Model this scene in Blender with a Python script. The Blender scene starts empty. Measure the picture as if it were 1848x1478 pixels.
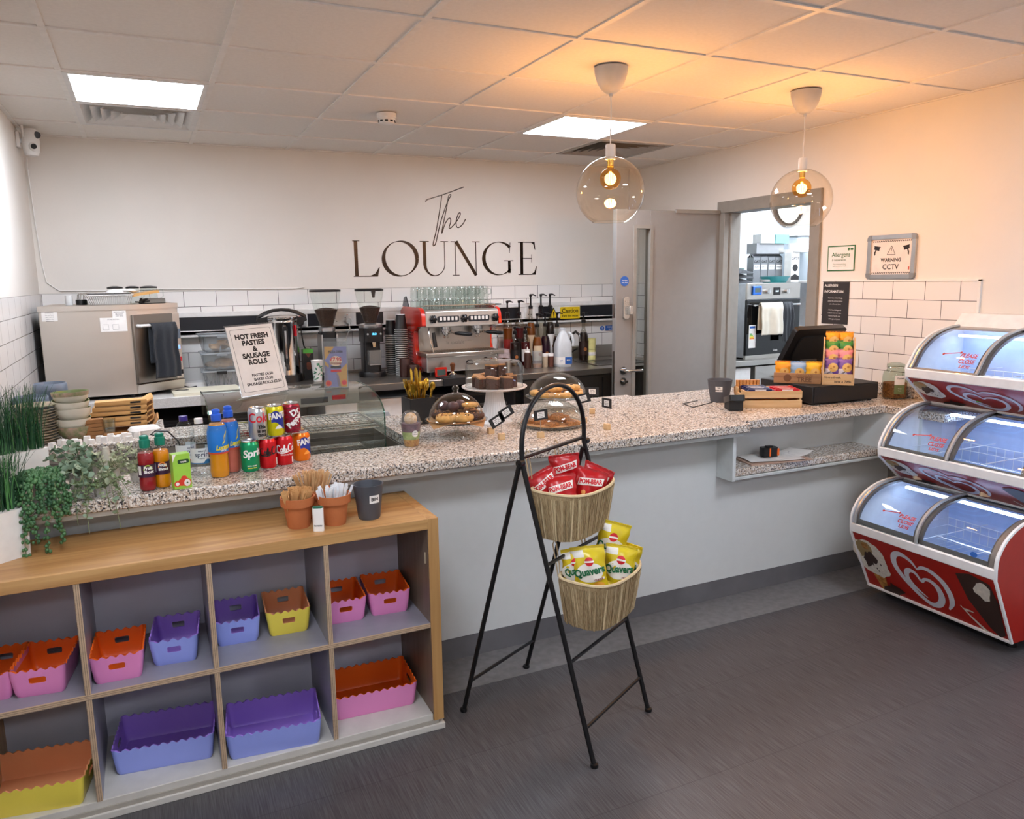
import bpy, bmesh, math, random
from math import sin, cos, pi, radians as R_
from mathutils import Vector as V, Matrix as Mx, noise as NZ

S = bpy.context.scene
COL = S.collection
# ---------------------------------------------------------------- camera, world, lights, exposure
CAM_H = 1.6
yaw, pitch, roll, FPX = 0.438662, 0.166932, -0.013835, 1397.68
fw = V((sin(yaw)*cos(pitch), cos(yaw)*cos(pitch), -sin(pitch)))
rt = V((cos(yaw), -sin(yaw), 0)); up = rt.cross(fw)
r2 = cos(roll)*rt + sin(roll)*up; u2 = -sin(roll)*rt + cos(roll)*up
cd = bpy.data.cameras.new('camera'); cam = bpy.data.objects.new('camera', cd); COL.objects.link(cam)
cd.sensor_fit = 'HORIZONTAL'; cd.sensor_width = 36; cd.lens = FPX/1848*36; cd.clip_start = .05
cam.matrix_world = Mx(((r2.x, u2.x, -fw.x, 0), (r2.y, u2.y, -fw.y, 0), (r2.z, u2.z, -fw.z, CAM_H), (0, 0, 0, 1)))
S.camera = cam
S.view_settings.view_transform = 'Standard'; S.view_settings.look = 'None'
S.view_settings.exposure = 0.12; S.view_settings.gamma = 1.0; S.view_settings.use_curve_mapping = False
S.cycles.use_denoising = True
S.cycles.max_bounces = 10; S.cycles.transparent_max_bounces = 24; S.cycles.glossy_bounces = 4
S.cycles.sample_clamp_indirect = 4.0; S.cycles.caustics_reflective = False; S.cycles.caustics_refractive = False
W = bpy.data.worlds.new('world'); S.world = W; W.use_nodes = True
W.node_tree.nodes['Background'].inputs[0].default_value = (.8, .88, 1, 1)
W.node_tree.nodes['Background'].inputs[1].default_value = 0.3
PANEL_POWER = 30.0      # emission of the ceiling panels' diffusers
BULB_POWER = 16.5       # watts of each pendant bulb
FREEZER_LED = 19.0

# ---------------------------------------------------------------- materials
def lin(c):
    return c/12.92 if c <= .04045 else ((c+.055)/1.055)**2.4
def hx(s):
    s = s.lstrip('#'); return tuple(lin(int(s[i:i+2], 16)/255) for i in (0, 2, 4)) + (1,)
MC = {}
def mat(name, color='808080', rough=.5, metal=0, emit=None, estr=0, spec=.5, coat=0, alpha=1, trans=0, var=0, vscale=20, bump=0, bscale=60, stretch=(1, 1, 1), sheen=0, col2=None):
    if name in MC: return MC[name]
    m = bpy.data.materials.new(name); m.use_nodes = True; MC[name] = m
    nt = m.node_tree; b = nt.nodes['Principled BSDF']
    c = hx(color)
    b.inputs['Base Color'].default_value = c; b.inputs['Roughness'].default_value = rough
    b.inputs['Metallic'].default_value = metal; b.inputs['Specular IOR Level'].default_value = spec
    b.inputs['Coat Weight'].default_value = coat; b.inputs['Alpha'].default_value = alpha
    b.inputs['Transmission Weight'].default_value = trans; b.inputs['Sheen Weight'].default_value = sheen
    if emit: b.inputs['Emission Color'].default_value = hx(emit); b.inputs['Emission Strength'].default_value = estr
    tc = nt.nodes.new('ShaderNodeTexCoord'); mp = nt.nodes.new('ShaderNodeMapping'); mp.inputs['Scale'].default_value = stretch
    nt.links.new(tc.outputs['Object'], mp.inputs['Vector'])
    n = nt.nodes.new('ShaderNodeTexNoise'); n.inputs['Scale'].default_value = vscale; n.inputs['Detail'].default_value = 5
    nt.links.new(mp.outputs[0], n.inputs['Vector'])
    v = var if var else .04
    mx = nt.nodes.new('ShaderNodeMix'); mx.data_type = 'RGBA'
    if col2: ca, cb = c, hx(col2)
    else:
        ca = tuple(min(1, x*(1+v)) for x in c[:3])+(1,); cb = tuple(x*(1-v) for x in c[:3])+(1,)
    mx.inputs[6].default_value = ca; mx.inputs[7].default_value = cb
    rp = nt.nodes.new('ShaderNodeMapRange'); rp.inputs['From Min'].default_value = .35; rp.inputs['From Max'].default_value = .65
    nt.links.new(n.outputs['Fac'], rp.inputs['Value']); nt.links.new(rp.outputs[0], mx.inputs[0]); nt.links.new(mx.outputs[2], b.inputs['Base Color'])
    if bump:
        n2 = nt.nodes.new('ShaderNodeTexNoise'); n2.inputs['Scale'].default_value = bscale; n2.inputs['Detail'].default_value = 4
        nt.links.new(mp.outputs[0], n2.inputs['Vector'])
        bp = nt.nodes.new('ShaderNodeBump'); bp.inputs['Strength'].default_value = bump; bp.inputs['Distance'].default_value = .01
        nt.links.new(n2.outputs['Fac'], bp.inputs['Height']); nt.links.new(bp.outputs[0], b.inputs['Normal'])
    return m
def glass(name, tint='ffffff', refl=1.0, rough=.02, ior=1.45, dens=0.0, dcol='ffffff'):
    """thin clear glass or plastic: see-through with a fresnel reflection, optional body colour"""
    if name in MC: return MC[name]
    m = bpy.data.materials.new(name); m.use_nodes = True; MC[name] = m; nt = m.node_tree; nt.nodes.clear()
    o = nt.nodes.new('ShaderNodeOutputMaterial'); t = nt.nodes.new('ShaderNodeBsdfTransparent'); t.inputs[0].default_value = hx(tint)
    g = nt.nodes.new('ShaderNodeBsdfGlossy'); g.inputs['Roughness'].default_value = rough
    f = nt.nodes.new('ShaderNodeFresnel'); ge = nt.nodes.new('ShaderNodeNewGeometry'); io = nt.nodes.new('ShaderNodeMapRange')
    io.inputs['To Min'].default_value = ior; io.inputs['To Max'].default_value = 1/ior; nt.links.new(ge.outputs['Backfacing'], io.inputs['Value']); nt.links.new(io.outputs[0], f.inputs[0])
    mu = nt.nodes.new('ShaderNodeMath'); mu.operation = 'MULTIPLY'; mu.inputs[1].default_value = refl; mu.use_clamp = True
    mx = nt.nodes.new('ShaderNodeMixShader'); nt.links.new(f.outputs[0], mu.inputs[0]); nt.links.new(mu.outputs[0], mx.inputs[0])
    base = t.outputs[0]
    if dens:
        d = nt.nodes.new('ShaderNodeBsdfDiffuse'); d.inputs[0].default_value = hx(dcol)
        m2 = nt.nodes.new('ShaderNodeMixShader'); m2.inputs[0].default_value = dens
        nt.links.new(t.outputs[0], m2.inputs[1]); nt.links.new(d.outputs[0], m2.inputs[2]); base = m2.outputs[0]
    nt.links.new(base, mx.inputs[1]); nt.links.new(g.outputs[0], mx.inputs[2]); nt.links.new(mx.outputs[0], o.inputs[0])
    return m
def emis(name, color, strength):
    if name in MC: return MC[name]
    m = bpy.data.materials.new(name); m.use_nodes = True; MC[name] = m; nt = m.node_tree; nt.nodes.clear()
    o = nt.nodes.new('ShaderNodeOutputMaterial'); e = nt.nodes.new('ShaderNodeEmission'); e.inputs[0].default_value = hx(color); e.inputs[1].default_value = strength
    nt.links.new(e.outputs[0], o.inputs[0]); return m

# ---------------------------------------------------------------- mesh builder
def rrect(w, d, r, n=5, cx=0, cy=0):
    out = []
    for k, (sx, sy) in enumerate(((1, 1), (-1, 1), (-1, -1), (1, -1))):
        for i in range(n+1):
            a = (k + i/n)*pi/2
            out.append((cx+sx*(w/2-r)+r*cos(a), cy+sy*(d/2-r)+r*sin(a)))
    return out
def circ(r, n=24, cx=0, cy=0, ry=None):
    return [(cx+r*cos(2*pi*i/n), cy+(ry or r)*sin(2*pi*i/n)) for i in range(n)]
TXT = {}
class MB:
    def __init__(s): s.v = []; s.f = []; s.m = []; s.s = []; s.M = Mx.Identity(4)
    def at(s, x=0, y=0, z=0, rz=0, rx=0, ry=0, sc=1):
        s.M = Mx.Translation((x, y, z)) @ Mx.Rotation(rz, 4, 'Z') @ Mx.Rotation(ry, 4, 'Y') @ Mx.Rotation(rx, 4, 'X') @ Mx.Scale(sc, 4); return s
    def add(s, vs, fs, mi=0, sm=False):
        b = len(s.v); s.v += [s.M @ V(p) for p in vs]
        for k, f in enumerate(fs):
            s.f.append([b+i for i in f]); s.m.append(mi[k] if isinstance(mi, (list, tuple)) else mi); s.s.append(sm)
        return s
    def box(s, x0, y0, z0, x1, y1, z1, mi=0):
        vs = [(x, y, z) for z in (z0, z1) for y in (y0, y1) for x in (x0, x1)]
        return s.add(vs, [(0, 2, 3, 1), (4, 5, 7, 6), (0, 1, 5, 4), (2, 6, 7, 3), (0, 4, 6, 2), (1, 3, 7, 5)], mi)
    def prism(s, poly, a, b, ax='z', mi=0, sm=False, caps=True, top=None):
        n = len(poly); f3 = {'z': lambda p, h: (p[0], p[1], h), 'x': lambda p, h: (h, p[0], p[1]), 'y': lambda p, h: (p[0], h, p[1])}[ax]
        pt = top or poly
        vs = [f3(p, a) for p in poly] + [f3(p, b) for p in pt]
        fs = [(i, (i+1) % n, n+(i+1) % n, n+i) for i in range(n)]
        s.add(vs, fs, mi, sm)
        if caps: s.add(vs, [tuple(range(n-1, -1, -1)), tuple(range(n, 2*n))], mi)
        return s
    def frame(s, w, h, t, d0, d1, ax='z', mi=0, r=0, cx=0, cy=0):
        """hollow rectangular frame"""
        for x0, x1, y0, y1 in ((-w/2, w/2, h/2-t, h/2), (-w/2, w/2, -h/2, -h/2+t), (-w/2, -w/2+t, -h/2+t, h/2-t), (w/2-t, w/2, -h/2+t, h/2-t)):
            s.prism([(cx+x0, cy+y0), (cx+x1, cy+y0), (cx+x1, cy+y1), (cx+x0, cy+y1)], d0, d1, ax, mi)
        return s
    def lathe(s, prof, n=24, mi=0, cx=0, cy=0, sm=True, ry=1.0):
        vs = []; fs = []; ms = []
        for (r, z) in prof:
            vs += [(cx+r*cos(2*pi*i/n), cy+ry*r*sin(2*pi*i/n), z) for i in range(n)]
        for k in range(len(prof)-1):
            for i in range(n):
                j = (i+1) % n; fs.append((k*n+i, k*n+j, (k+1)*n+j, (k+1)*n+i)); ms.append(mi[k] if isinstance(mi, (list, tuple)) else mi)
        s.add(vs, fs, ms, sm)
        for k, (r, z) in ((0, prof[0]), (len(prof)-1, prof[-1])):
            if r > 1e-4 and False: pass
        return s
    def disc(s, r, z, n=24, mi=0, cx=0, cy=0, ry=1.0):
        return s.add([(cx+r*cos(2*pi*i/n), cy+ry*r*sin(2*pi*i/n), z) for i in range(n)], [tuple(range(n))], mi)
    def tube(s, pts, r, n=8, mi=0, closed=False, caps=True):
        P = [V(p) for p in pts]; k = len(P); rr = r if isinstance(r, (list, tuple)) else [r]*k
        T = []
        for i in range(k):
            a = P[(i-1) % k] if (closed or i > 0) else P[i]; b = P[(i+1) % k] if (closed or i < k-1) else P[i]
            t = (b-a); T.append(t.normalized() if t.length > 1e-9 else V((0, 0, 1)))
        N = T[0].orthogonal().normalized(); vs = []
        for i in range(k):
            N = (N - T[i]*N.dot(T[i])).normalized(); B = T[i].cross(N)
            vs += [P[i] + rr[i]*(cos(2*pi*j/n)*N + sin(2*pi*j/n)*B) for j in range(n)]
        fs = []
        for i in range(k if closed else k-1):
            for j in range(n):
                a = i*n+j; b = i*n+(j+1) % n; c = ((i+1) % k)*n+(j+1) % n; d = ((i+1) % k)*n+j; fs.append((a, b, c, d))
        s.add(vs, fs, mi, True)
        if caps and not closed: s.add(vs, [tuple(range(n-1, -1, -1)), tuple(range((k-1)*n, k*n))], mi)
        return s
    def ball(s, c, r, mi=0, seg=12, ring=8, sc=(1, 1, 1)):
        vs = []; fs = []
        for i in range(ring+1):
            a = -pi/2 + pi*i/ring
            for j in range(seg):
                b = 2*pi*j/seg; vs.append((c[0]+r*sc[0]*cos(a)*cos(b), c[1]+r*sc[1]*cos(a)*sin(b), c[2]+r*sc[2]*sin(a)))
        for i in range(ring):
            for j in range(seg): fs.append((i*seg+j, i*seg+(j+1) % seg, (i+1)*seg+(j+1) % seg, (i+1)*seg+j))
        return s.add(vs, fs, mi, True)
    def grid(s, fn, nu, nv, mi=0, sm=True, closeu=False):
        vs = [fn(i/nu, j/nv) for j in range(nv+1) for i in range(nu+1)]; fs = []; ms = []
        for j in range(nv):
            for i in range(nu):
                a = j*(nu+1)+i; m_ = mi((i+.5)/nu, (j+.5)/nv) if callable(mi) else mi
                if m_ is None: continue
                fs.append((a, a+1, a+nu+2, a+nu+1)); ms.append(m_)
        return s.add(vs, fs, ms, sm)
    def poly(s, pts, mi=0): return s.add(pts, [tuple(range(len(pts)))], mi)
    def ribbon(s, pts, w, fn=None, mi=0, sub=1):
        """flat stroke along 2-D points; w constant or list; fn maps (x, y) to 3-D"""
        fn = fn or (lambda x, y: (x, y, 0)); n = len(pts); ww = w if isinstance(w, (list, tuple)) else [w]*n; vs = []
        for i in range(n):
            a = pts[max(0, i-1)]; b = pts[min(n-1, i+1)]; dx, dy = b[0]-a[0], b[1]-a[1]; l = math.hypot(dx, dy) or 1
            nx, ny = -dy/l*ww[i]/2, dx/l*ww[i]/2
            vs += [fn(pts[i][0]+nx, pts[i][1]+ny), fn(pts[i][0]-nx, pts[i][1]-ny)]
        return s.add(vs, [(2*i, 2*i+1, 2*i+3, 2*i+2) for i in range(n-1)], mi)
    def text(s, body, size, x=0, y=0, mi=0, bold=0, align='C', fn=None, maxe=0, shear=0, sx=1.0, depth=0, rot=0, wmax=0):
        """flat letters laid by fn(x, y) (default the local XZ plane facing -Y)"""
        key = (body, bold, align, shear)
        if key not in TXT:
            cu = bpy.data.curves.new('t', 'FONT'); cu.body = body; cu.size = 1; cu.offset = bold; cu.resolution_u = 3; cu.shear = shear
            cu.align_x = {'C': 'CENTER', 'L': 'LEFT', 'R': 'RIGHT'}[align]; cu.align_y = 'CENTER'
            ob = bpy.data.objects.new('t', cu); me = bpy.data.meshes.new_from_object(ob)
            TXT[key] = ([(p.co.x, p.co.y) for p in me.vertices], [tuple(p.vertices) for p in me.polygons])
            bpy.data.objects.remove(ob); bpy.data.meshes.remove(me); bpy.data.curves.remove(cu)
        vv, ff = TXT[key]; fn = fn or (lambda a, b: (a, -.0004, b)); cr, sr = cos(rot), sin(rot)
        if wmax and vv:
            wd = (max(p[0] for p in vv)-min(p[0] for p in vv))*size*sx
            if wd > wmax: sx *= wmax/wd
        pts = [(px*size*sx, py*size) for px, py in vv]; pts = [(x+a*cr-b*sr, y+a*sr+b*cr) for a, b in pts]; fs = [list(f) for f in ff]
        if maxe:
            tris = [(f[0], f[i], f[i+1]) for f in fs for i in range(1, len(f)-1)]; mid = {}
            changed = True; it = 0
            while changed and it < 5:
                changed = False; it += 1; out = []
                for t in tris:
                    e = [math.dist(pts[t[i]], pts[t[(i+1) % 3]]) for i in range(3)]; k = e.index(max(e))
                    if e[k] > maxe:
                        a, b, c = t[k], t[(k+1) % 3], t[(k+2) % 3]; kk = (min(a, b), max(a, b))
                        if kk not in mid: mid[kk] = len(pts); pts.append(((pts[a][0]+pts[b][0])/2, (pts[a][1]+pts[b][1])/2))
                        m = mid[kk]; out += [(a, m, c), (m, b, c)]; changed = True
                    else: out.append(t)
                tris = out
            fs = tris
        return s.add([fn(a, b) for a, b in pts], fs, mi)
    def build(s, name, mats, parent=None, loc=(0, 0, 0), rz=0, bevel=0, seg=2, sharp=40, solid=0):
        me = bpy.data.meshes.new(name); me.from_pydata([tuple(p) for p in s.v], [], s.f)
        ms = mats if isinstance(mats, (list, tuple)) else [mats]
        for m in ms: me.materials.append(m)
        me.polygons.foreach_set('material_index', s.m); me.polygons.foreach_set('use_smooth', s.s)
        me.update(); me.set_sharp_from_angle(angle=R_(sharp))
        o = bpy.data.objects.new(name, me); COL.objects.link(o); o.location = loc; o.rotation_euler = (0, 0, rz)
        if parent: o.parent = parent
        if solid:
            md = o.modifiers.new('thickness', 'SOLIDIFY'); md.thickness = solid
        if bevel:
            md = o.modifiers.new('bevel', 'BEVEL'); md.width = bevel; md.segments = seg; md.limit_method = 'ANGLE'; md.angle_limit = R_(40)
        return o
def tag(o, label=None, cat=None, group=None, kind=None):
    if label: o['label'] = label
    if cat: o['category'] = cat
    if group: o['group'] = group
    if kind: o['kind'] = kind
    return o
def thing(name, label, cat, loc=(0, 0, 0), rz=0, group=None):
    o = bpy.data.objects.new(name, None); COL.objects.link(o); o.location = loc; o.rotation_euler = (0, 0, rz)
    o.empty_display_size = .05
    return tag(o, label, cat, group)
def kids(o): return [c for c in COL.objects if c.parent == o]
CH = {}
def copy_tree(o, parent=None, loc=None, rz=None, label=None, group=None):
    c = o.copy(); COL.objects.link(c); c.parent = parent
    if loc is not None: c.location = loc
    if rz is not None: c.rotation_euler = (0, 0, rz)
    if label: c['label'] = label
    if group: c['group'] = group
    for ch in list(o.children): copy_tree(ch, c)
    return c
def struct(o): o['kind'] = 'structure'; return o
rnd = random.Random(7)
def script_ribbon2(q, pts, w, f, mi=0, n=7):
    P = []; Wd = []; m = len(pts)
    for i in range(m-1):
        p0, p1, p2, p3 = pts[max(0, i-1)], pts[i], pts[i+1], pts[min(m-1, i+2)]
        for k in range(n):
            u = k/n; P.append(tuple(.5*((2*p1[d])+(-p0[d]+p2[d])*u+(2*p0[d]-5*p1[d]+4*p2[d]-p3[d])*u*u+(-p0[d]+3*p1[d]-3*p2[d]+p3[d])*u**3) for d in (0, 1))); Wd.append(w[i]*(1-u)+w[i+1]*u)
    P.append(pts[-1]); Wd.append(w[-1]); q.ribbon(P, Wd, f, mi)
# ---------------------------------------------------------------- surface materials
def nodes(name):
    m = bpy.data.materials.new(name); m.use_nodes = True; MC[name] = m
    return m, m.node_tree, m.node_tree.nodes['Principled BSDF'], m.node_tree.nodes.new, m.node_tree.links.new
def tiles_mat(name, axis, cola, grout):
    m, nt, b, N, L = nodes(name)
    tc = N('ShaderNodeTexCoord'); sp = N('ShaderNodeSeparateXYZ'); cb = N('ShaderNodeCombineXYZ'); L(tc.outputs['Object'], sp.inputs[0])
    L(sp.outputs[axis], cb.inputs[0]); L(sp.outputs['Z'], cb.inputs[1])
    br = N('ShaderNodeTexBrick'); br.inputs['Scale'].default_value = 1; br.inputs['Brick Width'].default_value = .2; br.inputs['Row Height'].default_value = .1
    br.inputs['Mortar Size'].default_value = .0016; br.inputs['Mortar Smooth'].default_value = .1; br.offset = .5
    br.inputs['Color1'].default_value = hx(cola); br.inputs['Color2'].default_value = tuple(x*.97 for x in hx(cola)[:3])+(1,); br.inputs['Mortar'].default_value = hx(grout)
    L(cb.outputs[0], br.inputs['Vector']); L(br.outputs['Color'], b.inputs['Base Color']); b.inputs['Roughness'].default_value = .12
    bp = N('ShaderNodeBump'); bp.invert = True; bp.inputs['Strength'].default_value = .5; bp.inputs['Distance'].default_value = .002
    L(br.outputs['Fac'], bp.inputs['Height']); L(bp.outputs[0], b.inputs['Normal']); return m
def granite_mat():
    m, nt, b, N, L = nodes('granite'); tc = N('ShaderNodeTexCoord')
    def thr(scale, lo, hi, src='n', det=3):
        n = N('ShaderNodeTexNoise'); n.inputs['Scale'].default_value = scale; n.inputs['Detail'].default_value = det; L(tc.outputs['Object'], n.inputs['Vector'])
        r = N('ShaderNodeMapRange'); r.inputs['From Min'].default_value = lo; r.inputs['From Max'].default_value = hi; L(n.outputs['Fac'], r.inputs['Value']); return r.outputs[0]
    def mix(f, a, c):
        x = N('ShaderNodeMix'); x.data_type = 'RGBA'; L(f, x.inputs[0])
        if isinstance(a, str): x.inputs[6].default_value = hx(a)
        else: L(a, x.inputs[6])
        x.inputs[7].default_value = hx(c); return x.outputs[2]
    c = mix(thr(95, .42, .56), 'd9d3cb', 'b3a08c'); c = mix(thr(150, .52, .58), c, 'efece6'); c = mix(thr(100, .56, .60, det=5), c, '6f6a68'); c = mix(thr(170, .585, .62, det=4), c, '2b2a2e')
    L(c, b.inputs['Base Color']); b.inputs['Roughness'].default_value = .22; return m
def floor_mat(name, a, c, sc=(9, 260, 1), tilesz=None):
    m, nt, b, N, L = nodes(name); tc = N('ShaderNodeTexCoord'); mp = N('ShaderNodeMapping'); mp.inputs['Scale'].default_value = sc; L(tc.outputs['Object'], mp.inputs[0])
    n = N('ShaderNodeTexNoise'); n.inputs['Scale'].default_value = 1; n.inputs['Detail'].default_value = 4; L(mp.outputs[0], n.inputs['Vector'])
    r = N('ShaderNodeMapRange'); r.inputs['From Min'].default_value = .35; r.inputs['From Max'].default_value = .68; L(n.outputs['Fac'], r.inputs['Value'])
    x = N('ShaderNodeMix'); x.data_type = 'RGBA'; L(r.outputs[0], x.inputs[0]); x.inputs[6].default_value = hx(a); x.inputs[7].default_value = hx(c)
    out = x.outputs[2]
    if tilesz:
        br = N('ShaderNodeTexBrick'); br.inputs['Scale'].default_value = 1; br.inputs['Brick Width'].default_value = tilesz[0]; br.inputs['Row Height'].default_value = tilesz[1]; br.inputs['Mortar Size'].default_value = .0022
        br.inputs['Color1'].default_value = (1, 1, 1, 1); br.inputs['Color2'].default_value = (.9, .9, .9, 1); br.inputs['Mortar'].default_value = (.68, .68, .68, 1); br.offset = .33
        L(tc.outputs['Object'], br.inputs['Vector']); y = N('ShaderNodeMix'); y.data_type = 'RGBA'; y.blend_type = 'MULTIPLY'; y.inputs[0].default_value = 1; L(out, y.inputs[6]); L(br.outputs['Color'], y.inputs[7]); out = y.outputs[2]
    L(out, b.inputs['Base Color']); b.inputs['Roughness'].default_value = .42
    bp = N('ShaderNodeBump'); bp.inputs['Strength'].default_value = .25; bp.inputs['Distance'].default_value = .004; L(n.outputs['Fac'], bp.inputs['Height']); L(bp.outputs[0], b.inputs['Normal']); return m
def wood_mat(name, a, c, sc=(1.2, 26, 26), rough=.42, axis=None):
    m, nt, b, N, L = nodes(name); tc = N('ShaderNodeTexCoord'); mp = N('ShaderNodeMapping'); mp.inputs['Scale'].default_value = sc; L(tc.outputs['Object'], mp.inputs[0])
    n = N('ShaderNodeTexNoise'); n.inputs['Scale'].default_value = 1.6; n.inputs['Detail'].default_value = 6; n.inputs['Distortion'].default_value = .6; L(mp.outputs[0], n.inputs['Vector'])
    r = N('ShaderNodeMapRange'); r.inputs['From Min'].default_value = .32; r.inputs['From Max'].default_value = .7; L(n.outputs['Fac'], r.inputs['Value'])
    x = N('ShaderNodeMix'); x.data_type = 'RGBA'; L(r.outputs[0], x.inputs[0]); x.inputs[6].default_value = hx(a); x.inputs[7].default_value = hx(c); L(x.outputs[2], b.inputs['Base Color'])
    b.inputs['Roughness'].default_value = rough; return m
def steel_mat(name, color='b9b4ad', rough=.3, sc=(1, 1, 60)):
    m, nt, b, N, L = nodes(name); tc = N('ShaderNodeTexCoord'); mp = N('ShaderNodeMapping'); mp.inputs['Scale'].default_value = sc; L(tc.outputs['Object'], mp.inputs[0])
    n = N('ShaderNodeTexNoise'); n.inputs['Scale'].default_value = 4; n.inputs['Detail'].default_value = 4; L(mp.outputs[0], n.inputs['Vector'])
    r = N('ShaderNodeMapRange'); r.inputs['To Min'].default_value = rough-.08; r.inputs['To Max'].default_value = rough+.1; L(n.outputs['Fac'], r.inputs['Value']); L(r.outputs[0], b.inputs['Roughness'])
    b.inputs['Base Color'].default_value = hx(color); b.inputs['Metallic'].default_value = 1; return m
GRAN = granite_mat(); STEEL = steel_mat('brushed_steel'); STEELD = steel_mat('dark_steel', '85807a', .34); CHROME = mat('chrome', 'dddddd', .08, 1)
WALLM = mat('wall_paint', 'ebe7e0', .75, var=.015, vscale=3, bump=.05, bscale=40); CEILM = mat('ceiling_tile', 'f3efe9', .9, var=.02, vscale=60, bump=.08, bscale=200)
WHITE = mat('white_plastic', 'f0efec', .35); WMET = mat('white_metal', 'e8e8e6', .4); BLACK = mat('black_plastic', '111113', .35); MBLK = mat('matt_black', '151516', .6); DGREY = mat('dark_grey_plastic', '3c3e42', .5)
OAK = wood_mat('oak', 'c49a64', 'a67a48'); OAKV = wood_mat('oak_upright', 'c49a64', 'a67a48', (26, 26, 1.2)); PALEWOOD = wood_mat('pale_wood', 'd9b98c', 'c49c6a'); BAMBOO = wood_mat('bamboo', 'e0b577', 'c8934f'); PLY = wood_mat('ply_edge', 'a89078', '83705e', (40, 40, 60)); LAM = mat('grey_laminate', '8e8c96', .38); LAMB = mat('pale_laminate', 'c9c5bd', .45)
DOORM = mat('door_grey', '8d8a87', .5, var=.02); FRM = mat('frame_grey', '8f8b84', .45)
CLEAR = glass('clear_glass', 'f7faf8', 1.0); CLEARG = glass('green_edge_glass', 'f3f9f6', 1.15); PLAST = glass('clear_plastic', 'f2f4f4', .9, .08, dens=.1, dcol='dfe3e6')
# ---------------------------------------------------------------- setting
XL, XRW, YB, ZC, YF = -.57, 3.79, 5.55, 2.478, -3.2
LX0, LY0, PIT = -.24, 2.08, .597
b = MB().box(XL-.1, YF, -.06, 7.2, 7.0, 0); fl = struct(b.build('floor', floor_mat('floor_vinyl', '403d3f', '5c5a5c', (260, 9, 1), (.9, .45))))
b = MB().box(XL, 2.655, 0, XRW, 2.93, .0015); t = struct(b.build('trim_1', floor_mat('floor_border', '6d6b6c', '7d7b7c', (30, 30, 30))))
holes = [(0, 3, 'led'), (0, 4, 'vent'), (4, 3, 'led'), (5, 4, 'vent'), (0, -2, 'led'), (4, -2, 'led'), (0, -6, 'led'), (4, -6, 'led')]
b = MB()
xs = [XL]+[LX0+PIT*k for k in range(0, 7)]+[XRW]; ys = [YF]+[LY0+PIT*k for k in range(-8, 6)]+[YB]
hx_ = {(round(LX0+PIT*i, 3), round(LY0+PIT*j, 3)) for i, j, _ in holes}
for i in range(len(xs)-1):
    for j in range(len(ys)-1):
        if (round(xs[i], 3), round(ys[j], 3)) in hx_: continue
        b.box(xs[i]+.004, ys[j]+.004, ZC+.006, xs[i+1]-.004, ys[j+1]-.004, ZC+.02)
struct(b.build('ceiling', CEILM))
b = MB()
for x in xs[1:-1]: b.box(x-.012, YF, ZC, x+.012, YB, ZC+.006)
for y in ys[1:-1]: b.box(XL, y-.012, ZC-.0005, XRW, y+.012, ZC+.0055)
b.box(XL, YB-.02, ZC-.001, XRW, YB, ZC+.005); b.box(XRW-.02, YF, ZC-.001, XRW, YB, ZC+.005); b.box(XL, YF, ZC-.001, XL+.02, YB, ZC+.005)
struct(b.build('trim_2', mat('ceiling_bar', 'f2efea', .5)))
struct(MB().box(XL-.1, YF, ZC+.15, 7.2, 7.0, ZC+.2).build('ceiling_void', mat('void', '55504a', .9)))
struct(MB().box(XL-.1, YB, 0, XRW+.12, YB+.1, ZC+.15).build('wall_back', WALLM))
struct(MB().box(XL-.1, YF, 0, XL, YB, ZC+.15).build('wall_left', WALLM))
struct(MB().box(XL-.1, YF-.1, 0, 7.2, YF, ZC+.15).build('wall_front', WALLM))
DY0, DY1, DZ = 3.63, 4.48, 2.07
b = MB().box(XRW, YF, 0, XRW+.12, DY0, ZC+.15); b.box(XRW, DY1, 0, XRW+.12, YB, ZC+.15); b.box(XRW, DY0, DZ, XRW+.12, DY1, ZC+.15)
struct(b.build('wall_right', WALLM))
# tiled splashbacks
TB = tiles_mat('white_tiles_x', 'X', 'f3f1ee', '4a4644'); TY = tiles_mat('white_tiles_y', 'Y', 'f3f1ee', '4a4644')
struct(MB().box(XL-.04, -.007, -.65, XRW-.04, 0, 0).build('trim_3', TB, loc=(.04, YB, 1.548)))
struct(MB().box(0, -1.2, -.65, .007, 1.3, 0).build('trim_4', TY, loc=(XL, 4.25, 1.548)))
struct(MB().box(-.007, -.39, -.65, 0, .5, 0).build('trim_8', TY, loc=(XRW, 5.03, 1.548)))
struct(MB().box(-.007, -.695, -.65, 0, .30, 0).build('trim_5', TY, loc=(XRW, 3.245, 1.558)))
b = MB().box(XRW-.012, 2.538, .9, XRW, 2.55, 1.566); b.box(XRW-.012, 2.538, 1.558, XRW, 3.55, 1.568); struct(b.build('trim_6', WHITE))
struct(MB().box(XRW-.10, YB-.02, 0, XRW, YB, ZC).build('trim_7', WALLM))
# kitchen beyond the door
KW = mat('kitchen_wall', 'f4f6f8', .5)
struct(MB().box(XRW+.12, 5.55, 0, 7.2, 5.65, ZC+.1).build('wall_kitchen_back', KW))
struct(MB().box(5.75, 2.2, 0, 5.85, 5.55, ZC+.1).build('wall_kitchen_right', KW))
struct(MB().box(XRW+.12, 2.1, 0, 5.85, 2.2, ZC+.1).build('wall_kitchen_front', KW))
struct(MB().box(XRW+.12, 2.2, ZC, 5.75, 5.55, ZC+.02).build('ceiling_kitchen', KW))
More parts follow.
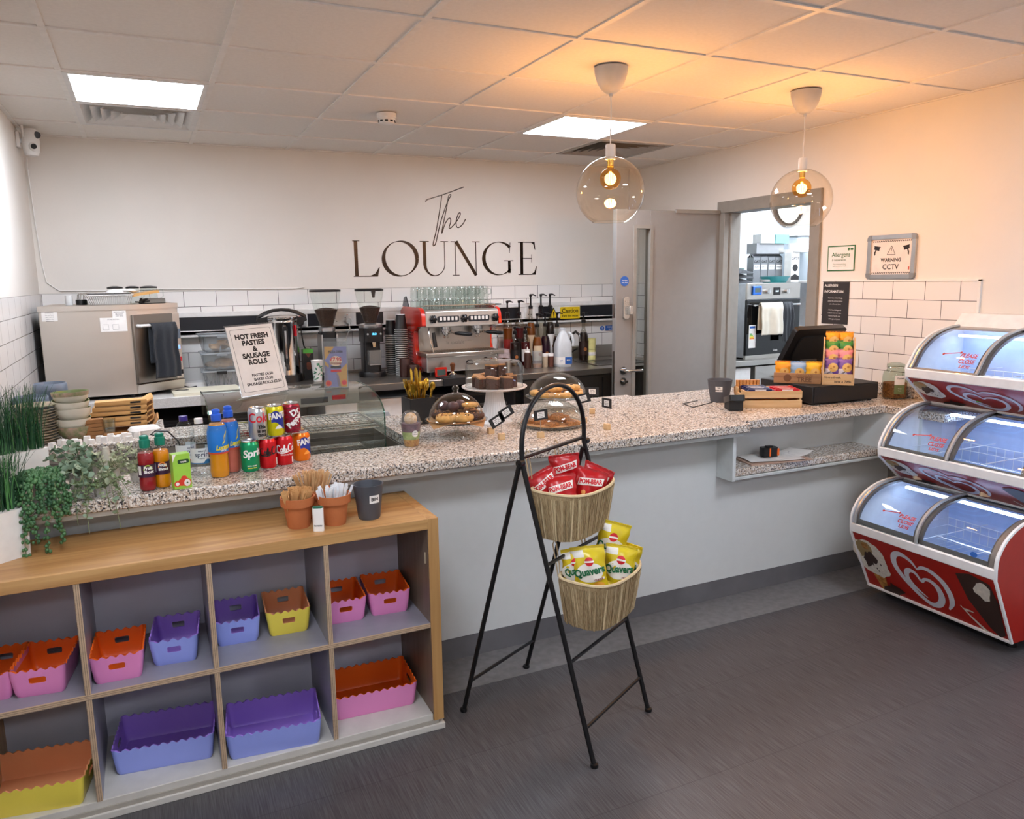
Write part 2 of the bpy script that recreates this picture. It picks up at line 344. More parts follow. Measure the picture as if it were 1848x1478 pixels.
# door frame and leaf
b = MB(); y0, y1 = DY0, DY1
for a, c in ((y0-.05, y0+.03), (y1-.03, y1+.05)): b.box(XRW-.02, a, 0, XRW+.13, c, DZ-.03)
b.box(XRW-.02, y0-.05, DZ-.03, XRW+.13, y1+.05, DZ+.05); b.box(XRW+.03, y0+.03, 0, XRW+.055, y0+.045, DZ-.03); b.box(XRW+.03, y1-.045, 0, XRW+.055, y1-.03, DZ-.03)
struct(b.build('door_frame', FRM, bevel=.002))
LW = .885; wx0, wx1, wz0, wz1 = -LW+.155, -LW+.275, .50, 1.93
b = MB()   # leaf swings open against the back wall side, parallel to it; local x from the hinge
for a in ((-LW, wx0, .02, 2.05), (wx1, 0, .02, 2.05), (wx0, wx1, .02, wz0), (wx0, wx1, wz1, 2.05)): b.box(a[0], -.022, a[2], a[1], .022, a[3])
dl = struct(b.build('door_1', DOORM, loc=(XRW-.005, 4.52, 0), bevel=.0015))
b = MB().frame(wx1-wx0+.04, wz1-wz0+.04, .024, -.03, .03, 'y', 0, cx=(wx0+wx1)/2, cy=(wz0+wz1)/2); b.build('window_frame', FRM, dl)
MB().box(wx0, -.003, wz0, wx1, .003, wz1).build('window_pane', glass('door_glass', 'e6e8e6', 1.3), dl)
b = MB().at(-LW+.055, -.03, .97).lathe([(0, -.004), (.026, -.004), (.026, .004), (0, .004)], 20); b2 = MB()
hd = MB(); hd.M = Mx.Translation((-LW+.06, -.022, .965)) @ Mx.Rotation(pi/2, 4, 'X'); hd.lathe([(0, .01), (.026, .01), (.026, 0)], 20); hd.M = Mx.Identity(4)
hd.tube([(-LW+.06, -.025, .965), (-LW+.06, -.07, .965), (-LW+.075, -.078, .965), (-LW+.185, -.078, .965)], .0095, 10); hd.build('door_handle', CHROME, dl)
hd = MB(); hd.M = Mx.Translation((-LW+.06, -.022, .89)) @ Mx.Rotation(pi/2, 4, 'X'); hd.lathe([(0, .01), (.025, .01), (.025, 0)], 20); hd.M = Mx.Identity(4); hd.tube([(-LW+.06, -.03, .89), (-LW+.06, -.055, .89)], .008, 8); hd.box(-LW+.05, -.062, .882, -LW+.08, -.052, .898); hd.build('thumb_turn', CHROME, dl)
kb = MB().prism(rrect(.046, .15, .018, cx=-LW+.075, cy=1.395), -.022, -.042, 'y'); kb.box(-LW+.08, -.075, 1.35, -LW+.106, -.042, 1.41); k_ = kb.build('key_pad', mat('satin_nickel', 'd0d0cc', .25, .9), dl, bevel=.003)
kp = MB()
for i in range(5):
    for j in range(2): kp.prism(circ(.0045, 10, -LW+.067+j*.014, 1.44-.014*i), -.042, -.046, 'y')
kp.build('key', CHROME, k_)
bs = MB().prism(circ(.034, 28, -LW+.068, 1.575), -.022, -.0235, 'y', 0); bs.text('Fire door', .012, -LW+.068, 1.580, 1, .01, fn=lambda a, c: (a, -.0242, c)); bs.text('keep shut', .012, -LW+.068, 1.566, 1, .01, fn=lambda a, c: (a, -.0242, c)); bs.build('round_sticker', [mat('sign_blue', '2a5fb0', .4), WHITE], dl)
MB().box(-LW-.002, -.012, .80, -LW, .012, 1.10).box(-LW-.002, -.012, 1.33, -LW, .012, 1.42).build('lock_plate', STEELD, dl)
MB().box(-LW+.48, -.032, 2.035, -.02, -.022, 2.06).build('door_closer', FRM, dl)

# ---------------------------------------------------------------- ceiling fittings
LEDM = emis('panel_light', 'edf3ff', PANEL_POWER)
def led(i, j, label):
    x, y = LX0+PIT*(i+.5), LY0+PIT*(j+.5)
    t = thing('ceiling_light_panel', label, 'ceiling light', (x, y, ZC), group='ceiling light panels')
    MB().frame(.578, .578, .022, -.004, .02).build('panel_frame', WMET, t)
    MB().box(-.268, -.268, .002, .268, .268, .006).build('diffuser', LEDM, t)
led(0, 3, 'square white ceiling light panel over the steel oven, at the left')
led(4, 3, 'square white ceiling light panel behind the left pendant lamp')
for i, j in ((0, -2), (4, -2), (0, -6), (4, -6)): led(i, j, 'square white ceiling light panel over the customer side of the room')
def vent(i, j, label, m):
    x, y = LX0+PIT*(i+.5), LY0+PIT*(j+.5); t = thing('ceiling_vent', label, 'ceiling vent', (x, y, ZC))
    MB().frame(.585, .585, .03, -.004, .008).build('vent_frame', m, t)
    h = .265
    for k in range(5):
        a = h-.045*k; bb = MB(); r = a-.05
        for q in range(4):
            bb.at(0, 0, 0, q*pi/2); bb.add([(-a, -a, -.003), (a, -a, -.003), (r, -r, .03), (-r, -r, .03), (-a, -a+.003, 0), (a, -a+.003, 0), (r, -r+.003, .033), (-r, -r+.003, .033)], [(0, 1, 2, 3), (7, 6, 5, 4), (0, 4, 5, 1), (1, 5, 6, 2), (3, 2, 6, 7), (0, 3, 7, 4)])
        bb.build('louvre', m, t)
    MB().box(-.28, -.28, .05, .28, .28, .055).build('duct_plate', mat('duct', '5a554f', .8), t)
vent(0, 4, 'white square ceiling air vent beside the light panel over the oven', WMET)
vent(5, 4, 'square ceiling air vent in front of the grey door', mat('vent_grey', 'aaa59e', .5))
t = thing('smoke_detector', 'round white smoke detector on the ceiling tiles', 'smoke detector', (1.255, 4.2, ZC))
MB().lathe([(0, 0), (.052, 0), (.052, -.02), (.046, -.024), (0, -.024)], 28).build('base', WHITE, t)
MB().lathe([(.044, -.024), (.047, -.034), (.040, -.05), (.022, -.056), (0, -.056)], 28).build('head', WHITE, t)
bb = MB()
for k in range(10): bb.at(0, 0, 0, k*pi/5).box(.0435, -.008, -.045, .046, .008, -.036)
bb.build('smoke_slot', BLACK, t)
# pendants
GLOBE = glass('amber_globe', 'fdf7ee', 1.3, .01, 1.5); BULBG = glass('amber_bulb', 'ffdf9a', .8, .02); FILA = emis('filament', 'ffb445', 90); BRASS = mat('brass', 'c8a050', .25, 1)
def pendant(x, y, label):
    t = thing('pendant_lamp', label, 'pendant lamp', (x, y, ZC), group='amber glass pendant lamps')
    MB().lathe([(0, -.001), (.071, -.001), (.071, -.008), (.068, -.03), (.058, -.062), (.042, -.088), (.022, -.103), (.008, -.106), (.008, -.116), (0, -.116)], 32).build('ceiling_rose', mat('rose_white', 'd9d4cc', .45), t)
    MB().tube([(0, 0, -.11), (.002, 0, -.2), (-.002, 0, -.26), (0, 0, -.318)], .0026, 8).build('cord', WHITE, t)
    MB().lathe([(0, -.312), (.019, -.312), (.0215, -.316), (.0215, -.375), (0, -.375)], 24).build('lamp_holder', WHITE, t)
    c = -.511; R = .148; a0 = math.radians(82); pr = [(R*cos(a), c+R*sin(a)) for a in [a0-(a0+math.radians(59))*k/26 for k in range(27)]]
    MB().lathe(pr, 48).build('glass_shade', GLOBE, t)
    rm = MB(); rz_ = pr[-1]; rm.tube([(rz_[0]*cos(2*pi*k/40), rz_[0]*sin(2*pi*k/40), rz_[1]) for k in range(40)], .0018, 6, closed=True); rm.build('shade_rim', CLEAR, t)
    MB().lathe([(0, -.375), (.014, -.375), (.014, -.405), (0, -.405)], 16).build('screw_cap', BRASS, t)
    bc = -.455; MB().lathe([(.014, -.402)]+[(.046*cos(a), bc+.046*sin(a)) for a in [math.radians(70)-math.radians(160)*k/16 for k in range(17)]], 28).build('bulb', BULBG, t)
    f = MB()
    for k in range(4):
        a = k*pi/2; f.tube([(.004*cos(a), .004*sin(a), -.425), (.009*cos(a+.4), .009*sin(a+.4), -.478)], .0016, 6)
    f.build('filament', FILA, t)
    li = bpy.data.lights.new('bulb_light', 'POINT'); li.energy = BULB_POWER; li.color = (1, .60, .28); li.shadow_soft_size = .03
    lo = bpy.data.objects.new('bulb_light', li); COL.objects.link(lo); lo.parent = t; lo.location = (0, 0, -.452)
pendant(1.876, 2.962, 'left amber glass globe pendant lamp, in front of the wall lettering')
pendant(2.99, 2.966, 'right amber glass globe pendant lamp, in front of the kitchen doorway')
# cctv camera in the corner
t = thing('security_camera', 'white security camera on the left wall by the ceiling corner', 'security camera', (XL, 5.28, 2.40))
MB().box(0, -.03, -.035, .02, .03, .05).tube([(.01, 0, 0), (.05, 0, .01)], .014, 10).build('bracket', WHITE, t, bevel=.004)
MB().lathe([(0, .075), (.03, .07), (.042, .05), (.045, .0), (.042, -.05), (.032, -.075), (0, -.08)], 20, cx=.07).build('camera_body', WHITE, t)
MB().ball((.085, -.036, -.03), .026, 0, 14, 10).build('lens_dome', WHITE, t)
q = MB(); q.M = Mx.Translation((.088, -.061, -.032)) @ Mx.Rotation(pi/2, 4, 'X'); q.lathe([(0, .003), (.013, .003), (.015, 0)], 16, 0); q.build('lens', BLACK, t)
MB().tube([(.04, -.03, .02), (.035, -.032, .11)], .007, 8).build('antenna', WHITE, t)
MB().ball((.105, -.025, .035), .02, 0, 12, 8, (1, .6, 1)).build('spot_lamp', DGREY, t)
tag(MB().tube([(XL+.03, 5.4, 2.33), (XL+.015, 5.53, 2.28), (XL+.02, 5.543, 2.0), (XL+.03, 5.545, 1.75), (XL+.045, 5.545, 1.62), (XL+.11, 5.545, 1.565), (XL+.35, 5.545, 1.562), (.1, 5.545, 1.566), (.5, 5.545, 1.56), (.95, 5.545, 1.556), (1.02, 5.545, 1.562)], .0035, 6).build('cable', WHITE), 'thin white cable running down the corner and along the tile top', 'cable')
# wall lettering
INK = steel_mat('lettering_film', '3a3430', .28, (1, 1, 1)); 
lt = thing('wall_lettering', 'dark metallic lettering reading The LOUNGE on the back wall', 'wall sign', (0, YB-.0015, 1.6))
def wfn(x0, z0, s): return lambda a, c: (x0+a*s, 0, z0+c*s)
def letter(name, x0, strokes, fills=()):
    q = MB(); f = wfn(x0, .031, .253)
    for pts, w in strokes: q.ribbon(pts, w, f)
    for p in fills: q.poly([f(*c) for c in p])
    q.build(name, INK, lt)
def arc(cx, cy, rx, ry, a0, a1, n=40): return [(cx+rx*cos(R_(a0+(a1-a0)*k/n)), cy+ry*sin(R_(a0+(a1-a0)*k/n))) for k in range(n+1)]
def warc(a0, a1, n, lo, hi, ph=0): return [lo+(hi-lo)*abs(cos(R_(a0+(a1-a0)*k/n-ph)))**1.6 for k in range(n+1)]
th, tk = .022, .10
letter('letter', 1.372, [([(.09, 0), (.09, 1)], tk), ([(0, .99), (.2, .99)], th), ([(0, .011), (.70, .011)], th)], [[(.42, 0), (.70, 0), (.76, .26), (.74, .26), (.62, .08)]])
letter('letter', 1.58, [(arc(.56, .5, .50, .49, 0, 360, 64), warc(0, 360, 64, .018, .12, 20))])
letter('letter', 1.872, [([(0, .99), (.28, .99)], th), ([(.64, .99), (.88, .99)], th), ([(.14, 1), (.14, .36)]+arc(.44, .35, .30, .345, 180, 270, 16), [tk]*2+[tk-(tk-.03)*k/16 for k in range(17)]), (arc(.44, .35, .32, .345, 270, 360, 16)+[(.76, 1)], [.03-.006*k/16 for k in range(17)]+[.024])])
letter('letter', 2.115, [([(0, .99), (.24, .99)], th), ([(.14, 1), (.14, .0)], .026), ([(.04, .011), (.26, .011)], th), ([(.17, 1), (.80, 0)], tk), ([(.80, 1), (.80, 0)], .026), ([(.68, .99), (.93, .99)], th)])
letter('letter', 2.37, [(arc(.55, .5, .50, .49, 42, 320, 56), warc(42, 320, 56, .018, .12, 10)), ([(.90, .66), (.93, .98)], .022), ([(.90, .06), (.90, .44)], .09), ([(.72, .43), (1.03, .43)], th)])
letter('letter', 2.675, [([(.12, 0), (.12, 1)], tk), ([(0, .99), (.56, .99)], th), ([(0, .011), (.60, .011)], th), ([(.12, .5), (.46, .5)], th), ([(.46, .38), (.46, .62)], .018)], [[(.42, 1), (.57, 1), (.59, .76), (.57, .76), (.52, .93)], [(.40, 0), (.60, 0), (.64, .26), (.62, .26), (.55, .08)]])
def sw(name, pts, w=.0075, n=8):   # smooth script stroke, wall coordinates
    P = []; m = len(pts)
    for i in range(m-1):
        p0, p1, p2, p3 = pts[max(0, i-1)], pts[i], pts[i+1], pts[min(m-1, i+2)]
        for k in range(n):
            u = k/n; P.append(tuple(.5*((2*p1[d])+(-p0[d]+p2[d])*u+(2*p0[d]-5*p1[d]+4*p2[d]-p3[d])*u*u+(-p0[d]+3*p1[d]-3*p2[d]+p3[d])*u**3) for d in (0, 1)))
    P.append(pts[-1]); MB().ribbon(P, w, lambda a, c: (a, -.0005, c)).build(name, INK, lt)
Z0 = 0
sw('letter', [(1.929, .565), (1.934, .577), (1.963, .589), (2.081, .626), (2.231, .681)])
sw('letter', [(2.056, .618), (2.041, .537), (2.007, .375), (1.977, .266), (1.984, .252), (2.0, .28), (2.038, .416), (2.094, .559), (2.125, .614), (2.122, .623), (2.107, .606), (2.09, .525), (2.059, .403), (2.047, .341), (2.071, .403), (2.098, .444), (2.117, .451), (2.119, .424), (2.106, .383), (2.121, .383), (2.157, .418), (2.183, .452), (2.199, .484), (2.193, .494), (2.178, .476), (2.164, .432), (2.166, .393), (2.186, .387), (2.217, .412), (2.24, .449)])
# ---------------------------------------------------------------- trunking, sockets, signs
TR0, TR1 = .03, 3.70
t = thing('dado_trunking', 'long white trunking with black infill along the back wall tiles', 'trunking', (0, YB-.008, 1.262))
MB().box(XL+.01, -.05, -.014, XRW-.1, 0, .032).box(XL+.01, -.05, .118, XRW-.1, 0, .15).box(XL+.01, -.05, .0, XRW-.1, -.02, .03).build('rail', WMET, t, bevel=.004)
gaps = [(XL+.01, .72), (1.02, 1.13), (1.36, 1.56), (2.45, 2.66), (2.82, 2.95), (3.20, XRW-.1)]
for a, c in gaps: MB().box(a, -.046, .032, c, 0, .118).build('infill_strip', mat('infill_black', '15181f', .4), t)
for a, c in ((.72, 1.02), (1.13, 1.36), (1.56, 2.45), (2.66, 2.82), (2.95, 3.20)): MB().box(a, -.047, .032, c, 0, .118).build('cover_plate', WMET, t)
def socket(x, label, plug=None, w=.146):
    s = thing('wall_socket', label, 'socket', (x, YB-.056, 1.337))
    MB().box(-w/2, -.008, -.042, w/2, 0, .042).build('face_plate', WHITE, s, bevel=.003)
    q = MB()
    for sx in ((-.036, .036) if w > .1 else (0,)):
        for dx, dz in ((0, .008), (-.011, -.014), (.011, -.014)): q.box(sx+dx-.003, -.0088, dz-.003, sx+dx+.003, -.008, dz+.003)
    q.build('pin_hole', BLACK, s)
    q = MB()
    for sx in ((-.05, .05) if w > .1 else (0,)): q.box(sx-.007, -.012, .012, sx+.007, -.008, .032)
    q.build('rocker', WHITE, s); q = MB()
    for sx in ((-.05, .05) if w > .1 else (0,)): q.box(sx-.005, -.0128, .026, sx+.005, -.012, .031)
    q.build('red_mark', mat('red_mark', 'd03a2a', .4), s)
socket(.78, 'white double socket left of the hot water urn'); socket(.965, 'white socket right of the urn with a black plug', w=.086)
socket(1.245, 'white double socket between the two coffee grinders'); socket(2.40, 'white socket at the right end of the espresso machine', w=.086); socket(2.74, 'white socket behind the syrup bottles', w=.086)
def plug(x, z, m, pts, label, cat='plug and lead'):
    p = thing('power_plug', label, cat, (x, YB-.066, z)); q = MB(); q.M = Mx.Rotation(pi/2, 4, 'X'); q.lathe([(0, 0), (.024, 0), (.026, .012), (.020, .03), (0, .034)], 14); q.build('plug_body', m, p)
    MB().tube(pts, .0042, 6).build('lead', m, p)
plug(.965, 1.325, BLACK, [(0, -.03, -.01), (0, -.035, -.08), (.01, -.04, -.16), (.05, -.05, -.24), (.1, -.1, -.30), (.13, -.15, -.32)], 'black plug and lead beside the hot water urn')
plug(1.30, 1.325, WHITE, [(0, -.03, -.01), (0, -.04, -.06), (-.03, -.05, -.12), (-.1, -.06, -.18), (-.2, -.08, -.22)], 'white plug and lead between the coffee grinders')
YEL = mat('sign_yellow', 'e8c81c', .45); BLU = mat('sign_blue', '2a5fb0', .4)
s = thing('caution_sign', 'yellow Caution very hot water sign on the trunking', 'sign', (3.105, YB-.0575, 1.325))
MB().prism(rrect(.18, .094, .006), 0, -.003, 'y').build('sign_plate', YEL, s)
q = MB(); q.text('Caution', .047, 0, .016, 0, .02, fn=lambda a, c: (a, -.0036, c), wmax=.155); q.text('Very hot water', .025, 0, -.024, 0, .02, fn=lambda a, c: (a, -.0036, c), wmax=.165); q.build('lettering', BLACK, s)
s = thing('warning_triangle', 'yellow and black warning triangle left of the caution sign', 'sign', (2.955, YB-.0575, 1.283))
MB().prism([(-.043, 0), (.043, 0), (0, .09)], 0, -.003, 'y').build('border', BLACK, s)
MB().prism([(-.034, .006), (.034, .006), (0, .077)], -.003, -.0036, 'y').build('triangle', YEL, s)
MB().prism([(-.004, .02), (.004, .02), (.006, .055), (-.006, .055)], -.0036, -.0042, 'y').prism(circ(.005, 10, 0, .013), -.0036, -.0042, 'y').build('mark', BLACK, s)
s = thing('blue_sign', 'small blue washing sign on the tiles beside the door edge', 'sign', (3.49, YB-.0085, 1.185))
MB().prism(rrect(.10, .042, .004, cx=.03), 0, -.002, 'y').build('sign_plate', BLU, s); MB().prism(circ(.02, 20, -.05, 0), 0, -.002, 'y').build('symbol', BLU, s)
q = MB(); f = lambda a, c: (a, -.0026, c); q.text('Wash your', .014, .03, .008, 0, .01, fn=f); q.text('hands', .014, .03, -.009, 0, .01, fn=f); q.text('!', .03, -.05, 0, 0, .02, fn=f); q.build('lettering', WHITE, s)
# right wall signs (local x runs towards the camera: -Y world)
def wsign(name, label, y, z, w, h): return thing(name, label, 'sign', (XRW-.009, y, z), -pi/2)
GRN = mat('sign_green', '2f6a3c', .5); PAPER = mat('paper', 'f2f0ec', .7); INKB = mat('ink', '1b1a1c', .6)
s = wsign('allergens_sign', 'white Allergens and Intolerances notice with green border on the right wall', 3.42, 1.695, .2, .145)
s.location.x = XRW-.001
MB().prism(rrect(.203, .150, .003), 0, -.002, 'y').build('border', GRN, s); MB().prism(rrect(.189, .136, .002), -.002, -.0026, 'y').build('sheet', PAPER, s)
q = MB(); f = lambda a, c: (a, -.0031, c); q.text('Allergens', .036, 0, .020, 0, .012, fn=f, wmax=.155); q.text('& Intolerances', .018, -.012, -.010, 0, .006, fn=f, wmax=.125)
q.text('If you are uncertain please', .009, -.008, -.034, 0, .004, fn=f, wmax=.14); q.text('speak to a member of staff.', .009, -.008, -.046, 0, .004, fn=f, wmax=.14); q.build('lettering', GRN, s)
MB().prism(circ(.0085, 16, .055, .052), -.0026, -.0032, 'y').prism(rrect(.02, .013, .003, cx=.077, cy=.052), -.0026, -.0032, 'y').build('logo', GRN, s)
s = wsign('cctv_sign', 'silver framed WARNING CCTV notice on the right wall', 3.07, 1.693, .3, .24)
ALU = mat('anodised_aluminium', 'c9cacb', .28, .9); s.location.x = XRW-.001
MB().box(-.15, -.004, -.112, .15, 0, .112).build('back_board', WHITE, s)
for a in ((-.155, -.095, -.131, .095), (.131, -.095, .155, .095)): MB().prism(rrect(a[2]-a[0], a[3]-a[1], .004, cx=(a[0]+a[2])/2, cy=0), 0, -.014, 'y').build('frame_rail', ALU, s, bevel=.003)
for z in (-.109, .109): MB().prism(rrect(.265, .024, .004, cx=0, cy=z), 0, -.014, 'y').build('frame_rail', ALU, s, bevel=.003)
CN = mat('corner_grey', '9a9c9e', .35, .6)
for sx in (-1, 1):
    for sz in (-1, 1):
        pts = [(sx*.128, sz*.122), (sx*.14, sz*.1225), (sx*.151, sz*.116), (sx*.1565, sz*.104), (sx*.1565, sz*.09), (sx*.130, sz*.09), (sx*.128, sz*.096)]
        MB().prism(pts if sx*sz > 0 else pts[::-1], 0, -.016, 'y').build('corner_cap', CN, s)
MB().box(-.131, -.006, -.097, .131, -.004, .097).build('sheet', mat('notice_paper', 'ece4df', .6), s)
q = MB(); f = lambda a, c: (a, -.0066, c); q.text('WARNING', .027, 0, -.018, 0, .03, fn=f, wmax=.15); q.text('CCTV', .040, 0, -.056, 0, .012, fn=f, wmax=.12); q.build('lettering', INKB, s)
q = MB(); f = lambda a, c: (a, -.0066, c)
tri = [(-.026, .012), (.026, .012), (0, .06)]
for k in range(3): q.ribbon([tri[k], tri[(k+1) % 3]], .0028, f)
q.poly([f(-.0025, .046), f(.0025, .046), f(.0015, .028), f(-.0015, .028)]); q.poly([f(*p) for p in circ(.0025, 8, 0, .021)])
for k in range(21):
    x = -.12+.012*k
    for z in (.086, -.088): q.poly([f(x-.004, z-.004), f(x+.001, z-.004), f(x+.006, z+.004), f(x+.001, z+.004)])
for sx in (-1, 1):
    P = lambda a, c: f(sx*a, c)
    q.poly([P(.075, .055), P(.112, .06), (P(.114, .043)), P(.08, .034)]); q.poly([P(.070, .056), P(.113, .0635), P(.114, .059), P(.072, .051)]); q.poly([P(.098, .040), P(.106, .041), P(.110, .026), P(.104, .024)]); q.poly([P(.104, .03), P(.112, .03), P(.112, .008), P(.104, .012)])
q.build('symbol', INKB, s)
MB().box(.112, -.0068, -.072, .119, -.006, -.055).build('sticker', mat('sticker_red', 'b8402c', .5), s)
s = wsign('allergen_notice', 'black allergen information notice on the tiles above the till screen', 3.437, 1.43, .2, .25)
MB().box(-.098, -.003, -.125, .098, 0, .125).build('sheet', mat('notice_black', '2b2728', .55), s)
q = MB(); f = lambda a, c: (a, -.0036, c); q.text('ALLERGEN', .021, -.085, .104, 0, .025, 'L', fn=f); q.text('INFORMATION', .021, -.085, .068, 0, .025, 'L', fn=f, wmax=.15)
for k, l in enumerate(('If you have a food allergy,', 'please let us know before', 'you order any items', '', 'A full list of allergens is', 'available from our team.', 'Kitchens handle nuts,', 'milk, eggs and gluten')): q.text(l, .0105, 0, .030-.018*k, 0, .0, fn=f) if l else None
q.build('lettering', WHITE, s)

# ---------------------------------------------------------------- counter
CZ = .925
GE = .042
t = thing('service_counter', 'long white fronted service counter with grey plinth and granite top', 'counter', (0, 2.9, 0))
PAN = mat('counter_panel', 'dcdfde', .35, var=.01); TRIMG = mat('pale_trim', 'd5dbdb', .35)
q = MB().box(XL+.01, 0, .10, 2.48, .02, .83); q.build('front_panel', PAN, t)
MB().box(2.48, 0, .10, 3.66, .02, .65).build('front_panel', PAN, t)
q = MB().box(XL+.01, .001, 0, 3.66, .02, .098); q.build('plinth', mat('plinth_grey', '6a696c', .4, var=.12, vscale=6), t)
q = MB().box(XL+.01, -.158, .863, 2.475, -.005, .8825); q.build('apron', TRIMG, t, bevel=.002)
MB().box(2.455, -.115, .635, 2.475, 0, .883).build('end_bracket', TRIMG, t, bevel=.002)
MB().box(2.475, .085, .69, 3.62, .10, .883).build('recess_panel', PAN, t); MB().box(3.47, -.33, .69, 3.62, .085, .883).build('recess_side', PAN, t)
MB().box(2.478, -.10, .635, 3.62, -.085, .65).box(2.478, -.10, .640, 3.62, .08, .645).build('shelf_edge_trim', TRIMG, t, bevel=.002)
g1 = [(XL+.005, -.18), (2.50, -.18), (2.50, -.12), (XL+.005, -.12)]
gw = MB()
def slab(q, x0, y0, x1, y1, z1=CZ, th=GE): q.box(x0, y0-2.9, z1-th, x1, y1-2.9, z1)
q = MB(); slab(q, XL+.005, 2.72, 2.50, 3.055); o1 = q.build('granite_worktop', GRAN, t, bevel=.006)
q = MB(); slab(q, .985, 3.055, 2.50, 3.76); q.build('granite_worktop', GRAN, t)
q = MB(); slab(q, 2.50, 2.78, 3.46, 3.70); slab(q, 3.46, 2.45, 3.785, 3.60); q.build('granite_worktop', GRAN, t, bevel=.003)
q = MB(); slab(q, XL+.005, 3.70, .985, 3.98); slab(q, XL+.005, 3.98, .04, 4.25); q.build('granite_worktop', GRAN, t, bevel=.006)
q = MB(); slab(q, 2.478, 2.80, 3.62, 2.985, .69, .038); q.build('granite_shelf', GRAN, t, bevel=.005)
q = MB(); q.box(3.766, -.45, CZ, 3.784, .6, CZ+.062); q.build('granite_upstand', GRAN, t, bevel=.003)
# servery well walls (stainless) and counter back carcass
q = MB(); q.box(XL+.01, .16, .70, .98, .165, .883).box(XL+.01, .795, .55, .98, .80, .883).box(.975, .16, .55, .98, .80, .883).box(XL+.01, .16, .70, .98, .80, .705); q.build('well_lining', STEEL, t)
MB().box(XL+.01, .79, .845, .98, .797, .86).box(-.12, .78, .74, -.117, .795, .83).build('well_rail', STEELD, t)
MB().box(1.0, .70, .1, 2.46, .72, .883).box(2.46, .60, .1, 3.2, .62, .883).build('rear_panel', DGREY, t)

# ---------------------------------------------------------------- back worktop
WZ = .95
t = thing('kitchen_worktop', 'long stainless steel worktop along the tiled back wall', 'worktop', (0, 4.80, 0))
q = MB().box(.62, 0, WZ-.045, 3.66, .735, WZ); q.box(.62, .715, WZ, 2.6, .735, WZ+.02).box(2.6, .715, WZ, 3.66, .735, WZ+.10)
q.build('steel_top', STEEL, t, bevel=.004)
MB().box(XL+.01, .05, WZ-.06, .62, .735, WZ).build('laminate_top', mat('speckled_laminate', 'c9c8c5', .4, var=.12, vscale=250), t, bevel=.003)
MB().box(2.36, .03, .06, 3.66, .05, WZ-.05).build('cupboard_front', STEELD, t); MB().box(3.0, .02, .08, 3.004, .03, .88).build('cupboard_joint', BLACK, t)
for x in (.64, 3.6): MB().box(x, .06, 0, x+.04, .10, WZ-.05).build('leg', STEEL, t)
s = thing('sink', 'stainless steel sink bowl set in the worktop left of the grey door', 'sink', (3.28, 5.12, WZ))
MB().frame(.50, .34, .02, .0005, .006, 'z').build('rim', STEEL, s); MB().box(-.23, -.15, .001, .23, .15, .0035).build('bowl', mat('sink_dark', '3a3836', .2, .9), s)
q = MB()
for k in range(3): q.at(.10+.028*k, .02, .004).lathe([(.012, 0), (.013, .045), (.010, .047), (0, .047)], 12)
q.build('waste_fitting', CHROME, s)
# under-worktop items
q = thing('undercounter_fridge', 'white undercounter fridge below the steel worktop, left of the cutlery box', 'fridge', (1.28, 4.86, 0))
MB().box(-.30, 0, 0, .33, .6, .84).build('cabinet', WHITE, q, bevel=.006); MB().box(-.29, -.03, .02, .32, 0, .70).build('door', WHITE, q, bevel=.006); MB().prism([(-.26, .72), (.12, .72), (.10, .76), (-.24, .76)], -.03, -.001, 'y').build('handle', mat('handle_grey', 'b5b9bd', .4), q)
q = thing('undercounter_appliance', 'black undercounter unit below the worktop left of the display case', 'appliance', (.05, 4.95, 0))
MB().box(-.10, 0, 0, .52, .5, .80).build('cabinet', MBLK, q, bevel=.004); MB().box(-.09, -.02, .04, .51, 0, .78).build('door', BLACK, q, bevel=.004); MB().tube([(-.05, -.03, .70), (-.05, -.06, .70), (.44, -.06, .70), (.44, -.03, .70)], .008, 8).build('handle', BLACK, q)
q = thing('undercounter_appliance', 'black undercounter unit below the espresso machine', 'appliance', (1.98, 4.88, 0))
MB().box(-.32, 0, 0, .34, .55, .84).build('cabinet', MBLK, q, bevel=.004); MB().box(-.30, -.02, .08, .32, 0, .82).build('door', BLACK, q, bevel=.004); MB().box(-.25, -.045, .74, .25, -.02, .76).build('handle', STEELD, q)
# ---------------------------------------------------------------- kitchen beyond the door
for lx, ly in ((4.35, 3.5), (5.0, 4.75)):
    t = thing('ceiling_light_panel', 'ceiling light panels of the kitchen beyond the grey door', 'ceiling light', (lx, ly, ZC), group='kitchen light panels'); MB().frame(.578, .578, .022, -.004, .0).build('panel_frame', WMET, t); MB().box(-.268, -.268, -.003, .268, .268, -.001).build('diffuser', emis('kitchen_panel_light', 'e8f2ff', 38), t)
t = thing('prep_table', 'stainless steel table under the oven in the kitchen', 'table', (4.62, 4.98, .045))
MB().box(-.70, -.32, .86, .75, .32, .90).build('table_top', STEEL, t, bevel=.003)
for x in (-.66, .70):
    for y in (-.28, .28): MB().box(x-.02, y-.02, -.045, x+.02, y+.02, .86).build('leg', STEEL, t)
q = MB().box(-.30, -.30, .60, .35, .2, .85).build('drawer', STEEL, t, bevel=.004); MB().tube([(-.12, -.30, .76), (-.12, -.335, .76), (.25, -.335, .76), (.25, -.30, .76)], .009, 8).build('handle', CHROME, q)
MB().box(-.60, -.29, .62, -.34, -.27, .84).build('side_panel', WMET, t)
o = thing('built_in_oven', 'black glass electric oven on the steel table in the kitchen', 'oven', (4.56, 4.76, .945), R_(4))
MB().box(-.29, .02, .01, .29, .55, .59).build('casing', mat('galvanised', 'b9bec4', .4, .6, var=.06), o, bevel=.003)
MB().box(-.298, 0, .47, .298, .02, .595).build('control_panel', STEEL, o, bevel=.003)
d_ = MB().box(-.298, -.005, .03, .298, .02, .465).build('door', mat('oven_glass', '08080a', .06), o, bevel=.003); MB().box(-.298, -.004, 0, .298, .02, .03).build('base_strip', STEEL, o)
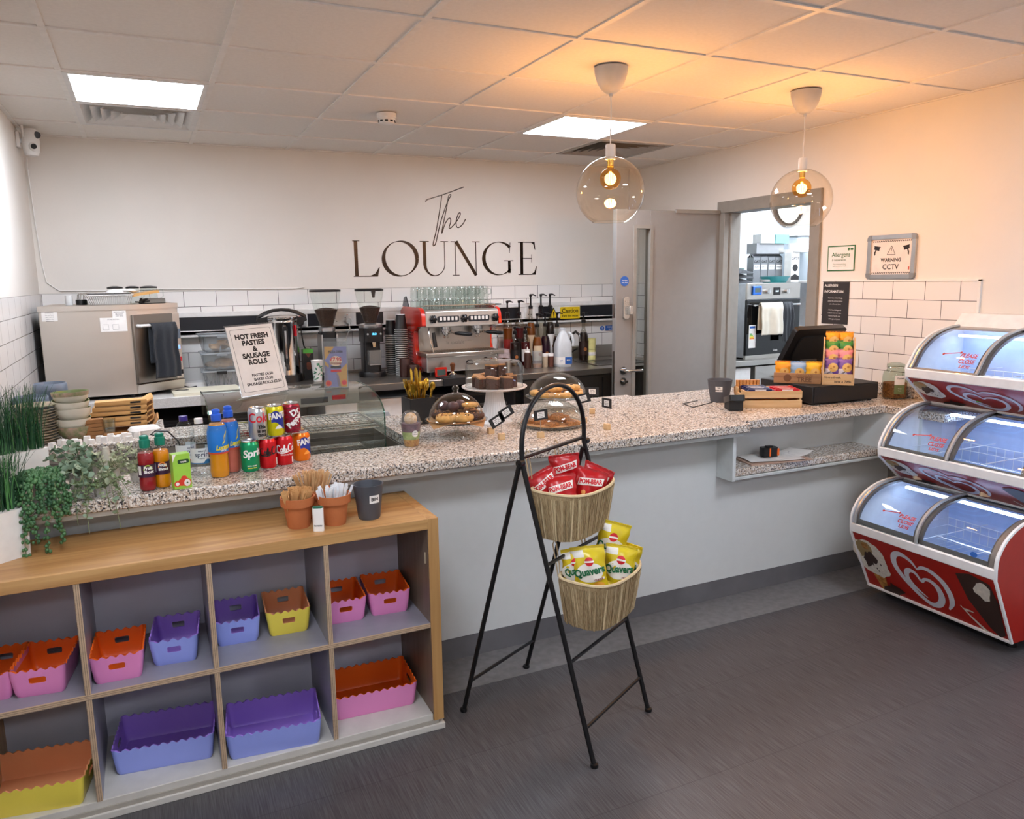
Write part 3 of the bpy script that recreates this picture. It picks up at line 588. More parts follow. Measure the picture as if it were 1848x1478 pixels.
MB().tube([(-.25, -.005, .425), (-.25, -.045, .425), (.25, -.045, .425), (.25, -.005, .425)], .008, 8).build('handle', CHROME, d_)
for x in (-.085, .13):
    q = MB(); q.M = Mx.Translation((x, 0, .53)) @ Mx.Rotation(pi/2, 4, 'X'); q.lathe([(0, .026), (.018, .026), (.02, 0), (.026, 0), (.026, .004)][::-1][2:], 18); q.box(-.004, -.02, .02, .004, .02, .03); q.build('knob', CHROME, o)
q = MB().box(-.01, -.003, .50, .065, 0, .56).build('display', BLACK, o); MB().text('12:31', .018, .028, .53, 0, .01, fn=lambda a, c: (a, -.0035, c)).build('lettering', emis('clock_digits', 'dff2ff', 3), q)
q = MB().box(-.27, -.0065, .09, -.195, -.005, .27).build('energy_label', PAPER, d_)
for k, c in enumerate(('2a9a48', '7ac043', 'f2d51c', 'ee8a1c')): MB().box(-.262, -.0072, .195-.012*k, -.235+.008*k, -.0066, .205-.012*k).build('energy_arrow', mat('arrow_%s' % c, c, .5), q)
MB().box(-.262, -.0072, .245, -.205, -.0066, .262).build('label_header', BLU, q)
MB().text('Creda', .02, .03, .06, 0, .01, fn=lambda a, c: (a, -.0056, c)).build('lettering', WHITE, d_)
q = thing('kitchen_timer', 'blue digital timer stuck on the oven control panel', 'timer', (4.56-.20, 4.745, 1.45), R_(4)); MB().box(-.045, -.015, 0, .045, 0, .07).build('case', mat('timer_blue', '2f6fd0', .4), q, bevel=.005); MB().box(-.03, -.016, .02, .03, -.0145, .055).build('screen', mat('lcd', '4a5a55', .2), q)
def towel(name, label, x, y, z, w, front, back, m, rz=0, thick=.006, group=None, seed=1):
    """cloth folded over a rail: local x along the rail"""
    o = thing(name, label, 'towel', (x, y, z), rz)
    rr = random.Random(seed); ph = [rr.uniform(0, 6) for _ in range(4)]
    tot = front+back
    def fn(u, v):
        s_ = v*tot; xx = (u-.5)*w; wob = .010*sin(u*9+ph[0])*min(1, abs(s_-front)/.12)+.006*sin(u*17+ph[1])*min(1, abs(s_-front)/.1)
        if s_ < front: d = front-s_; return (xx*(1+.06*d/.3)+.004*sin(d*30+ph[2]), -.014-wob-.01*d-.012, -d)
        d = s_-front; return (xx, .014+wob*.5, -d)
    def f2(u, v):
        p = fn(u, v); s_ = v*tot
        if abs(s_-front) < .03:
            a = (s_-front)/.03; return (p[0], -.0+a*.016-.008*(a < 0)*-a*0-.004, .014*cos(a*pi/2))
        return p
    MB().grid(f2, 26, 40).build('cloth', m, o, solid=thick); return o
CR = mat('cream_towel', 'e3d9c6', .95, bump=.5, bscale=300, sheen=.3); CHA = mat('charcoal_towel', '2e3136', .95, bump=.5, bscale=300, sheen=.2); NAV = mat('navy_ribbed_towel', '1f252e', .95, bump=.7, bscale=140, stretch=(1, 1, 5), sheen=.2)
towel('hand_towel', 'cream towel hanging on the kitchen oven handle', 4.47, 4.70, 1.377, .235, .24, .20, CR, R_(4), seed=3)
towel('hand_towel', 'charcoal towel hanging beside the cream towel on the kitchen oven handle', 4.655, 4.715, 1.377, .10, .30, .26, CHA, R_(4), seed=5)
tag(MB().box(-.02, -.30, 0, .62, .30, .02).build('kitchen_shelf', WMET, loc=(5.10, 5.18, 1.535), bevel=.002), 'white shelf beside the oven carrying cartons in the kitchen', 'shelf')
for k in range(4):
    c = thing('drink_carton', 'grey drinks carton standing in a row of four on top of the kitchen oven', 'carton', (4.70+.082*k, 5.16, 1.5405), 0, 'grey cartons on the kitchen oven')
    MB().box(-.038, -.038, 0, .038, .038, .21).box(-.038, -.006, .21, .038, .006, .24).build('carton_body', mat('carton_grey', '77797c', .55), c)
    MB().add([(-.038, -.038, .21), (.038, -.038, .21), (.038, 0, .238), (-.038, 0, .238)], [(0, 1, 2, 3)]).add([(-.038, .038, .21), (.038, .038, .21), (.038, 0, .238), (-.038, 0, .238)], [(0, 1, 2, 3)]).build('gable', mat('carton_dark', '4a4c50', .5), c)
    q = MB(); q.box(-.03, -.0388, .11, .03, -.038, .15); q.build('label', PAPER, c); q = MB(); q.text('BARISTA', .014, 0, .13, 0, .02, fn=lambda a, cc: (a, -.0392, cc)); q.text('OAT', .03, 0, .175, 0, .03, fn=lambda a, cc: (a, -.0392, cc)); q.build('lettering', INKB, c)
c = thing('drink_carton', 'white drinks carton with black lettering at the right end of the carton row', 'carton', (4.97, 5.0, 1.5405)); MB().box(-.045, -.04, 0, .045, .04, .25).build('carton_body', PAPER, c, bevel=.002)
q = MB(); f = lambda a, cc: (a, -.0408, cc); q.text('OATLY!', .036, 0, .195, 0, .03, fn=f, wmax=.08); q.prism(circ(.03, 16, 0, .12), -.0402, -.0408, 'y', 0); q.prism([(-.045, .02), (.045, .02), (.045, .05), (.0, .07), (-.045, .05)], -.0402, -.0408, 'y', 0); q.build('lettering', INKB, c)
tag(MB().box(-.15, -.04, 0, .15, .08, .085).build('cardboard_box', mat('grey_card', '8b8c8e', .7), loc=(4.84, 5.16, 1.7815)), 'long grey box lying on the row of grey cartons', 'box')
for k in range(2): tag(MB().box(-.075, -.04, 0, .075, .06, .075).build('tea_box', [mat('pale_box%d' % k, ('d6d8d8', '6f9c98')[k], .6)][0], loc=(4.80+.16*k, 5.15, 1.867)), ('pale printed box on top of the long grey box', 'green and white box on top of the long grey box')[k], 'box')
for k in range(3): tag(MB().lathe([(0, 0), (.045, 0), (.05, .04), (.048, .05), (0, .05)], 16).build('cup_lid_stack', WHITE, loc=(5.02+.065*k, 5.03, 1.812)), 'white dome lids beside the boxes above the cartons', 'lid', 'white dome lids')
tag(MB().box(-.13, -.08, 0, .13, .10, .02).build('card_tray', PAPER, loc=(5.07, 5.03, 1.792)), 'white card tray under the dome lids', 'tray')
TEAL = mat('teal', '2f8f8f', .4)
q = MB(); q.lathe([(0, 0), (.10, 0), (.13, .05), (.135, .052), (.12, .047), (.098, .006), (0, .006)], 28, ry=.8); tag(q.build('serving_tray', TEAL, loc=(4.72, 4.93, 1.5405)), 'teal tray on top of the kitchen oven', 'tray')
tag(MB().lathe([(0, 0), (.09, 0), (.10, .02), (0, .022)], 24, ry=.8).build('plate', PAPER, loc=(4.69, 4.94, 1.5475)), 'pale plate on the teal tray', 'plate')
for k in range(3):
    q = MB(); rr = random.Random(k); q.grid(lambda u, v: ((u-.5)*.34+.01*sin(v*9+k), (v-.5)*.26, .035*(sin(pi*u)*sin(pi*v))**.3*(1+.25*sin(u*11+k)*sin(v*7))), 18, 14); q.box(-.16, -.12, -.001, .16, .12, .004)
    tag(q.build('folded_cloth', CHA, loc=(4.28+.02*k, 5.0, 1.542+.038*k), rz=.2*k), 'charcoal cloths folded in a pile on the left of the kitchen oven', 'cloth', 'charcoal cloths on the kitchen oven')
q = MB(); q.lathe([(0, 0), (.12, 0), (.19, .12), (.195, .122), (.18, .115), (.11, .01), (0, .01)], 24, ry=.8); tag(q.build('plastic_tub', mat('pale_green_tub', '9fc2b4', .4), loc=(4.44, 5.24, 1.5405)), 'pale green tub behind the charcoal cloths', 'tub')
tag(MB().box(-.1, -.1, 0, .1, .1, .12).build('paper_stack', mat('striped_paper', 'e2e6ea', .7), loc=(4.30, 5.30, 1.5405)), 'white paper stack behind the cloths at the kitchen door edge', 'paper')
tag(MB().lathe([(0, 0), (.17, 0), (.17, .04), (.155, .045), (.15, .02), (0, .02)], 40).build('tray_rim', BLACK, loc=(5.42, 5.545, 2.22)), 'black rimmed round clock high on the kitchen wall', 'clock').rotation_euler = (pi/2, 0, 0)
bpy.data.objects['tray_rim'].name = 'wall_clock'
tag(MB().lathe([(0, 0), (.15, 0)], 32).build('clock_face_disc', WHITE, loc=(5.42, 5.522, 2.22)), 'face of the round kitchen clock', 'clock').rotation_euler = (pi/2, 0, 0)
cf = bpy.data.objects['clock_face_disc']; cf.name = 'clock_face'; cf.parent = bpy.data.objects['wall_clock']; cf.location = (0, 0, .022); cf.rotation_euler = (0, 0, 0); del cf['category']; del cf['label']
q = thing('storage_box', 'tall clear plastic storage box beside the cartons in the kitchen', 'storage box', (5.36, 5.26, 1.5555)); MB().prism(rrect(.42, .30, .03), 0, .38, 'z', 0, False).build('box_body', glass('frosted_plastic', 'e6edf2', .6, .3, dens=.5, dcol='dfe8ef'), q); MB().prism(rrect(.44, .32, .03), .38, .40).build('lid', WHITE, q)
for k in range(9): MB().box(-.02, -.152, .03+.035*k, .20, -.15, .042+.035*k).build('rib', mat('frost_rib', 'f2f6fa', .4), q)
tag(MB().box(-.06, -.002, 0, .06, 0, .03).build('shelf_label', mat('label_yellow', 'e8cf90', .6), loc=(5.1, 4.876, 1.52)), 'yellow label on the kitchen shelf edge', 'label')
tag(MB().box(-.1, -.1, 0, .1, .1, .22).build('cardboard_box', mat('brown_card', '9a7048', .8), loc=(5.02, 4.95, .9455)), 'brown cardboard box right of the kitchen oven', 'box')

# ---------------------------------------------------------------- oak cube shelf with baskets
def rotb(q): return q
SF, SB = 2.447, 2.837
t = thing('cube_shelf_unit', 'low oak shelf unit with grey compartments in front of the counter', 'shelf unit', (0, SF, 0))
MB().box(XL+.005, 0, .752, .822, .39, .79).build('top_board', OAK, t, bevel=.0015)
MB().box(.822, 0, .035, .86, .39, .79).build('side_board', OAKV, t, bevel=.0015)
MB().box(XL+.005, 0, .035, XL+.043, .39, .752).build('side_board', OAKV, t)
MB().box(.8205, .004, .06, .822, .385, .752).build('side_lining', wood_mat('brown_lining', '7b6a5c', '685849', (26, 26, 1.2)), t)
MB().box(XL+.04, .005, .035, .8205, .385, .06).box(XL+.005, -.006, .0, .862, .38, .022).build('bottom_board', LAMB, t, bevel=.002)
MB().box(XL+.04, .001, .022, .84, .35, .036).build('base_strip', mat('base_strip', 'a09a90', .5), t)
MB().box(XL+.04, .375, .06, .8205, .383, .752).build('back_panel', mat('grey_purple_back', 'cfccd8', .45, var=.03, vscale=5), t)
dv = [.4705, .1125, -.2435]
for x in dv:
    for z0, z1 in ((.06, .391), (.4075, .752)):
        d = MB().box(x-.008, .006, z0, x+.008, .375, z1).build('divider', LAM, t)
        q = MB()
        for k in range(6): q.box(x-.008+k*.0027, .002, z0, x-.008+k*.0027+.0025, .006, z1, k % 2)
        q.build('ply_edge', [PLY, mat('ply_edge_light', 'c4a98c', .6)], d)
s_ = MB().box(XL+.04, .006, .391, .8205, .375, .4075).build('middle_shelf', LAM, t)
q = MB()
for k in range(6): q.box(XL+.04, .002, .391+k*.00275, .8205, .006, .391+k*.00275+.0025, k % 2)
q.build('ply_edge', [PLY, mat('ply_edge_light', 'c4a98c', .6)], s_)
MB().box(.816, .03, .62, .8205, .034, .66).build('peg', mat('peg', 'b8a890', .5), t)

def basket(label, x, y, z, w, d, h, outer, inner, slot='front', rz=0, group=None):
    """tapered scalloped tray; x, y = centre of its front bottom edge"""
    t = thing('scalloped_basket', label, 'storage basket', (x, y, z), rz, group)
    tp = .010; th = .004; per = []; n_w = int(round(w/.0045)); n_d = int(round(d/.0045))
    def ring(ww, dd, zf, r=.012):
        # points around a rounded rectangle, evenly by side
        pts = []; sides = [((-ww/2+r, 0), (ww/2-r, 0), n_w), ((ww/2, r), (ww/2, dd-r), n_d), ((ww/2-r, dd), (-ww/2+r, dd), n_w), ((-ww/2, dd-r), (-ww/2, r), n_d)]
        cs = [(ww/2-r, r, -pi/2), (ww/2-r, dd-r, 0), (-ww/2+r, dd-r, pi/2), (-ww/2+r, r, pi)]
        for k, (a, b_, n) in enumerate(sides):
            for i in range(n+1): u = i/n; pts.append((a[0]+(b_[0]-a[0])*u, a[1]+(b_[1]-a[1])*u, k, u))
            for i in (1, 2): an = cs[k][2]+pi/2*i/3; pts.append((cs[k][0]+r*cos(an), cs[k][1]+r*sin(an), k, 2))
        return pts
    nwv = max(3, round(w/.028)); ndv = max(3, round(d/.028))
    zs = [0, .012, h*.50, h*.72, h]
    def layer(off, zi, zfix=None):
        out = []; z_ = zs[zi]; f = z_/h; ww, dd = w-2*off+2*tp*f*1.0-.0, d-2*off+2*tp*f
        if zi == 0: ww -= .006; dd -= .006
        oy = -tp*f+off if False else -(dd-(d-2*off))/2+off
        for (px, py, k, u) in ring(ww, dd, f):
            zz = z_
            if zi == 4:
                nv = nwv if k in (0, 2) else ndv
                zz = h+(.0040*cos(2*pi*nv*u) if u <= 1 else .0040)
            if zi in (2, 3) and u <= 1:
                sl = (k in (0, 2)) if slot == 'front' else (k in (1, 3)); L_ = (w if k in (0, 2) else d); hw = .022/L_ if slot == 'front' else .03/L_
                hw = (.42*.5 if slot == 'front' else .3*.5)
            if zfix is not None: zz = zfix
            out.append((px, py+oy, zz))
        return out
    P = ring(w, d, 0); n = len(P)
    def open_(i, band):
        if band != 2: return False
        k, u0, u1 = P[i][2], P[i][3], P[(i+1) % n][3]
        if P[(i+1) % n][2] != k or u1 > 1 or u0 > 1: return False
        if (slot == 'front') != (k in (0, 2)): return False
        hw = .21 if slot == 'front' else .17
        return abs(u0-.5) <= hw and abs(u1-.5) <= hw
    for nm, off, m in (('outer_shell', 0, outer), ('inner_shell', th, inner)):
        q = MB(); vs = []
        for zi in range(5): vs += layer(off, zi, zfix=(th if (off and zi == 0) else None))
        # round the slot ends
        for i in range(n):
            k, u = P[i][2], P[i][3]
            if u <= 1 and ((slot == 'front') == (k in (0, 2))):
                hw = .21 if slot == 'front' else .17; e = abs(u-.5)
                if e <= hw+.004:
                    zm = h*.61; hh = h*.11; L_ = w if k in (0, 2) else d; de = (hw-e)*L_; g = min(1, max(0, de)/hh); g = math.sqrt(max(0, 1-(1-g)**2))
                    for zi, sg in ((2, -1), (3, 1)):
                        p = vs[zi*n+i]; vs[zi*n+i] = (p[0], p[1], zm+sg*hh*max(g, .12))
        fs = [(zi*n+i, zi*n+(i+1) % n, (zi+1)*n+(i+1) % n, (zi+1)*n+i) for zi in range(4) for i in range(n) if not open_(i, zi)]
        q.add(vs, fs, 0, True); q.add(vs[:n], [tuple(range(n))], 0); q.build(nm, m, t, sharp=50)
        if off == 0: o_top = vs[4*n:]; o_all = vs
        else:
            i_top = vs[4*n:]; q = MB(); q.add(o_top+i_top, [(i, (i+1) % n, n+(i+1) % n, n+i) for i in range(n)], 0)
            for zi in (2, 3):
                for i in range(n):
                    if open_(i, 2): q.add([o_all[zi*n+i], o_all[zi*n+(i+1) % n], vs[zi*n+(i+1) % n], vs[zi*n+i]], [(0, 1, 2, 3)])
            q.build('rim', m, t)
    return t
def pm(n, c): return mat(n, c, .32, spec=.5, var=.01)
PINK, ORA, LBL, PUR, YLW, PEA = pm('pink_plastic', 'e58cc4'), pm('orange_plastic', 'e8641a'), pm('periwinkle_plastic', '96a4ee'), pm('purple_plastic', '9c78d6'), pm('yellow_plastic', 'f0dc58'), pm('peach_plastic', 'eca070')
ZS_, ZB_ = .4075, .0605
GSM = 'small scalloped baskets on the middle shelf'; GLG = 'large scalloped baskets on the bottom shelf'
basket('small pink and orange basket cut off by the left edge of the frame', -.505, 2.535, ZS_, .118, .185, .086, PINK, ORA, rz=R_(-8), group=GSM)
basket('pink and orange small basket in the first compartment, second from the left end', -.372, 2.512, ZS_, .130, .185, .086, PINK, ORA, rz=R_(-8), group=GSM)
basket('pink and orange small basket beside a blue one on the middle shelf', -.164, 2.50, ZS_, .130, .185, .086, PINK, ORA, rz=R_(-3), group=GSM)
basket('periwinkle and purple small basket right of a pink one', -.003, 2.54, ZS_, .125, .185, .086, LBL, PUR, rz=R_(-6), group=GSM)
basket('periwinkle and purple small basket left of the small yellow one', .193, 2.592, ZS_, .128, .185, .086, LBL, PUR, rz=R_(-4), group=GSM)
basket('yellow and peach small basket on the middle shelf', .36, 2.592, ZS_, .128, .185, .086, YLW, PEA, rz=R_(-3), group=GSM)
basket('pink and orange small basket against the divider of the rightmost compartment', .556, 2.592, ZS_, .130, .185, .086, PINK, ORA, rz=R_(-3), group=GSM)
basket('pink and orange small basket nearest the oak side board', .717, 2.592, ZS_, .132, .185, .086, PINK, ORA, rz=R_(-5), group=GSM)
basket('large yellow and peach basket on the bottom shelf at the left', -.428, 2.478, ZB_, .280, .20, .088, YLW, PEA, 'side', R_(-9), GLG)
basket('large periwinkle and purple basket in the second compartment, below the pink and blue pair', -.06, 2.545, ZB_, .285, .20, .088, LBL, PUR, 'side', R_(-7), GLG)
basket('large periwinkle and purple basket left of the large pink basket', .274, 2.47, ZB_, .285, .20, .088, LBL, PUR, 'side', R_(-6), GLG)
basket('large pink and orange basket in the bottom right compartment', .639, 2.552, ZB_, .288, .20, .088, PINK, ORA, 'side', R_(-3), GLG)

# on top of the shelf unit
TERRA = mat('terracotta', 'b56a3c', .75, var=.05, vscale=12, bump=.1)
def pot(label, x, y, z, sc=1):
    t = thing('terracotta_pot', label, 'plant pot', (x, y, z), group='terracotta pots on the oak unit')
    MB().at(sc=sc).lathe([(0, 0), (.036, 0), (.047, .074), (.045, .074), (.034, .006), (0, .006)], 36).build('pot_body', TERRA, t)
    MB().at(sc=sc).lathe([(.047, .074), (.0555, .076), (.057, .104), (.053, .104), (.047, .08)], 36).build('pot_rim', TERRA, t); return t
pot('left terracotta pot filled with brown paper sachets', .411, 2.575, .79); pot('right terracotta pot filled with white sugar sachets', .527, 2.55, .79); pot('rear terracotta pot filled with wooden stirrers', .482, 2.665, .79, .98)
BRS, WHS, STK = mat('brown_paper', 'c79a64', .8), mat('sachet_white', 'e9eef2', .5), mat('stirrer_wood', 'cfa878', .7)
def sticks(name, lab, grp, cx, cy, z, n, L, w, m, seed, lean=.28, th=.0012, cat='sachet'):
    rr = random.Random(seed)
    for k in range(n):
        a = rr.uniform(0, 2*pi); r = .034*math.sqrt(rr.random()); x, y = cx+r*cos(a), cy+r*sin(a); q = MB()
        wv = rr.uniform(.8, 1.2)*w; q.box(-wv/2, -th, 0, wv/2, th, L); q.box(-wv/2, -th*.6, L, wv/2, th*.6, L+.003)
        o = q.build(name, m, loc=(x, y, z)); o.rotation_euler = (lean*r/.034*-sin(a)*-1*-1, lean*r/.034*cos(a), rr.uniform(0, pi)); tag(o, lab, cat, grp)
sticks('paper_sachet', 'brown paper sachets in the left terracotta pot', 'brown sachets in the left pot', .411, 2.575, .835, 44, .082, .020, BRS, 1, .45)
sticks('sugar_sachet', 'white sugar sachets in the right terracotta pot', 'white sachets in the right pot', .527, 2.55, .835, 52, .086, .011, WHS, 2, .36)
sticks('wooden_stirrer', 'wooden stirrers in the rear terracotta pot', 'stirrers in the rear pot', .482, 2.665, .84, 95, .108, .006, STK, 3, .36, .0008, 'stirrer')
t = thing('sweetener_dispenser', 'white sweetener dispenser with green top in front of the terracotta pots', 'sweetener dispenser', (.461, 2.495, .79), R_(-20))
MB().prism(rrect(.036, .018, .008), 0, .078).build('dispenser_body', WHITE, t, bevel=.002); MB().prism(rrect(.032, .015, .007), .078, .083).build('cap', mat('sage_green', '1f6a52', .4), t, bevel=.001)
q = MB(); q.text('Hermesetas', .009, 0, .02, 0, .02, fn=lambda a, c: (a, -.0094, c), wmax=.026); q.build('lettering', INKB, t)
def bincup(label, x, y, z, txt, h=.122, r=.051, rz=0):
    t = thing('bin_cup', label, 'small bin', (x, y, z), rz); m = mat('slate_cup', '4c5058', .55)
    MB().lathe([(0, 0), (r*.70, 0), (r*.74, .004), (r, h-.004), (r*1.03, h), (r*.97, h), (r*.94, h-.006), (r*.68, .008), (0, .008)], 40).build('cup_body', m, t)
    def f(a, c): th = a/(r*.9); return (r*.93*sin(th), -(r*.74+r*.26*(c/h)+.0008)*cos(th), c)
    q = MB(); q.grid(lambda u, v: f((u-.5)*.036+.008, h*.50+v*.028), 6, 2, 0, False); g2 = lambda a, c: (lambda p: (p[0], p[1]-.0008, p[2]))(f(a, c))
    for k, l in enumerate(txt): q.text(l, .016 if len(txt) == 1 else .009, .008, h*.50+.014+(.006-.012*k if len(txt) > 1 else 0), 1, .03, fn=g2)
    q.build('label', [PAPER, INKB], t)
bincup('dark grey cup labelled BIN on the oak unit', .648, 2.56, .79, ['BIN'], rz=R_(2))
# ---------------------------------------------------------------- drinks on the counter
def cylf(r, z0=0, ph=0, off=.0006):
    def f(a, c): th = a/r+ph; return ((r+off)*sin(th), -(r+off)*cos(th), z0+c)
    return f
def lbl(q, r, z0, z1, mi, a0=-180, a1=180, off=.0003, n=36, pr=None):
    a0, a1 = R_(a0), R_(a1)
    q.grid(lambda u, v: ((r(z0+(z1-z0)*v) if callable(r) else r)+off, a0+(a1-a0)*u, z0+(z1-z0)*v), n, 4 if callable(r) else 1, mi)
    k = (n+1)*((4 if callable(r) else 1)+1); vs = q.v[-k:]
    # convert cylindrical to cartesian (M is identity here)
    for i in range(k): rr, th, z = vs[i]; q.v[-k+i] = V((rr*sin(th), -rr*cos(th), z))
    return q
def interp(prof):
    def r(z):
        for (r0, z0), (r1, z1) in zip(prof, prof[1:]):
            if z0 <= z <= z1 and z1 > z0: return r0+(r1-r0)*(z-z0)/(z1-z0)
        return prof[-1][0]
    return r
ALUM = mat('can_aluminium', 'd8dadc', .25, 1)
def can(label, x, y, z, body, paint, rz=0):
    t = thing('drink_can', label, 'drink can', (x, y, z), rz, 'drink cans on the counter')
    MB().lathe([(0, .003), (.024, .004), (.026, 0), (.027, .003), (.033, .012), (.033, .100), (.0325, .1015), (.028, .111)], 36, [3]*0 or [1, 1, 1, 0, 0, 0, 0]).build('can_body', [body, ALUM], t)
    MB().lathe([(.028, .111), (.0285, .1145), (.0270, .1150), (.0255, .1115), (0, .1115)], 36).box(-.006, -.014, .1115, .006, .006, .1125).build('can_lid', ALUM, t)
    q = MB(); ms = paint(q); q.build('printed_label', ms, t); return t
CW = mat('print_white', 'f4f4f2', .35); CBK = mat('print_black', '161616', .35); CRED = mat('print_red', 'd3202c', .3); CBLUE = mat('print_blue', '1f2f8c', .3)
CG = mat('can_green', '0f9a62', .25, .35); CR1 = mat('can_red', 'd0141e', .25, .35); CO = mat('can_orange', 'f07c10', .25, .35); CS = mat('can_silver', 'c8ccd0', .28, .8); CY = mat('can_yellow', 'd9d411', .25, .35); CM = mat('can_maroon', '9c1230', .25, .35)
r33 = .033
def p_sprite(q): q.text('Sprite', .037, .012, .072, 0, .035, fn=cylf(r33), maxe=.005, rot=.12, shear=.2); q.text('zero sugar', .008, 0, .026, 0, .02, fn=cylf(r33), maxe=.005); q.text('lemon-lime', .007, 0, .018, 1, .02, fn=cylf(r33), maxe=.005); return [CW, mat('print_yellow', 'f2e23a', .35)]
def script_ribbon(q, pts, w, f, mi=0):
    P = []; m = len(pts)
    for i in range(m-1):
        p0, p1, p2, p3 = pts[max(0, i-1)], pts[i], pts[i+1], pts[min(m-1, i+2)]
        for k in range(6):
            u = k/6; P.append(tuple(.5*((2*p1[d])+(-p0[d]+p2[d])*u+(2*p0[d]-5*p1[d]+4*p2[d]-p3[d])*u*u+(-p0[d]+3*p1[d]-3*p2[d]+p3[d])*u**3) for d in (0, 1)))
    P.append(pts[-1]); n = len(P); q.ribbon(P, [w*(.45+.55*sin(pi*i/(n-1))) for i in range(n)], f, mi)
def cola(q, f, mi, dx=0):
    C_ = [(-.004, .016), (-.008, .020), (-.014, .018), (-.017, .010), (-.015, .002), (-.008, 0), (-.002, .004)]
    o_ = [(0, .004), (-.0015, .0085), (.002, .011), (.0055, .008), (.004, .003), (.001, .002), (0, .004)]
    l_ = [(.006, .004), (.011, .020), (.012, .016), (.0085, .003), (.011, .002)]
    a_ = [(.019, .009), (.015, .0105), (.0125, .006), (.015, .002), (.018, .005), (.0195, .010), (.0185, .003), (.021, .002)]
    for w, ofs in (((C_, o_, l_, a_), (-.022, .0)), ((C_, o_, l_, a_), (.022, .004))):
        for st in w: script_ribbon(q, [(dx+ofs[0]+x*1.05, .052+ofs[1]+z*1.35) for x, z in st], .0052, f, mi)
    script_ribbon(q, [(dx-.037, .058), (dx-.025, .050), (dx-.005, .052), (dx+.006, .056)], .004, f, mi)
def p_coke(q): cola(q, cylf(r33), 0, .004); q.text('ORIGINAL TASTE', .0065, .004, .043, 0, .02, fn=cylf(r33), maxe=.005); q.box(0, 0, 0, 0, 0, 0) if 0 else None; lbl(q, r33, .012, .034, 0, 38, 52, .0005, 4); return [CW]
def p_cokez(q): cola(q, cylf(r33), 0, .0); lbl(q, r33, .014, .040, 1, 38, 55, .0005, 4); return [CBK, CW]
def p_fanta(swoosh, leafm):
    def p(q):
        f = cylf(r33); g = cylf(r33, off=.0003)
        for a0 in range(8): pass
        q.grid(lambda u, v: g(-.026+.052*u, .052+.036*v+.008*sin(u*5)-(.02*(1-v)*u)), 14, 4, 1, False)
        q.text('FANTA', .030, .002, .078, 0, .05, fn=f, maxe=.005, rot=.10, sx=.82)
        q.grid(lambda u, v: g(-.014+.03*u, .030+.014*v*(1-(2*u-1)**2)), 8, 3, 2, False); return [CW, CBLUE, leafm]
    return p
def p_silver(q):
    f = cylf(r33); q.text('Coke', .048, .006, .078, 0, .02, fn=f, maxe=.005, sx=.85)
    for k, l in enumerate(('This', 'is my', 'taste')): q.text(l, .017, .010, .045-.014*k, 1, .05, fn=f, maxe=.005)
    return [CRED, CBK]
def p_pepper(q):
    f = cylf(r33); g = cylf(r33, off=.0003)
    for k in range(7): q.ribbon([(-.05+.006*i, .01+.015*k+.004*sin(i*.8+k)) for i in range(14)], .0035, g, 2)
    q.poly([f(*p) for p in ((-.012, .028), (.012, .018), (.034, .085), (.012, .095))][::-1], 1) if 0 else None
    f2 = cylf(r33, off=.0010); q.text('Dr', .032, .013, .082, 0, .05, fn=f2, maxe=.005, rot=.55); q.text('Pepper', .030, .012, .052, 0, .05, fn=f2, maxe=.005, rot=.75, sx=.85); return [CW, CBK, mat('print_maroon', '5e0a20', .3)]
C = CZ
can('green lemon-lime soda can, leftmost of the bottom row', .303, 2.885, C, CG, p_sprite, R_(4)); can('red cola can with black script lettering', .367, 2.908, C, CR1, p_cokez, R_(14)); can('red cola can with white script lettering', .430, 2.932, C, CR1, p_coke, R_(6)); can('orange soda can at the right end of the bottom row', .500, 2.968, C, CO, p_fanta(0, mat('print_orange', 'f9a03a', .4)), R_(30))
can('silver cola can on the green can', .339, 2.899, C+.1155, CS, p_silver, R_(2)); can('yellow lemon soda can in the middle of the top row', .4025, 2.922, C+.1155, CY, p_fanta(0, CW), R_(16)); can('maroon soda can with white lettering on top of the red cans', .4675, 2.951, C+.1155, CM, p_pepper, R_(-6))
def bottle(label, x, y, prof, liq, lz, m_liq, capm, capprof, lab=None, rz=0, glassm=None, grp='plastic drink bottles on the counter'):
    t = thing('drink_bottle', label, 'drink bottle', (x, y, C), rz, grp)
    MB().lathe(prof, 32).build('bottle_body', glassm or glass('bottle_plastic', 'f4f7f7', .8, .04), t)
    if liq:
        r = interp(prof[1:]); n = 14; pr = [(0, .002)]+[(r(.002+(lz-.002)*k/n)-.0012, .002+(lz-.002)*k/n) for k in range(n+1)]+[(0, lz)]
        MB().lathe(pr, 32).build('drink', m_liq, t)
    MB().lathe(capprof, 24).build('bottle_cap', capm, t)
    if lab: q = MB(); ms = lab(q, interp(prof[1:])); q.build('label', ms, t)
    return t
def cap(z, r, h, sport=False):
    if sport: return [(r, z), (r*1.02, z+h*.45), (r*.78, z+h*.55), (r*.82, z+h*.62), (r*.80, z+h*.9), (r*.5, z+h), (0, z+h)]
    return [(r, z), (r*1.01, z+.001), (r, z+h*.96), (r*.9, z+h), (0, z+h)]
fs_prof = [(0, 0), (.021, 0), (.0265, .008), (.0265, .040), (.0235, .052), (.0235, .085), (.0265, .095), (.0265, .118), (.021, .133), (.014, .142), (.014, .148)]
RJ = mat('red_juice', 'a3121f', .2, spec=.6); OJ = mat('orange_juice', 'f09408', .2, spec=.6); TEALC = mat('teal_cap', '0f7d66', .35)
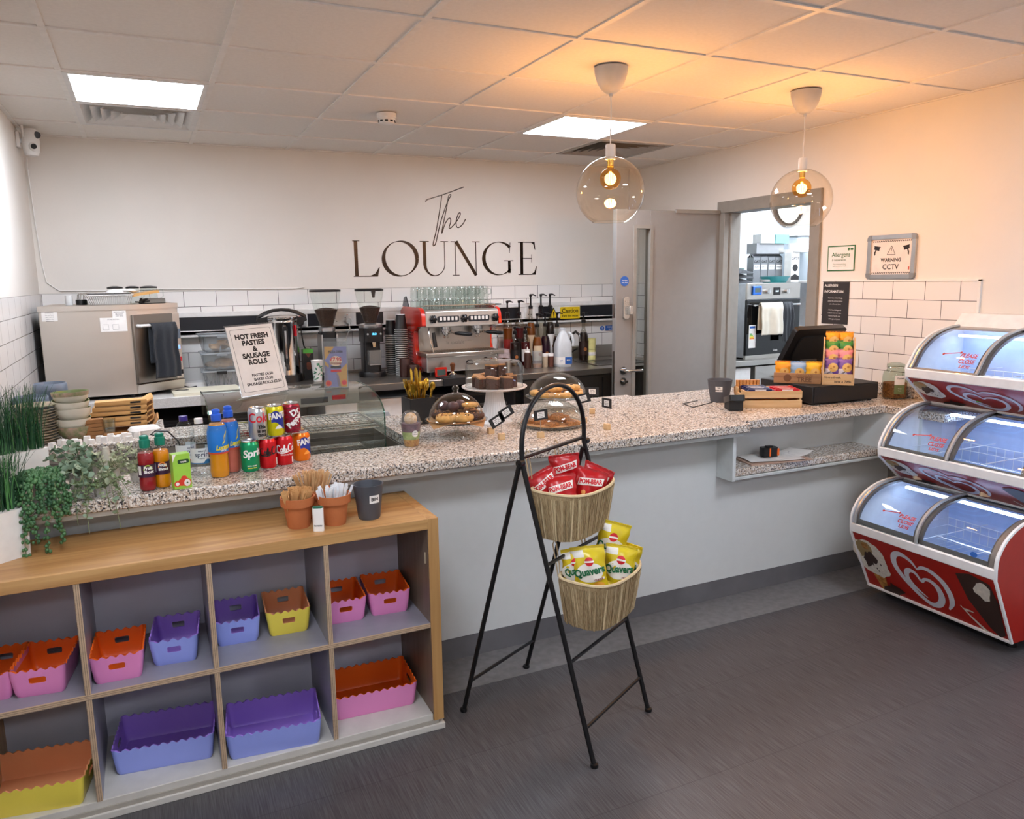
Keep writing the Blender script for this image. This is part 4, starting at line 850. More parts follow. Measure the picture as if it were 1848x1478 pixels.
def l_fs(c1):
    def p(q, r):
        lbl(q, lambda z: .0248, .048, .090, 0, off=.0018); g = cylf(.0266, off=.0004); q.text('Fruit', .014, .0, .079, 1, .05, fn=g, maxe=.004); q.text('Shoot', .013, .002, .066, 1, .05, fn=g, maxe=.004)
        q.ribbon([(.012*cos(a)-.001, .072+.016*sin(a)) for a in [k*pi/10 for k in range(11)]], .004, g, 2); q.grid(lambda u, v: g(-.034+.012*u, .056+.03*v), 3, 1, 1, False); return [mat('label_dark', '3a1838', .4), CW, c1]
    return p
GY = mat('lime_print', 'a8c83a', .4)
sp = lambda z: [(.0155, z), (.0165, z+.004), (.0165, z+.026), (.0135, z+.029), (.0145, z+.038), (.009, z+.042), (0, z+.042)]
bottle('small red fruit drink bottle with a green cap', -.036, 2.776, fs_prof, 1, .128, RJ, TEALC, sp(.144), l_fs(GY), R_(10)); bottle('small orange fruit drink bottle with a green cap', .010, 2.800, fs_prof, 1, .128, OJ, TEALC, sp(.144), l_fs(mat('print_or', 'f28a1a', .4)), R_(6))
ws_prof = [(0, .002), (.018, 0), (.030, .004), (.0335, .016), (.031, .034), (.033, .046), (.0335, .105), (.031, .130), (.0335, .142), (.031, .162), (.022, .180), (.0125, .190), (.0125, .197)]
def l_water(c):
    def p(q, r):
        lbl(q, lambda z: .0338, .050, .106, 0, -110, 150, .0006); g = cylf(.0338, off=.0012); q.text('Radnor' if 0 else 'natural', .009, .0, .096, 1, .02, fn=g, maxe=.004); q.text('spring', .024, .004, .083, 1, .01, fn=g, maxe=.004); q.text('water', .008, 0, .070, 1, .01, fn=g, maxe=.004)
        lbl(q, lambda z: .0338, .050, .054, 2, -110, 150, .0010); q.grid(lambda u, v: g(.004+.028*u, .054+.012*v*(1-(2*u-1)**2)), 8, 3, 2, False); return [mat('label_pale', 'e9eef0', .4), mat('print_ink_blue', '2a3a5c', .4), c]
    return p
WAT = glass('water', 'eef4f4', .5)
bottle('clear water bottle with a purple cap', .094, 2.975, ws_prof, 0, 0, WAT, mat('purple_cap', '3a2a80', .4), cap(.190, .0145, .018), l_water(mat('print_pinkred', 'c43a58', .4)), R_(28)); bottle('clear water bottle with a white cap', .140, 2.895, ws_prof, 0, 0, WAT, WHITE, cap(.190, .0145, .018), l_water(mat('print_water', '3a78a8', .4)), R_(2))
lz_prof = [(0, 0), (.028, 0), (.0325, .006), (.033, .03), (.0315, .045), (.0325, .06), (.0315, .075), (.0325, .092), (.034, .115), (.034, .150), (.0325, .175), (.024, .192), (.0145, .200), (.0145, .206)]
def l_luc(q, r):
    lbl(q, r, .088, .186, 0, off=.0012); lbl(q, r, .086, .092, 1, off=.0016); g = cylf(.0345, off=.0014)
    q.text('Lucozade', .022, .016, .110, 2, .05, fn=g, maxe=.004, rot=.08, shear=.3, sx=.8); q.poly([g(.004, .118), g(.014, .128), g(.024, .168), g(.012, .150)][::1], 2); q.poly([g(.004, .118), g(.010, .136), g(.024, .168)], 2); q.text('SPORT', .008, .010, .098, 3, .03, fn=g, maxe=.004); return [mat('label_blue', '1b78d2', .35), mat('label_red', 'd84a2c', .4), mat('label_gold', 'e6d43a', .35), CW]
bottle('sports drink bottle with orange drink, blue sleeve and blue cap', .196, 2.858, lz_prof, 1, .19, mat('sport_orange', 'ee9a14', .25), mat('cap_blue', '2a62d8', .35), [(.0165, .200), (.0175, .203), (.0175, .222), (.013, .226), (.0145, .236), (.010, .241), (0, .241)], l_luc, R_(12))
bottle('sports drink bottle with pink drink, blue sleeve and blue cap', .241, 2.918, lz_prof, 1, .19, mat('sport_pink', 'd8705c', .25), mat('cap_blue', '2a62d8', .35), [(.0165, .200), (.0175, .203), (.0175, .222), (.013, .226), (.0145, .236), (.010, .241), (0, .241)], l_luc, R_(22))
t = thing('juice_carton', 'small green apple juice carton in front of the bottles', 'juice carton', (.066, 2.758, C), R_(12))
MB().box(-.028, -.019, 0, .028, .019, .118).build('carton_body', mat('carton_lime', '9bd04a', .4), t, bevel=.0015)
q = MB(); f = lambda a, c: (a, -.0198, c); q.poly([f(-.028, .118), f(-.028, .092), f(-.016, .118)], 0); q.prism(rrect(.036, .014, .005, cx=.006, cy=.092), -.0192, -.0197, 'y', 1); q.text('appletiser'[:5], .009, .006, .092, 0, .02, fn=lambda a, c: (a, -.0200, c))
for k, (ax, az, rr_) in enumerate(((-.018, .018, .010), (-.004, .022, .012), (.012, .020, .014), (.004, .034, .010))): q.prism(circ(rr_, 18, ax, az), -.0192, -.0197-.0002*k, 'y', 2)
q.prism(circ(.010, 18, .013, .019, .012), -.0192, -.0208, 'y', 0); q.prism(circ(.006, 12, -.018, .018), -.0192, -.0208, 'y', 0); q.prism(circ(.003, 10, .013, .019), -.0192, -.0212, 'y', 1)
q.build('print', [PAPER, mat('print_dkgreen', '1f4a22', .4), mat('print_apple', 'd8402c', .4)], t)

# ---------------------------------------------------------------- glass display case
t = thing('glass_display_case', 'curved glass heated display case with wire shelves set in the counter', 'display case', (0, 0, 0))
pf = [(3.09, .80), (3.09, .93), (3.088, 1.03), (3.10, 1.075), (3.15, 1.108), (3.23, 1.13), (3.33, 1.142), (3.54, 1.142)]
def smooth(P, n=5):
    out = []; m = len(P)
    for i in range(m-1):
        p0, p1, p2, p3 = P[max(0, i-1)], P[i], P[i+1], P[min(m-1, i+2)]
        for k in range(n):
            u = k/n; out.append(tuple(.5*((2*p1[d])+(-p0[d]+p2[d])*u+(2*p0[d]-5*p1[d]+4*p2[d]-p3[d])*u*u+(-p0[d]+3*p1[d]-3*p2[d]+p3[d])*u**3) for d in (0, 1)))
    return out+[P[-1]]
sp_ = smooth(pf); X0, X1 = .19, .865
q = MB(); n = len(sp_); q.add([(X0, y, z) for y, z in sp_]+[(X1, y, z) for y, z in sp_], [(i, i+1, n+i+1, n+i) for i in range(n-1)], 0, True); q.build('curved_glass', CLEARG, t)
for x, nm in ((X0, 'end_glass'), (X1, 'end_glass')):
    q = MB().prism(sp_+[(3.54, .80)], x-.003, x+.003, 'x'); q.build(nm, CLEARG, t)
    MB().tube([(x, y, z) for y, z in sp_], .0028, 6).build('glass_edge', glass('glass_edge_green', '9fc4b8', 1.5), t)
for z in (.86, 1.0):
    q = MB(); q.tube([(X0+.01, 3.12, z), (X1-.01, 3.12, z), (X1-.01, 3.50, z), (X0+.01, 3.50, z)], .0034, 6, closed=True)
    for k in range(24): x = X0+.02+(X1-X0-.04)*k/23; q.tube([(x, 3.12, z), (x, 3.50, z)], .0021, 4, caps=False)
    for k in range(7): y = 3.15+.055*k; q.tube([(X0+.01, y, z-.003), (X1-.01, y, z-.003)], .0022, 4, caps=False)
    q.build('wire_shelf', CHROME, t)
MB().box(X0, 3.50, .80, X1, 3.54, .85).box(X0, 3.50, 1.045, X1, 3.56, 1.139).build('rear_frame', STEEL, t, bevel=.003)
q = MB().box(.60, 3.494, 1.06, .72, 3.50, 1.085).build('control_panel', DGREY, t); MB().box(.74, 3.493, 1.07, .80, 3.50, 1.09).build('red_label', CRED, t)
MB().box(X0, 3.10, .71, X1, 3.5, .80).build('heater_base', STEEL, t)
q = MB(); q.grid(lambda u, v: (.42+.13*u, 3.15+.20*v, 1.008+.02*sin(pi*u)*sin(pi*v)), 10, 10); q.box(.42, 3.15, 1.004, .55, 3.35, 1.008); tag(q.build('paper_bag', mat('kraft_paper', 'cda878', .8)), 'brown paper bag on the upper wire shelf of the display case', 'paper bag')
# price sign standing on the glass
t = thing('price_sign', 'white sign reading HOT FRESH PASTIES and SAUSAGE ROLLS on the display case', 'sign', (.425, 3.29, 1.150), R_(-5)); t.rotation_euler = (R_(-18), R_(-2), R_(20))
MB().box(-.102, -.001, 0, .102, .001, .29).build('sheet', PAPER, t); MB().box(-.105, .001, 0, .105, .004, .297).box(-.105, .0, -.004, .105, .06, 0).build('acrylic_holder', PLAST, t)
q = MB(); f = lambda a, c: (a, -.0016, c)
for k, l in enumerate(('HOT FRESH', 'PASTIES', '&', 'SAUSAGE', 'ROLLS')): q.text(l, .0285, 0, .243-.027*k, 0, .05, fn=f, wmax=.145)
for k, l in enumerate(('PASTIES \u00a34.50', 'BAKES \u00a33.50', 'SAUSAGE ROLLS \u00a32.50')): q.text(l, .0155, .006, .080-.018*k, 0, .035, fn=f, wmax=.165)
q.build('lettering', INKB, t); q = MB(); rr_ = [(a, c+.145) for a, c in rrect(.178, .262, .008)]; q.ribbon(rr_+rr_[:2], .0012, f); q.build('printed_border', INKB, t)
t = thing('flyer_holder', 'clear acrylic holder with a yellow and violet pizza flyer on the display case', 'flyer', (.727, 3.34, 1.145), R_(-4)); t.rotation_euler = (R_(-6), R_(2), R_(-4))
MB().box(-.052, .001, 0, .052, .004, .215).box(-.052, -.004, 0, .052, -.002, .20).box(-.052, -.02, -.001, .052, .03, .001).build('acrylic_holder', PLAST, t)
q = MB(); q.box(-.047, -.001, .004, .047, .001, .178, 0); f = lambda a, c: (a, -.0016, c)
q.poly([f(-.047, .178), f(-.047, .118), f(-.005, .178)], 1); q.poly([f(.047, .004), f(.047, .105), f(.0, .06), f(.010, .004)], 1); q.poly([f(-.047, .118), f(-.047, .004), f(-.034, .004), f(-.03, .10)], 1); q.poly([f(-.047, .100), f(.010, .055), f(.02, .004), f(-.047, .004)], 0)
f = lambda a, c: (a, -.0022, c); q.poly([f(*p) for p in circ(.026, 20, 0, .115, .022)], 2); q.text('PIZZA OVEN'[:10], .015, 0, .155, 3, .03, fn=lambda a, c: (a, -.0026, c), wmax=.06); q.text('£7.95', .022, 0, .122, 4, .04, fn=lambda a, c: (a, -.0026, c))
for z, m_ in ((.10, 4), (.084, 3), (.068, 4)): q.poly([f(-.022, z), f(.022, z), f(.022, z+.011), f(-.022, z+.011)], m_)
for cx, cz in ((-.033, .02), (.034, .022)):
    q.poly([f(*p) for p in circ(.013, 16, cx, cz)], 5); q.poly([(p[0], -.0026, p[1]) for p in circ(.010, 16, cx, cz)], 4)
q.build('printed_flyer', [mat('flyer_violet', '8f8fd0', .4), mat('flyer_yellow', 'f0b020', .4), mat('flyer_cream', 'f6dfc0', .4), INKB, CRED, mat('flyer_crust', 'e88030', .5)], t)

# ---------------------------------------------------------------- cakes and domes
GL2 = glass('dome_glass', 'f8faf9', 1.3, .015, 1.5); CHOC = mat('chocolate_cake', '4a2a1c', .7, var=.2, vscale=120, bump=.4, bscale=120); ICE = mat('cake_icing', 'b98858', .6, var=.1, vscale=60); KRAFT = mat('kraft_liner', 'b98a58', .8); GOLDEN = mat('golden_pastry', 'd8a860', .6, var=.15, vscale=60, bump=.3); CHIP = mat('chocolate_drizzle', '4a2e22', .5); NUT = mat('flapjack', 'a8703c', .75, var=.35, vscale=110, bump=.8, bscale=140); PORC = mat('porcelain', 'f0efee', .2)
def knob(q, z, s=1): q.lathe([(.020*s, z), (.016*s, z+.006*s), (.009*s, z+.010*s), (.009*s, z+.014*s), (.014*s, z+.018*s), (.0165*s, z+.026*s), (.013*s, z+.034*s), (.006*s, z+.038*s), (0, z+.038*s)], 20)
def domeg(t, r, z, h, flat=False, s=1):
    if flat: pr = [(r, z), (r, z+h*.62), (r*.985, z+h*.78), (r*.90, z+h*.92), (r*.6, z+h*.985), (.02, z+h)]
    else: pr = [(r+.004, z), (r, z+.004)]+[(r*cos(a), z+.004+(h-.004)*sin(a)) for a in [R_(4+82*k/14) for k in range(15)]]
    MB().lathe(pr, 44).build('glass_dome', GL2, t); q = MB(); knob(q, z+h-.004, s); q.build('dome_knob', GL2, t)
    q = MB(); q.tube([((r+.001)*cos(2*pi*k/44), (r+.001)*sin(2*pi*k/44), z+.002) for k in range(44)], .0022, 6, closed=True); q.build('dome_rim', GL2, t)
# dome A: glass footed stand with doughnuts and brownies
t = thing('cake_stand', 'footed glass cake stand under a dome beside the cutlery box', 'cake stand', (1.200, 3.135, C))
MB().lathe([(.075, 0), (.072, .006), (.03, .012), (.012, .02), (.010, .04), (.016, .052), (.05, .058), (.128, .064), (.138, .070), (.138, .074), (.125, .068), (0, .066)], 44).build('glass_stand', GL2, t); domeg(t, .120, .074, .115, s=.95)
q = MB()
for k in range(4): a = k*pi/2+.5; q.poly([(.13*cos(a-.5), .13*sin(a-.5), .0735), (.13*cos(a+.5), .13*sin(a+.5), .0735), (.15*cos(a), .15*sin(a), .05)])
q.lathe([(0, .0725), (.13, .0735)], 24); q.build('paper_liner', KRAFT, t)
def ring_cake(label, x, y, z, m, R=.034, r=.016, grp=None, ico=None, cat='doughnut', name='doughnut'):
    t = thing(name, label, cat, (x, y, z), rnd.uniform(0, 6), grp); q = MB()
    q.grid(lambda u, v: ((R+r*cos(2*pi*v)*(1+.05*sin(18*pi*u)))*cos(2*pi*u), (R+r*cos(2*pi*v))*sin(2*pi*u), r+r*sin(2*pi*v)), 26, 12, 0); q.build('dough', m, t)
    if ico:
        q = MB(); rr = random.Random(int(x*1000)); 
        for k in range(26): a = rr.uniform(0, 2*pi); p = rr.uniform(-.9, .9); rad = R+r*sin(p)*1.03; q.at((rad)*cos(a), rad*sin(a), r+r*cos(p)*1.02, a).box(-.003, -.0015, -.001, .003, .0015, .002)
        q.build('topping', ico, t)
    return t
for k, (dx, dy, m) in enumerate(((-.062, -.052, GOLDEN), (.0, -.075, GOLDEN), (.062, -.045, CHOC), (.02, .02, CHOC), (-.05, .04, CHOC), (.07, .05, NUT))):
    ring_cake('chocolate and nut topped doughnuts under the left glass dome', 1.20+dx, 3.135+dy, C+.0745, m, grp='doughnuts under the left dome', ico=(NUT if m is CHOC else CHIP) if k != 0 else NUT)
for k, (dx, dy) in enumerate(((-.045, .03), (-.015, -.005), (.03, .025))):
    t = thing('chocolate_bun', 'round chocolate buns piled on the doughnuts under the left glass dome', 'bun', (1.20+dx, 3.135+dy, C+.108), 0, 'chocolate buns under the left dome'); MB().ball((0, 0, .022), .026, 0, 16, 10, (1, 1, .85)).build('bun', mat('plum_chocolate', '4e3138', .5), t)
tag(MB().lathe([(0, 0), (.036, 0), (.040, .008), (.036, .014), (0, .016)], 24).build('round_cookie', GOLDEN, loc=(1.265, 3.13, C+.125)), 'golden cookie resting on top under the left glass dome', 'cookie')
# tall white stand with chocolate cake slices
t = thing('cake_stand', 'tall white cake stand with a straight sided glass dome of chocolate cake', 'cake stand', (1.485, 3.36, C))
MB().lathe([(.085, 0), (.083, .004), (.070, .012), (.058, .03), (.045, .10), (.036, .158), (0, .158)], 40).build('white_pedestal', PORC, t)
q = MB()
for k in range(30): a = 2*pi*k/30; q.tube([(.068*cos(a), .068*sin(a), .015), (.0455*cos(a), .0455*sin(a), .10), (.037*cos(a), .037*sin(a), .155)], .0022, 4)
q.build('pedestal_flute', PORC, t)
MB().lathe([(0, .156), (.10, .156), (.150, .163), (.157, .170), (.156, .173), (.145, .168), (0, .168)], 48).build('white_plate', PORC, t); domeg(t, .138, .171, .130, True, 1.15)
for k in range(8):
    a = k*2*pi/8+.3; rr_ = .085 if k else .0; x, y = 1.485+.085*cos(a), 3.36+.085*sin(a)
    s = thing('cake_slice', 'chocolate cake slices with caramel topping under the tall glass dome', 'cake slice', (x, y, C+.169), a+rnd.uniform(-.4, .4)+pi/2, 'chocolate cake slices')
    MB().prism([(-.028, 0), (.028, 0), (.028, .045), (-.028, .052)], -.018, .018, 'y').build('sponge', CHOC, s); MB().prism([(-.028, .052), (.028, .045), (.028, .052), (-.028, .060)], -.018, .018, 'y').build('icing', ICE, s)
for k in range(2):
    s = thing('cake_slice', 'chocolate cake slices with caramel topping under the tall glass dome', 'cake slice', (1.475+.05*k, 3.37+.01*k, C+.222), .5+k, 'chocolate cake slices')
    MB().prism([(-.028, 0), (.028, 0), (.028, .04), (-.028, .048)], -.018, .018, 'y').build('sponge', CHOC, s); MB().prism([(-.028, .048), (.028, .04), (.028, .047), (-.028, .056)], -.018, .018, 'y').build('icing', ICE, s)
# dome C: on the counter behind the ladder stand
t = thing('cake_stand', 'low glass plate and ribbed dome of flapjacks directly behind the arch of the black stand', 'cake stand', (1.672, 3.13, C))
MB().lathe([(.10, 0), (.12, .002), (.155, .010), (.162, .016), (.15, .012), (0, .006)], 48).build('glass_plate', GL2, t); domeg(t, .146, .014, .108, s=1.0)
q = MB()
for k in range(36): a = 2*pi*k/36; q.tube([(.145*cos(p)*cos(a), .145*cos(p)*sin(a), .018+.105*sin(p)) for p in (R_(52), R_(62), R_(74))], .0016, 4)
q.build('dome_rib', GL2, t); MB().lathe([(0, .0145), (.135, .0155)], 30).build('paper_liner', KRAFT, t)
for k in range(11):
    a = k*2.4; r_ = .030+.0088*k; z = C+.016+(.02 if k < 3 else 0); q = MB(); rr = random.Random(k)
    q.grid(lambda u, v: ((u-.5)*.062*(1+.05*sin(7*v)), (v-.5)*.042, .021*(max(0, sin(pi*u)*sin(pi*v)))**.25*(1+.12*sin(23*u+k)*sin(19*v))), 12, 10, 0); q.box(-.028, -.018, 0, .028, .018, .004)
    for j in range(5): q.ribbon([(-.026+.011*j+.004*sin(i*2+j), -.018+.009*i) for i in range(5)], .003, lambda a_, b_: (a_, b_, .0225), 1)
    tag(q.build('flapjack', [NUT, CHIP], loc=(1.672+r_*cos(a), 3.13+r_*sin(a), z), rz=a*1.7), 'flapjack pieces drizzled with chocolate under the front glass dome', 'flapjack', 'flapjacks under the front dome')
# dome B: footed stand behind
t = thing('cake_stand', 'footed glass cake stand with a dome of pastries at the back edge of the counter', 'cake stand', (1.915, 3.52, C))
MB().lathe([(.08, 0), (.078, .005), (.03, .012), (.012, .02), (.012, .045), (.05, .056), (.160, .066), (.168, .072), (.155, .069), (0, .066)], 44).build('glass_stand', GL2, t); domeg(t, .150, .073, .118, s=.95)
for k, (dx, dy, z) in enumerate(((-.08, -.05, 0), (-.02, -.09, 0), (.06, -.07, 0), (.10, .0, 0), (.02, .03, 0), (-.09, .04, 0), (-.04, -.03, .026), (.065, -.03, .026))):
    q = MB(); q.grid(lambda u, v: ((.036+.012*cos(2*pi*v))*cos(2*pi*u), (.036+.012*cos(2*pi*v))*sin(2*pi*u), .014+.013*sin(2*pi*v)), 22, 10, 0); q.ball((0, 0, .012), .026, 0, 12, 8, (1, 1, .6)); q.ball((.004, 0, .026), .009, 1, 8, 6)
    tag(q.build('pastry', [GOLDEN, CHIP], loc=(1.915+dx, 3.52+dy, C+.0735+z), rz=k), 'golden round pastries under the rear glass dome', 'pastry', 'pastries under the rear dome')
# fruit cup
t = thing('dessert_cup', 'clear lidded cup of layered fruit and granola with a white sticker', 'dessert cup', (.955, 3.02, C))
MB().lathe([(0, 0), (.029, 0), (.031, .003), (.041, .092), (.0455, .094), (.0455, .099)], 36).build('cup', PLAST, t); MB().lathe([(.0465, .097), (.0465, .102), (.040, .104), (.039, .118), (.031, .136), (.018, .146), (.012, .147)], 36).build('dome_lid', PLAST, t)
def lump(z0, z1, r0, r1, m, nm, se): MB().lathe([(0, z0), (r0, z0), ((r0+r1)/2+.001, (z0+z1)/2), (r1, z1), (0, z1)], 28).build(nm, m, t)
lump(.002, .030, .029, .0325, mat('granola', 'd8a040', .7, col2='a86a28', vscale=90), 'granola_layer', 1); lump(.030, .062, .0325, .0360, mat('grape_green', 'b4c878', .4, col2='8aa050', vscale=50), 'grape_layer', 2); lump(.062, .096, .0360, .0395, mat('berry', '4a2338', .4, col2='7a4a5c', vscale=60), 'berry_layer', 3)
MB().ball((0, 0, .112), .027, 0, 18, 12, (1, 1, 1)).build('yogurt_top', mat('nut_top', 'd8a868', .7, col2='f0dcc0', vscale=80), t)
q = MB(); f = cylf(.036, off=.0012); q.grid(lambda u, v: f(.006+.0135*v*cos(2*pi*u), .056+.0135*v*sin(2*pi*u)), 20, 2, 0, False); q.text('LOUNGE', .006, .006, .053, 1, .01, fn=cylf(.036, off=.0018)); q.text('the', .006, .006, .061, 1, 0, fn=cylf(.036, off=.0018)); q.build('round_label', [PAPER, INKB], t)
# cutlery box
t = thing('cutlery_box', 'black square box holding gold cutlery', 'cutlery box', (1.152, 3.515, C), R_(3))
q = MB().frame(.125, .125, .006, .0, .125, 'z').box(-.06, -.06, 0, .06, .06, .005); q.build('box_wall', MBLK, t, bevel=.002); MB().box(-.056, -.056, .10, .056, .056, .104).build('wood_insert', PALEWOOD, t)
GOLD = mat('gold_metal', 'c09a3c', .25, 1)
for k in range(26):
    rr = random.Random(k); x, y = rr.uniform(-.05, .05), rr.uniform(-.05, .05); kind = 'fork' if x < -.015 else ('knife' if x < .02 and k % 2 else 'spoon'); h = rr.uniform(.06, .10) if kind != 'knife' else rr.uniform(.09, .13)
    o = thing(kind, 'gold %s standing in the black cutlery box' % kind, kind, (1.152+x, 3.515+y, C+.106), rr.uniform(-.8, .8), 'gold %s in the cutlery box' % (kind if kind != 'knife' else 'knives')); o.rotation_euler.x = y*-3; o.rotation_euler.y = x*4
    q = MB().tube([(0, 0, -.0), (0, 0, h*.62)], .0028, 6); q.build('handle', GOLD, o); q = MB()
    if kind == 'spoon': q.ball((0, 0, h*.62+.022), .013, 0, 12, 8, (1, .35, 1.6))
    elif kind == 'knife': q.prism([(-.004, h*.6), (.006, h*.6), (.007, h+.01), (.0, h+.03), (-.004, h+.02)], -.0008, .0008, 'y')
    else:
        q.prism([(-.003, h*.58), (.003, h*.58), (.010, h*.72), (.010, h*.82), (-.010, h*.82), (-.010, h*.72)], -.001, .001, 'y')
        for j in range(4): q.box(-.010+.0055*j, -.001, h*.82, -.0075+.0055*j, .001, h+.012)
    q.build('head', GOLD, o)
# label cards on wooden blocks
def card(label, x, y, h, w=.0, rz=0, cards=((0, 0, 0),), txt=True):
    t = thing('label_holder', label, 'cake label', (x, y, C), rz, 'black cake labels on wooden blocks'); q = MB().box(-.014, -.010, 0, .014, .010, .026); q.build('wooden_block', PALEWOOD, t, bevel=.001)
    MB().tube([(0, 0, .02), (0, 0, h)], .0012, 6).build('wire', STEEL, t)
    for dx, dz, ro in cards:
        c = MB(); c.M = Mx.Translation((dx, -.003, h+dz)) @ Mx.Rotation(ro, 4, 'Y'); c.box(-.033, -.001, -.022, .033, .001, .022); c = c.build('card', mat('card_black', '1d1e20', .6), t)
        q = MB(); q.M = Mx.Translation((dx, -.003, h+dz)) @ Mx.Rotation(ro, 4, 'Y'); q.box(-.017, -.0016, -.013, .017, -.0011, .013, 0)
        for k, l in enumerate(('Allergens', 'gluten, milk', 'egg, nuts')): q.text(l, .0055, 0, .007-.007*k, 1, .01, fn=lambda a, cc: (a, -.0019, cc), wmax=.03)
        q.build('sticker', [PAPER, INKB], c)
card('black cake label with one card in front of the ribbed glass dome', 1.497, 2.905, .10, cards=((0, 0, R_(-4)),)); card('pair of tilted black cake labels right of the left glass dome', 1.335, 2.955, .095, cards=((-.022, -.012, R_(-28)), (.022, .020, R_(-28))))
card('black cake label right of the rear glass dome', 1.836, 3.113, .118, cards=((-.004, 0, R_(-14)),), rz=R_(-35)); card('black cake label furthest back, near the counter edge', 2.002, 3.315, .112, cards=((0, 0, 0),), rz=R_(-35)); card('cake label turned edge-on, alone at the right of the domes', 1.845, 2.925, .12, rz=R_(-83)); card('wooden label block beside the tall cake stand', 1.347, 3.095, .03, cards=())
# ---------------------------------------------------------------- snack bags
def bag(name, label, cat, loc, rot, w, h, d, base, colfn, mats, texts, group=None, seed=0, ripple=.06, wn='printed_text', crimp=True):
    """pillow packet standing on its lower edge, printed face towards local -Y"""
    t = thing(name, label, cat, loc, 0, group); t.rotation_euler = rot; rr = random.Random(seed); ph = [rr.uniform(0, 6.28) for _ in range(6)]
    def th(u, v):
        a = max(0, 1-abs(2*u-1)**2.6); vv = min(max((v-.05)/.9, 0), 1); b_ = max(0, 1-abs(2*vv-1)**3.2)
        return d/2*(a**.7)*(b_**.75)*(1+ripple*sin(13*u+ph[0]+5*v)+ripple*.8*sin(17*v+ph[1])*cos(9*u+ph[2]))+.0008
    def edge(u, v): return w*(u-.5)*(1-.07*sin(pi*v)*1.2)+.0015*sin(v*24+ph[3])
    def fr(u, v): return (edge(u, v), -th(u, v), v*h+(.002*sin(u*30) if v > .97 or v < .02 else 0)+.004*sin(u*pi)*(v-.5))
    def bk(u, v): p = fr(u, v); return (p[0], -p[1], p[2])
    q = MB(); q.grid(fr, 26, 34, colfn); q.grid(bk, 14, 18, 0); q.build('packet', mats, t, sharp=80)
    if crimp:
        q = MB()
        for z0 in (.004, h*.965):
            for k in range(3): q.box(-w*.49, -.0022, z0+.0035*k, w*.49, .0022, z0+.0035*k+.0012)
        q.build('crimped_seal', mats[0], t)
    if texts:
        q = MB(); tm = [base] if 0 else mats
        def f(off):
            def g(x, z): u = min(max(x/w+.5, .02), .98); v = min(max(z/h, .02), .98); p = fr(u, v); return (x, p[1]-off, z)
            return g
        for i, (body, size, x, z, mi, bold, rot_, wm) in enumerate(texts):
            if body == '#disc': q.grid(lambda u, v: f(.0010+.0004*i)(x+size*v*cos(2*pi*u)*wm, z+size*v*sin(2*pi*u)), 20, 3, mi, False)
            elif body == '#poly':
                g_ = f(.0016+.0004*i); a_, b_, c_, d__ = size; q.grid(lambda u, v: g_(*[(a_[k]*(1-u)+b_[k]*u)*(1-v)+(d__[k]*(1-u)+c_[k]*u)*v for k in (0, 1)]), 12, 5, mi, False)
            else: q.text(body, size, x, z, mi, bold, fn=f(.0018+.0004*i), maxe=.008, rot=rot_, wmax=wm)
        q.build(wn, mats, t)
    return t
# ---------------------------------------------------------------- till end of the counter
bincup('dark grey cup with a white label beside the snack crate, next to the card reader', 2.80, 3.30, CZ, ['TIPS', 'thank you'], .122, .066, R_(-52))
t = thing('card_reader', 'black card reader on a cable in front of the grey cup', 'card reader', (2.69, 3.06, CZ), R_(-25))
MB().prism([(-.045, 0), (.045, 0), (.045, .03), (-.045, .055)], -.035, .035, 'x').build('dock', MBLK, t, bevel=.004)
q = MB(); q.M = Mx.Translation((0, -.005, .052)) @ Mx.Rotation(R_(-14), 4, 'X'); q.prism(rrect(.080, .125, .012), -.012, .018); q.build('terminal', BLACK, t, bevel=.004); q = MB(); q.M = Mx.Translation((0, -.005, .0705)) @ Mx.Rotation(R_(-14), 4, 'X'); q.box(-.035, -.05, 0, .035, .055, .001); q.build('screen', mat('screen_dark', '20242a', .12), t)
tag(MB().tube([(2.63, 3.15, CZ+.03), (2.60, 3.22, CZ+.004), (2.54, 3.20, CZ+.004), (2.57, 3.32, CZ+.004), (2.70, 3.36, CZ+.004)], .0025, 6).build('cable', BLACK), 'thin black cable looping behind the card reader', 'cable')
t = thing('wooden_crate', 'pale wooden slatted crate of snack bars in front of the till', 'crate', (2.935, 3.085, CZ), R_(-27))
cw, cdp = .30, .20
for z in (0, .047): 
    MB().box(-cw/2, -cdp/2, z+.004, cw/2, -cdp/2+.007, z+.040).build('slat', PALEWOOD, t, bevel=.001); MB().box(-cw/2, cdp/2-.007, z+.004, cw/2, cdp/2, z+.040).build('slat', PALEWOOD, t, bevel=.001)
for x in (-cw/2+.007, cw/2-.007):
    q = MB(); q.prism([(-cdp/2+.007, .004), (cdp/2-.007, .004), (cdp/2-.007, .09), (.035, .09), (.035, .066), (-.035, .066), (-.035, .09), (-cdp/2+.007, .09)], x-.005, x+.005, 'x'); q.build('end_board', PALEWOOD, t)
MB().box(-cw/2+.002, -cdp/2+.002, 0, cw/2-.002, cdp/2-.002, .006).build('base_board', PALEWOOD, t)
NVB = mat('wrapper_navy', '1b2358', .35); RDB = mat('wrapper_red', 'c02030', .35)
cr, sr = cos(R_(-27)), sin(R_(-27))
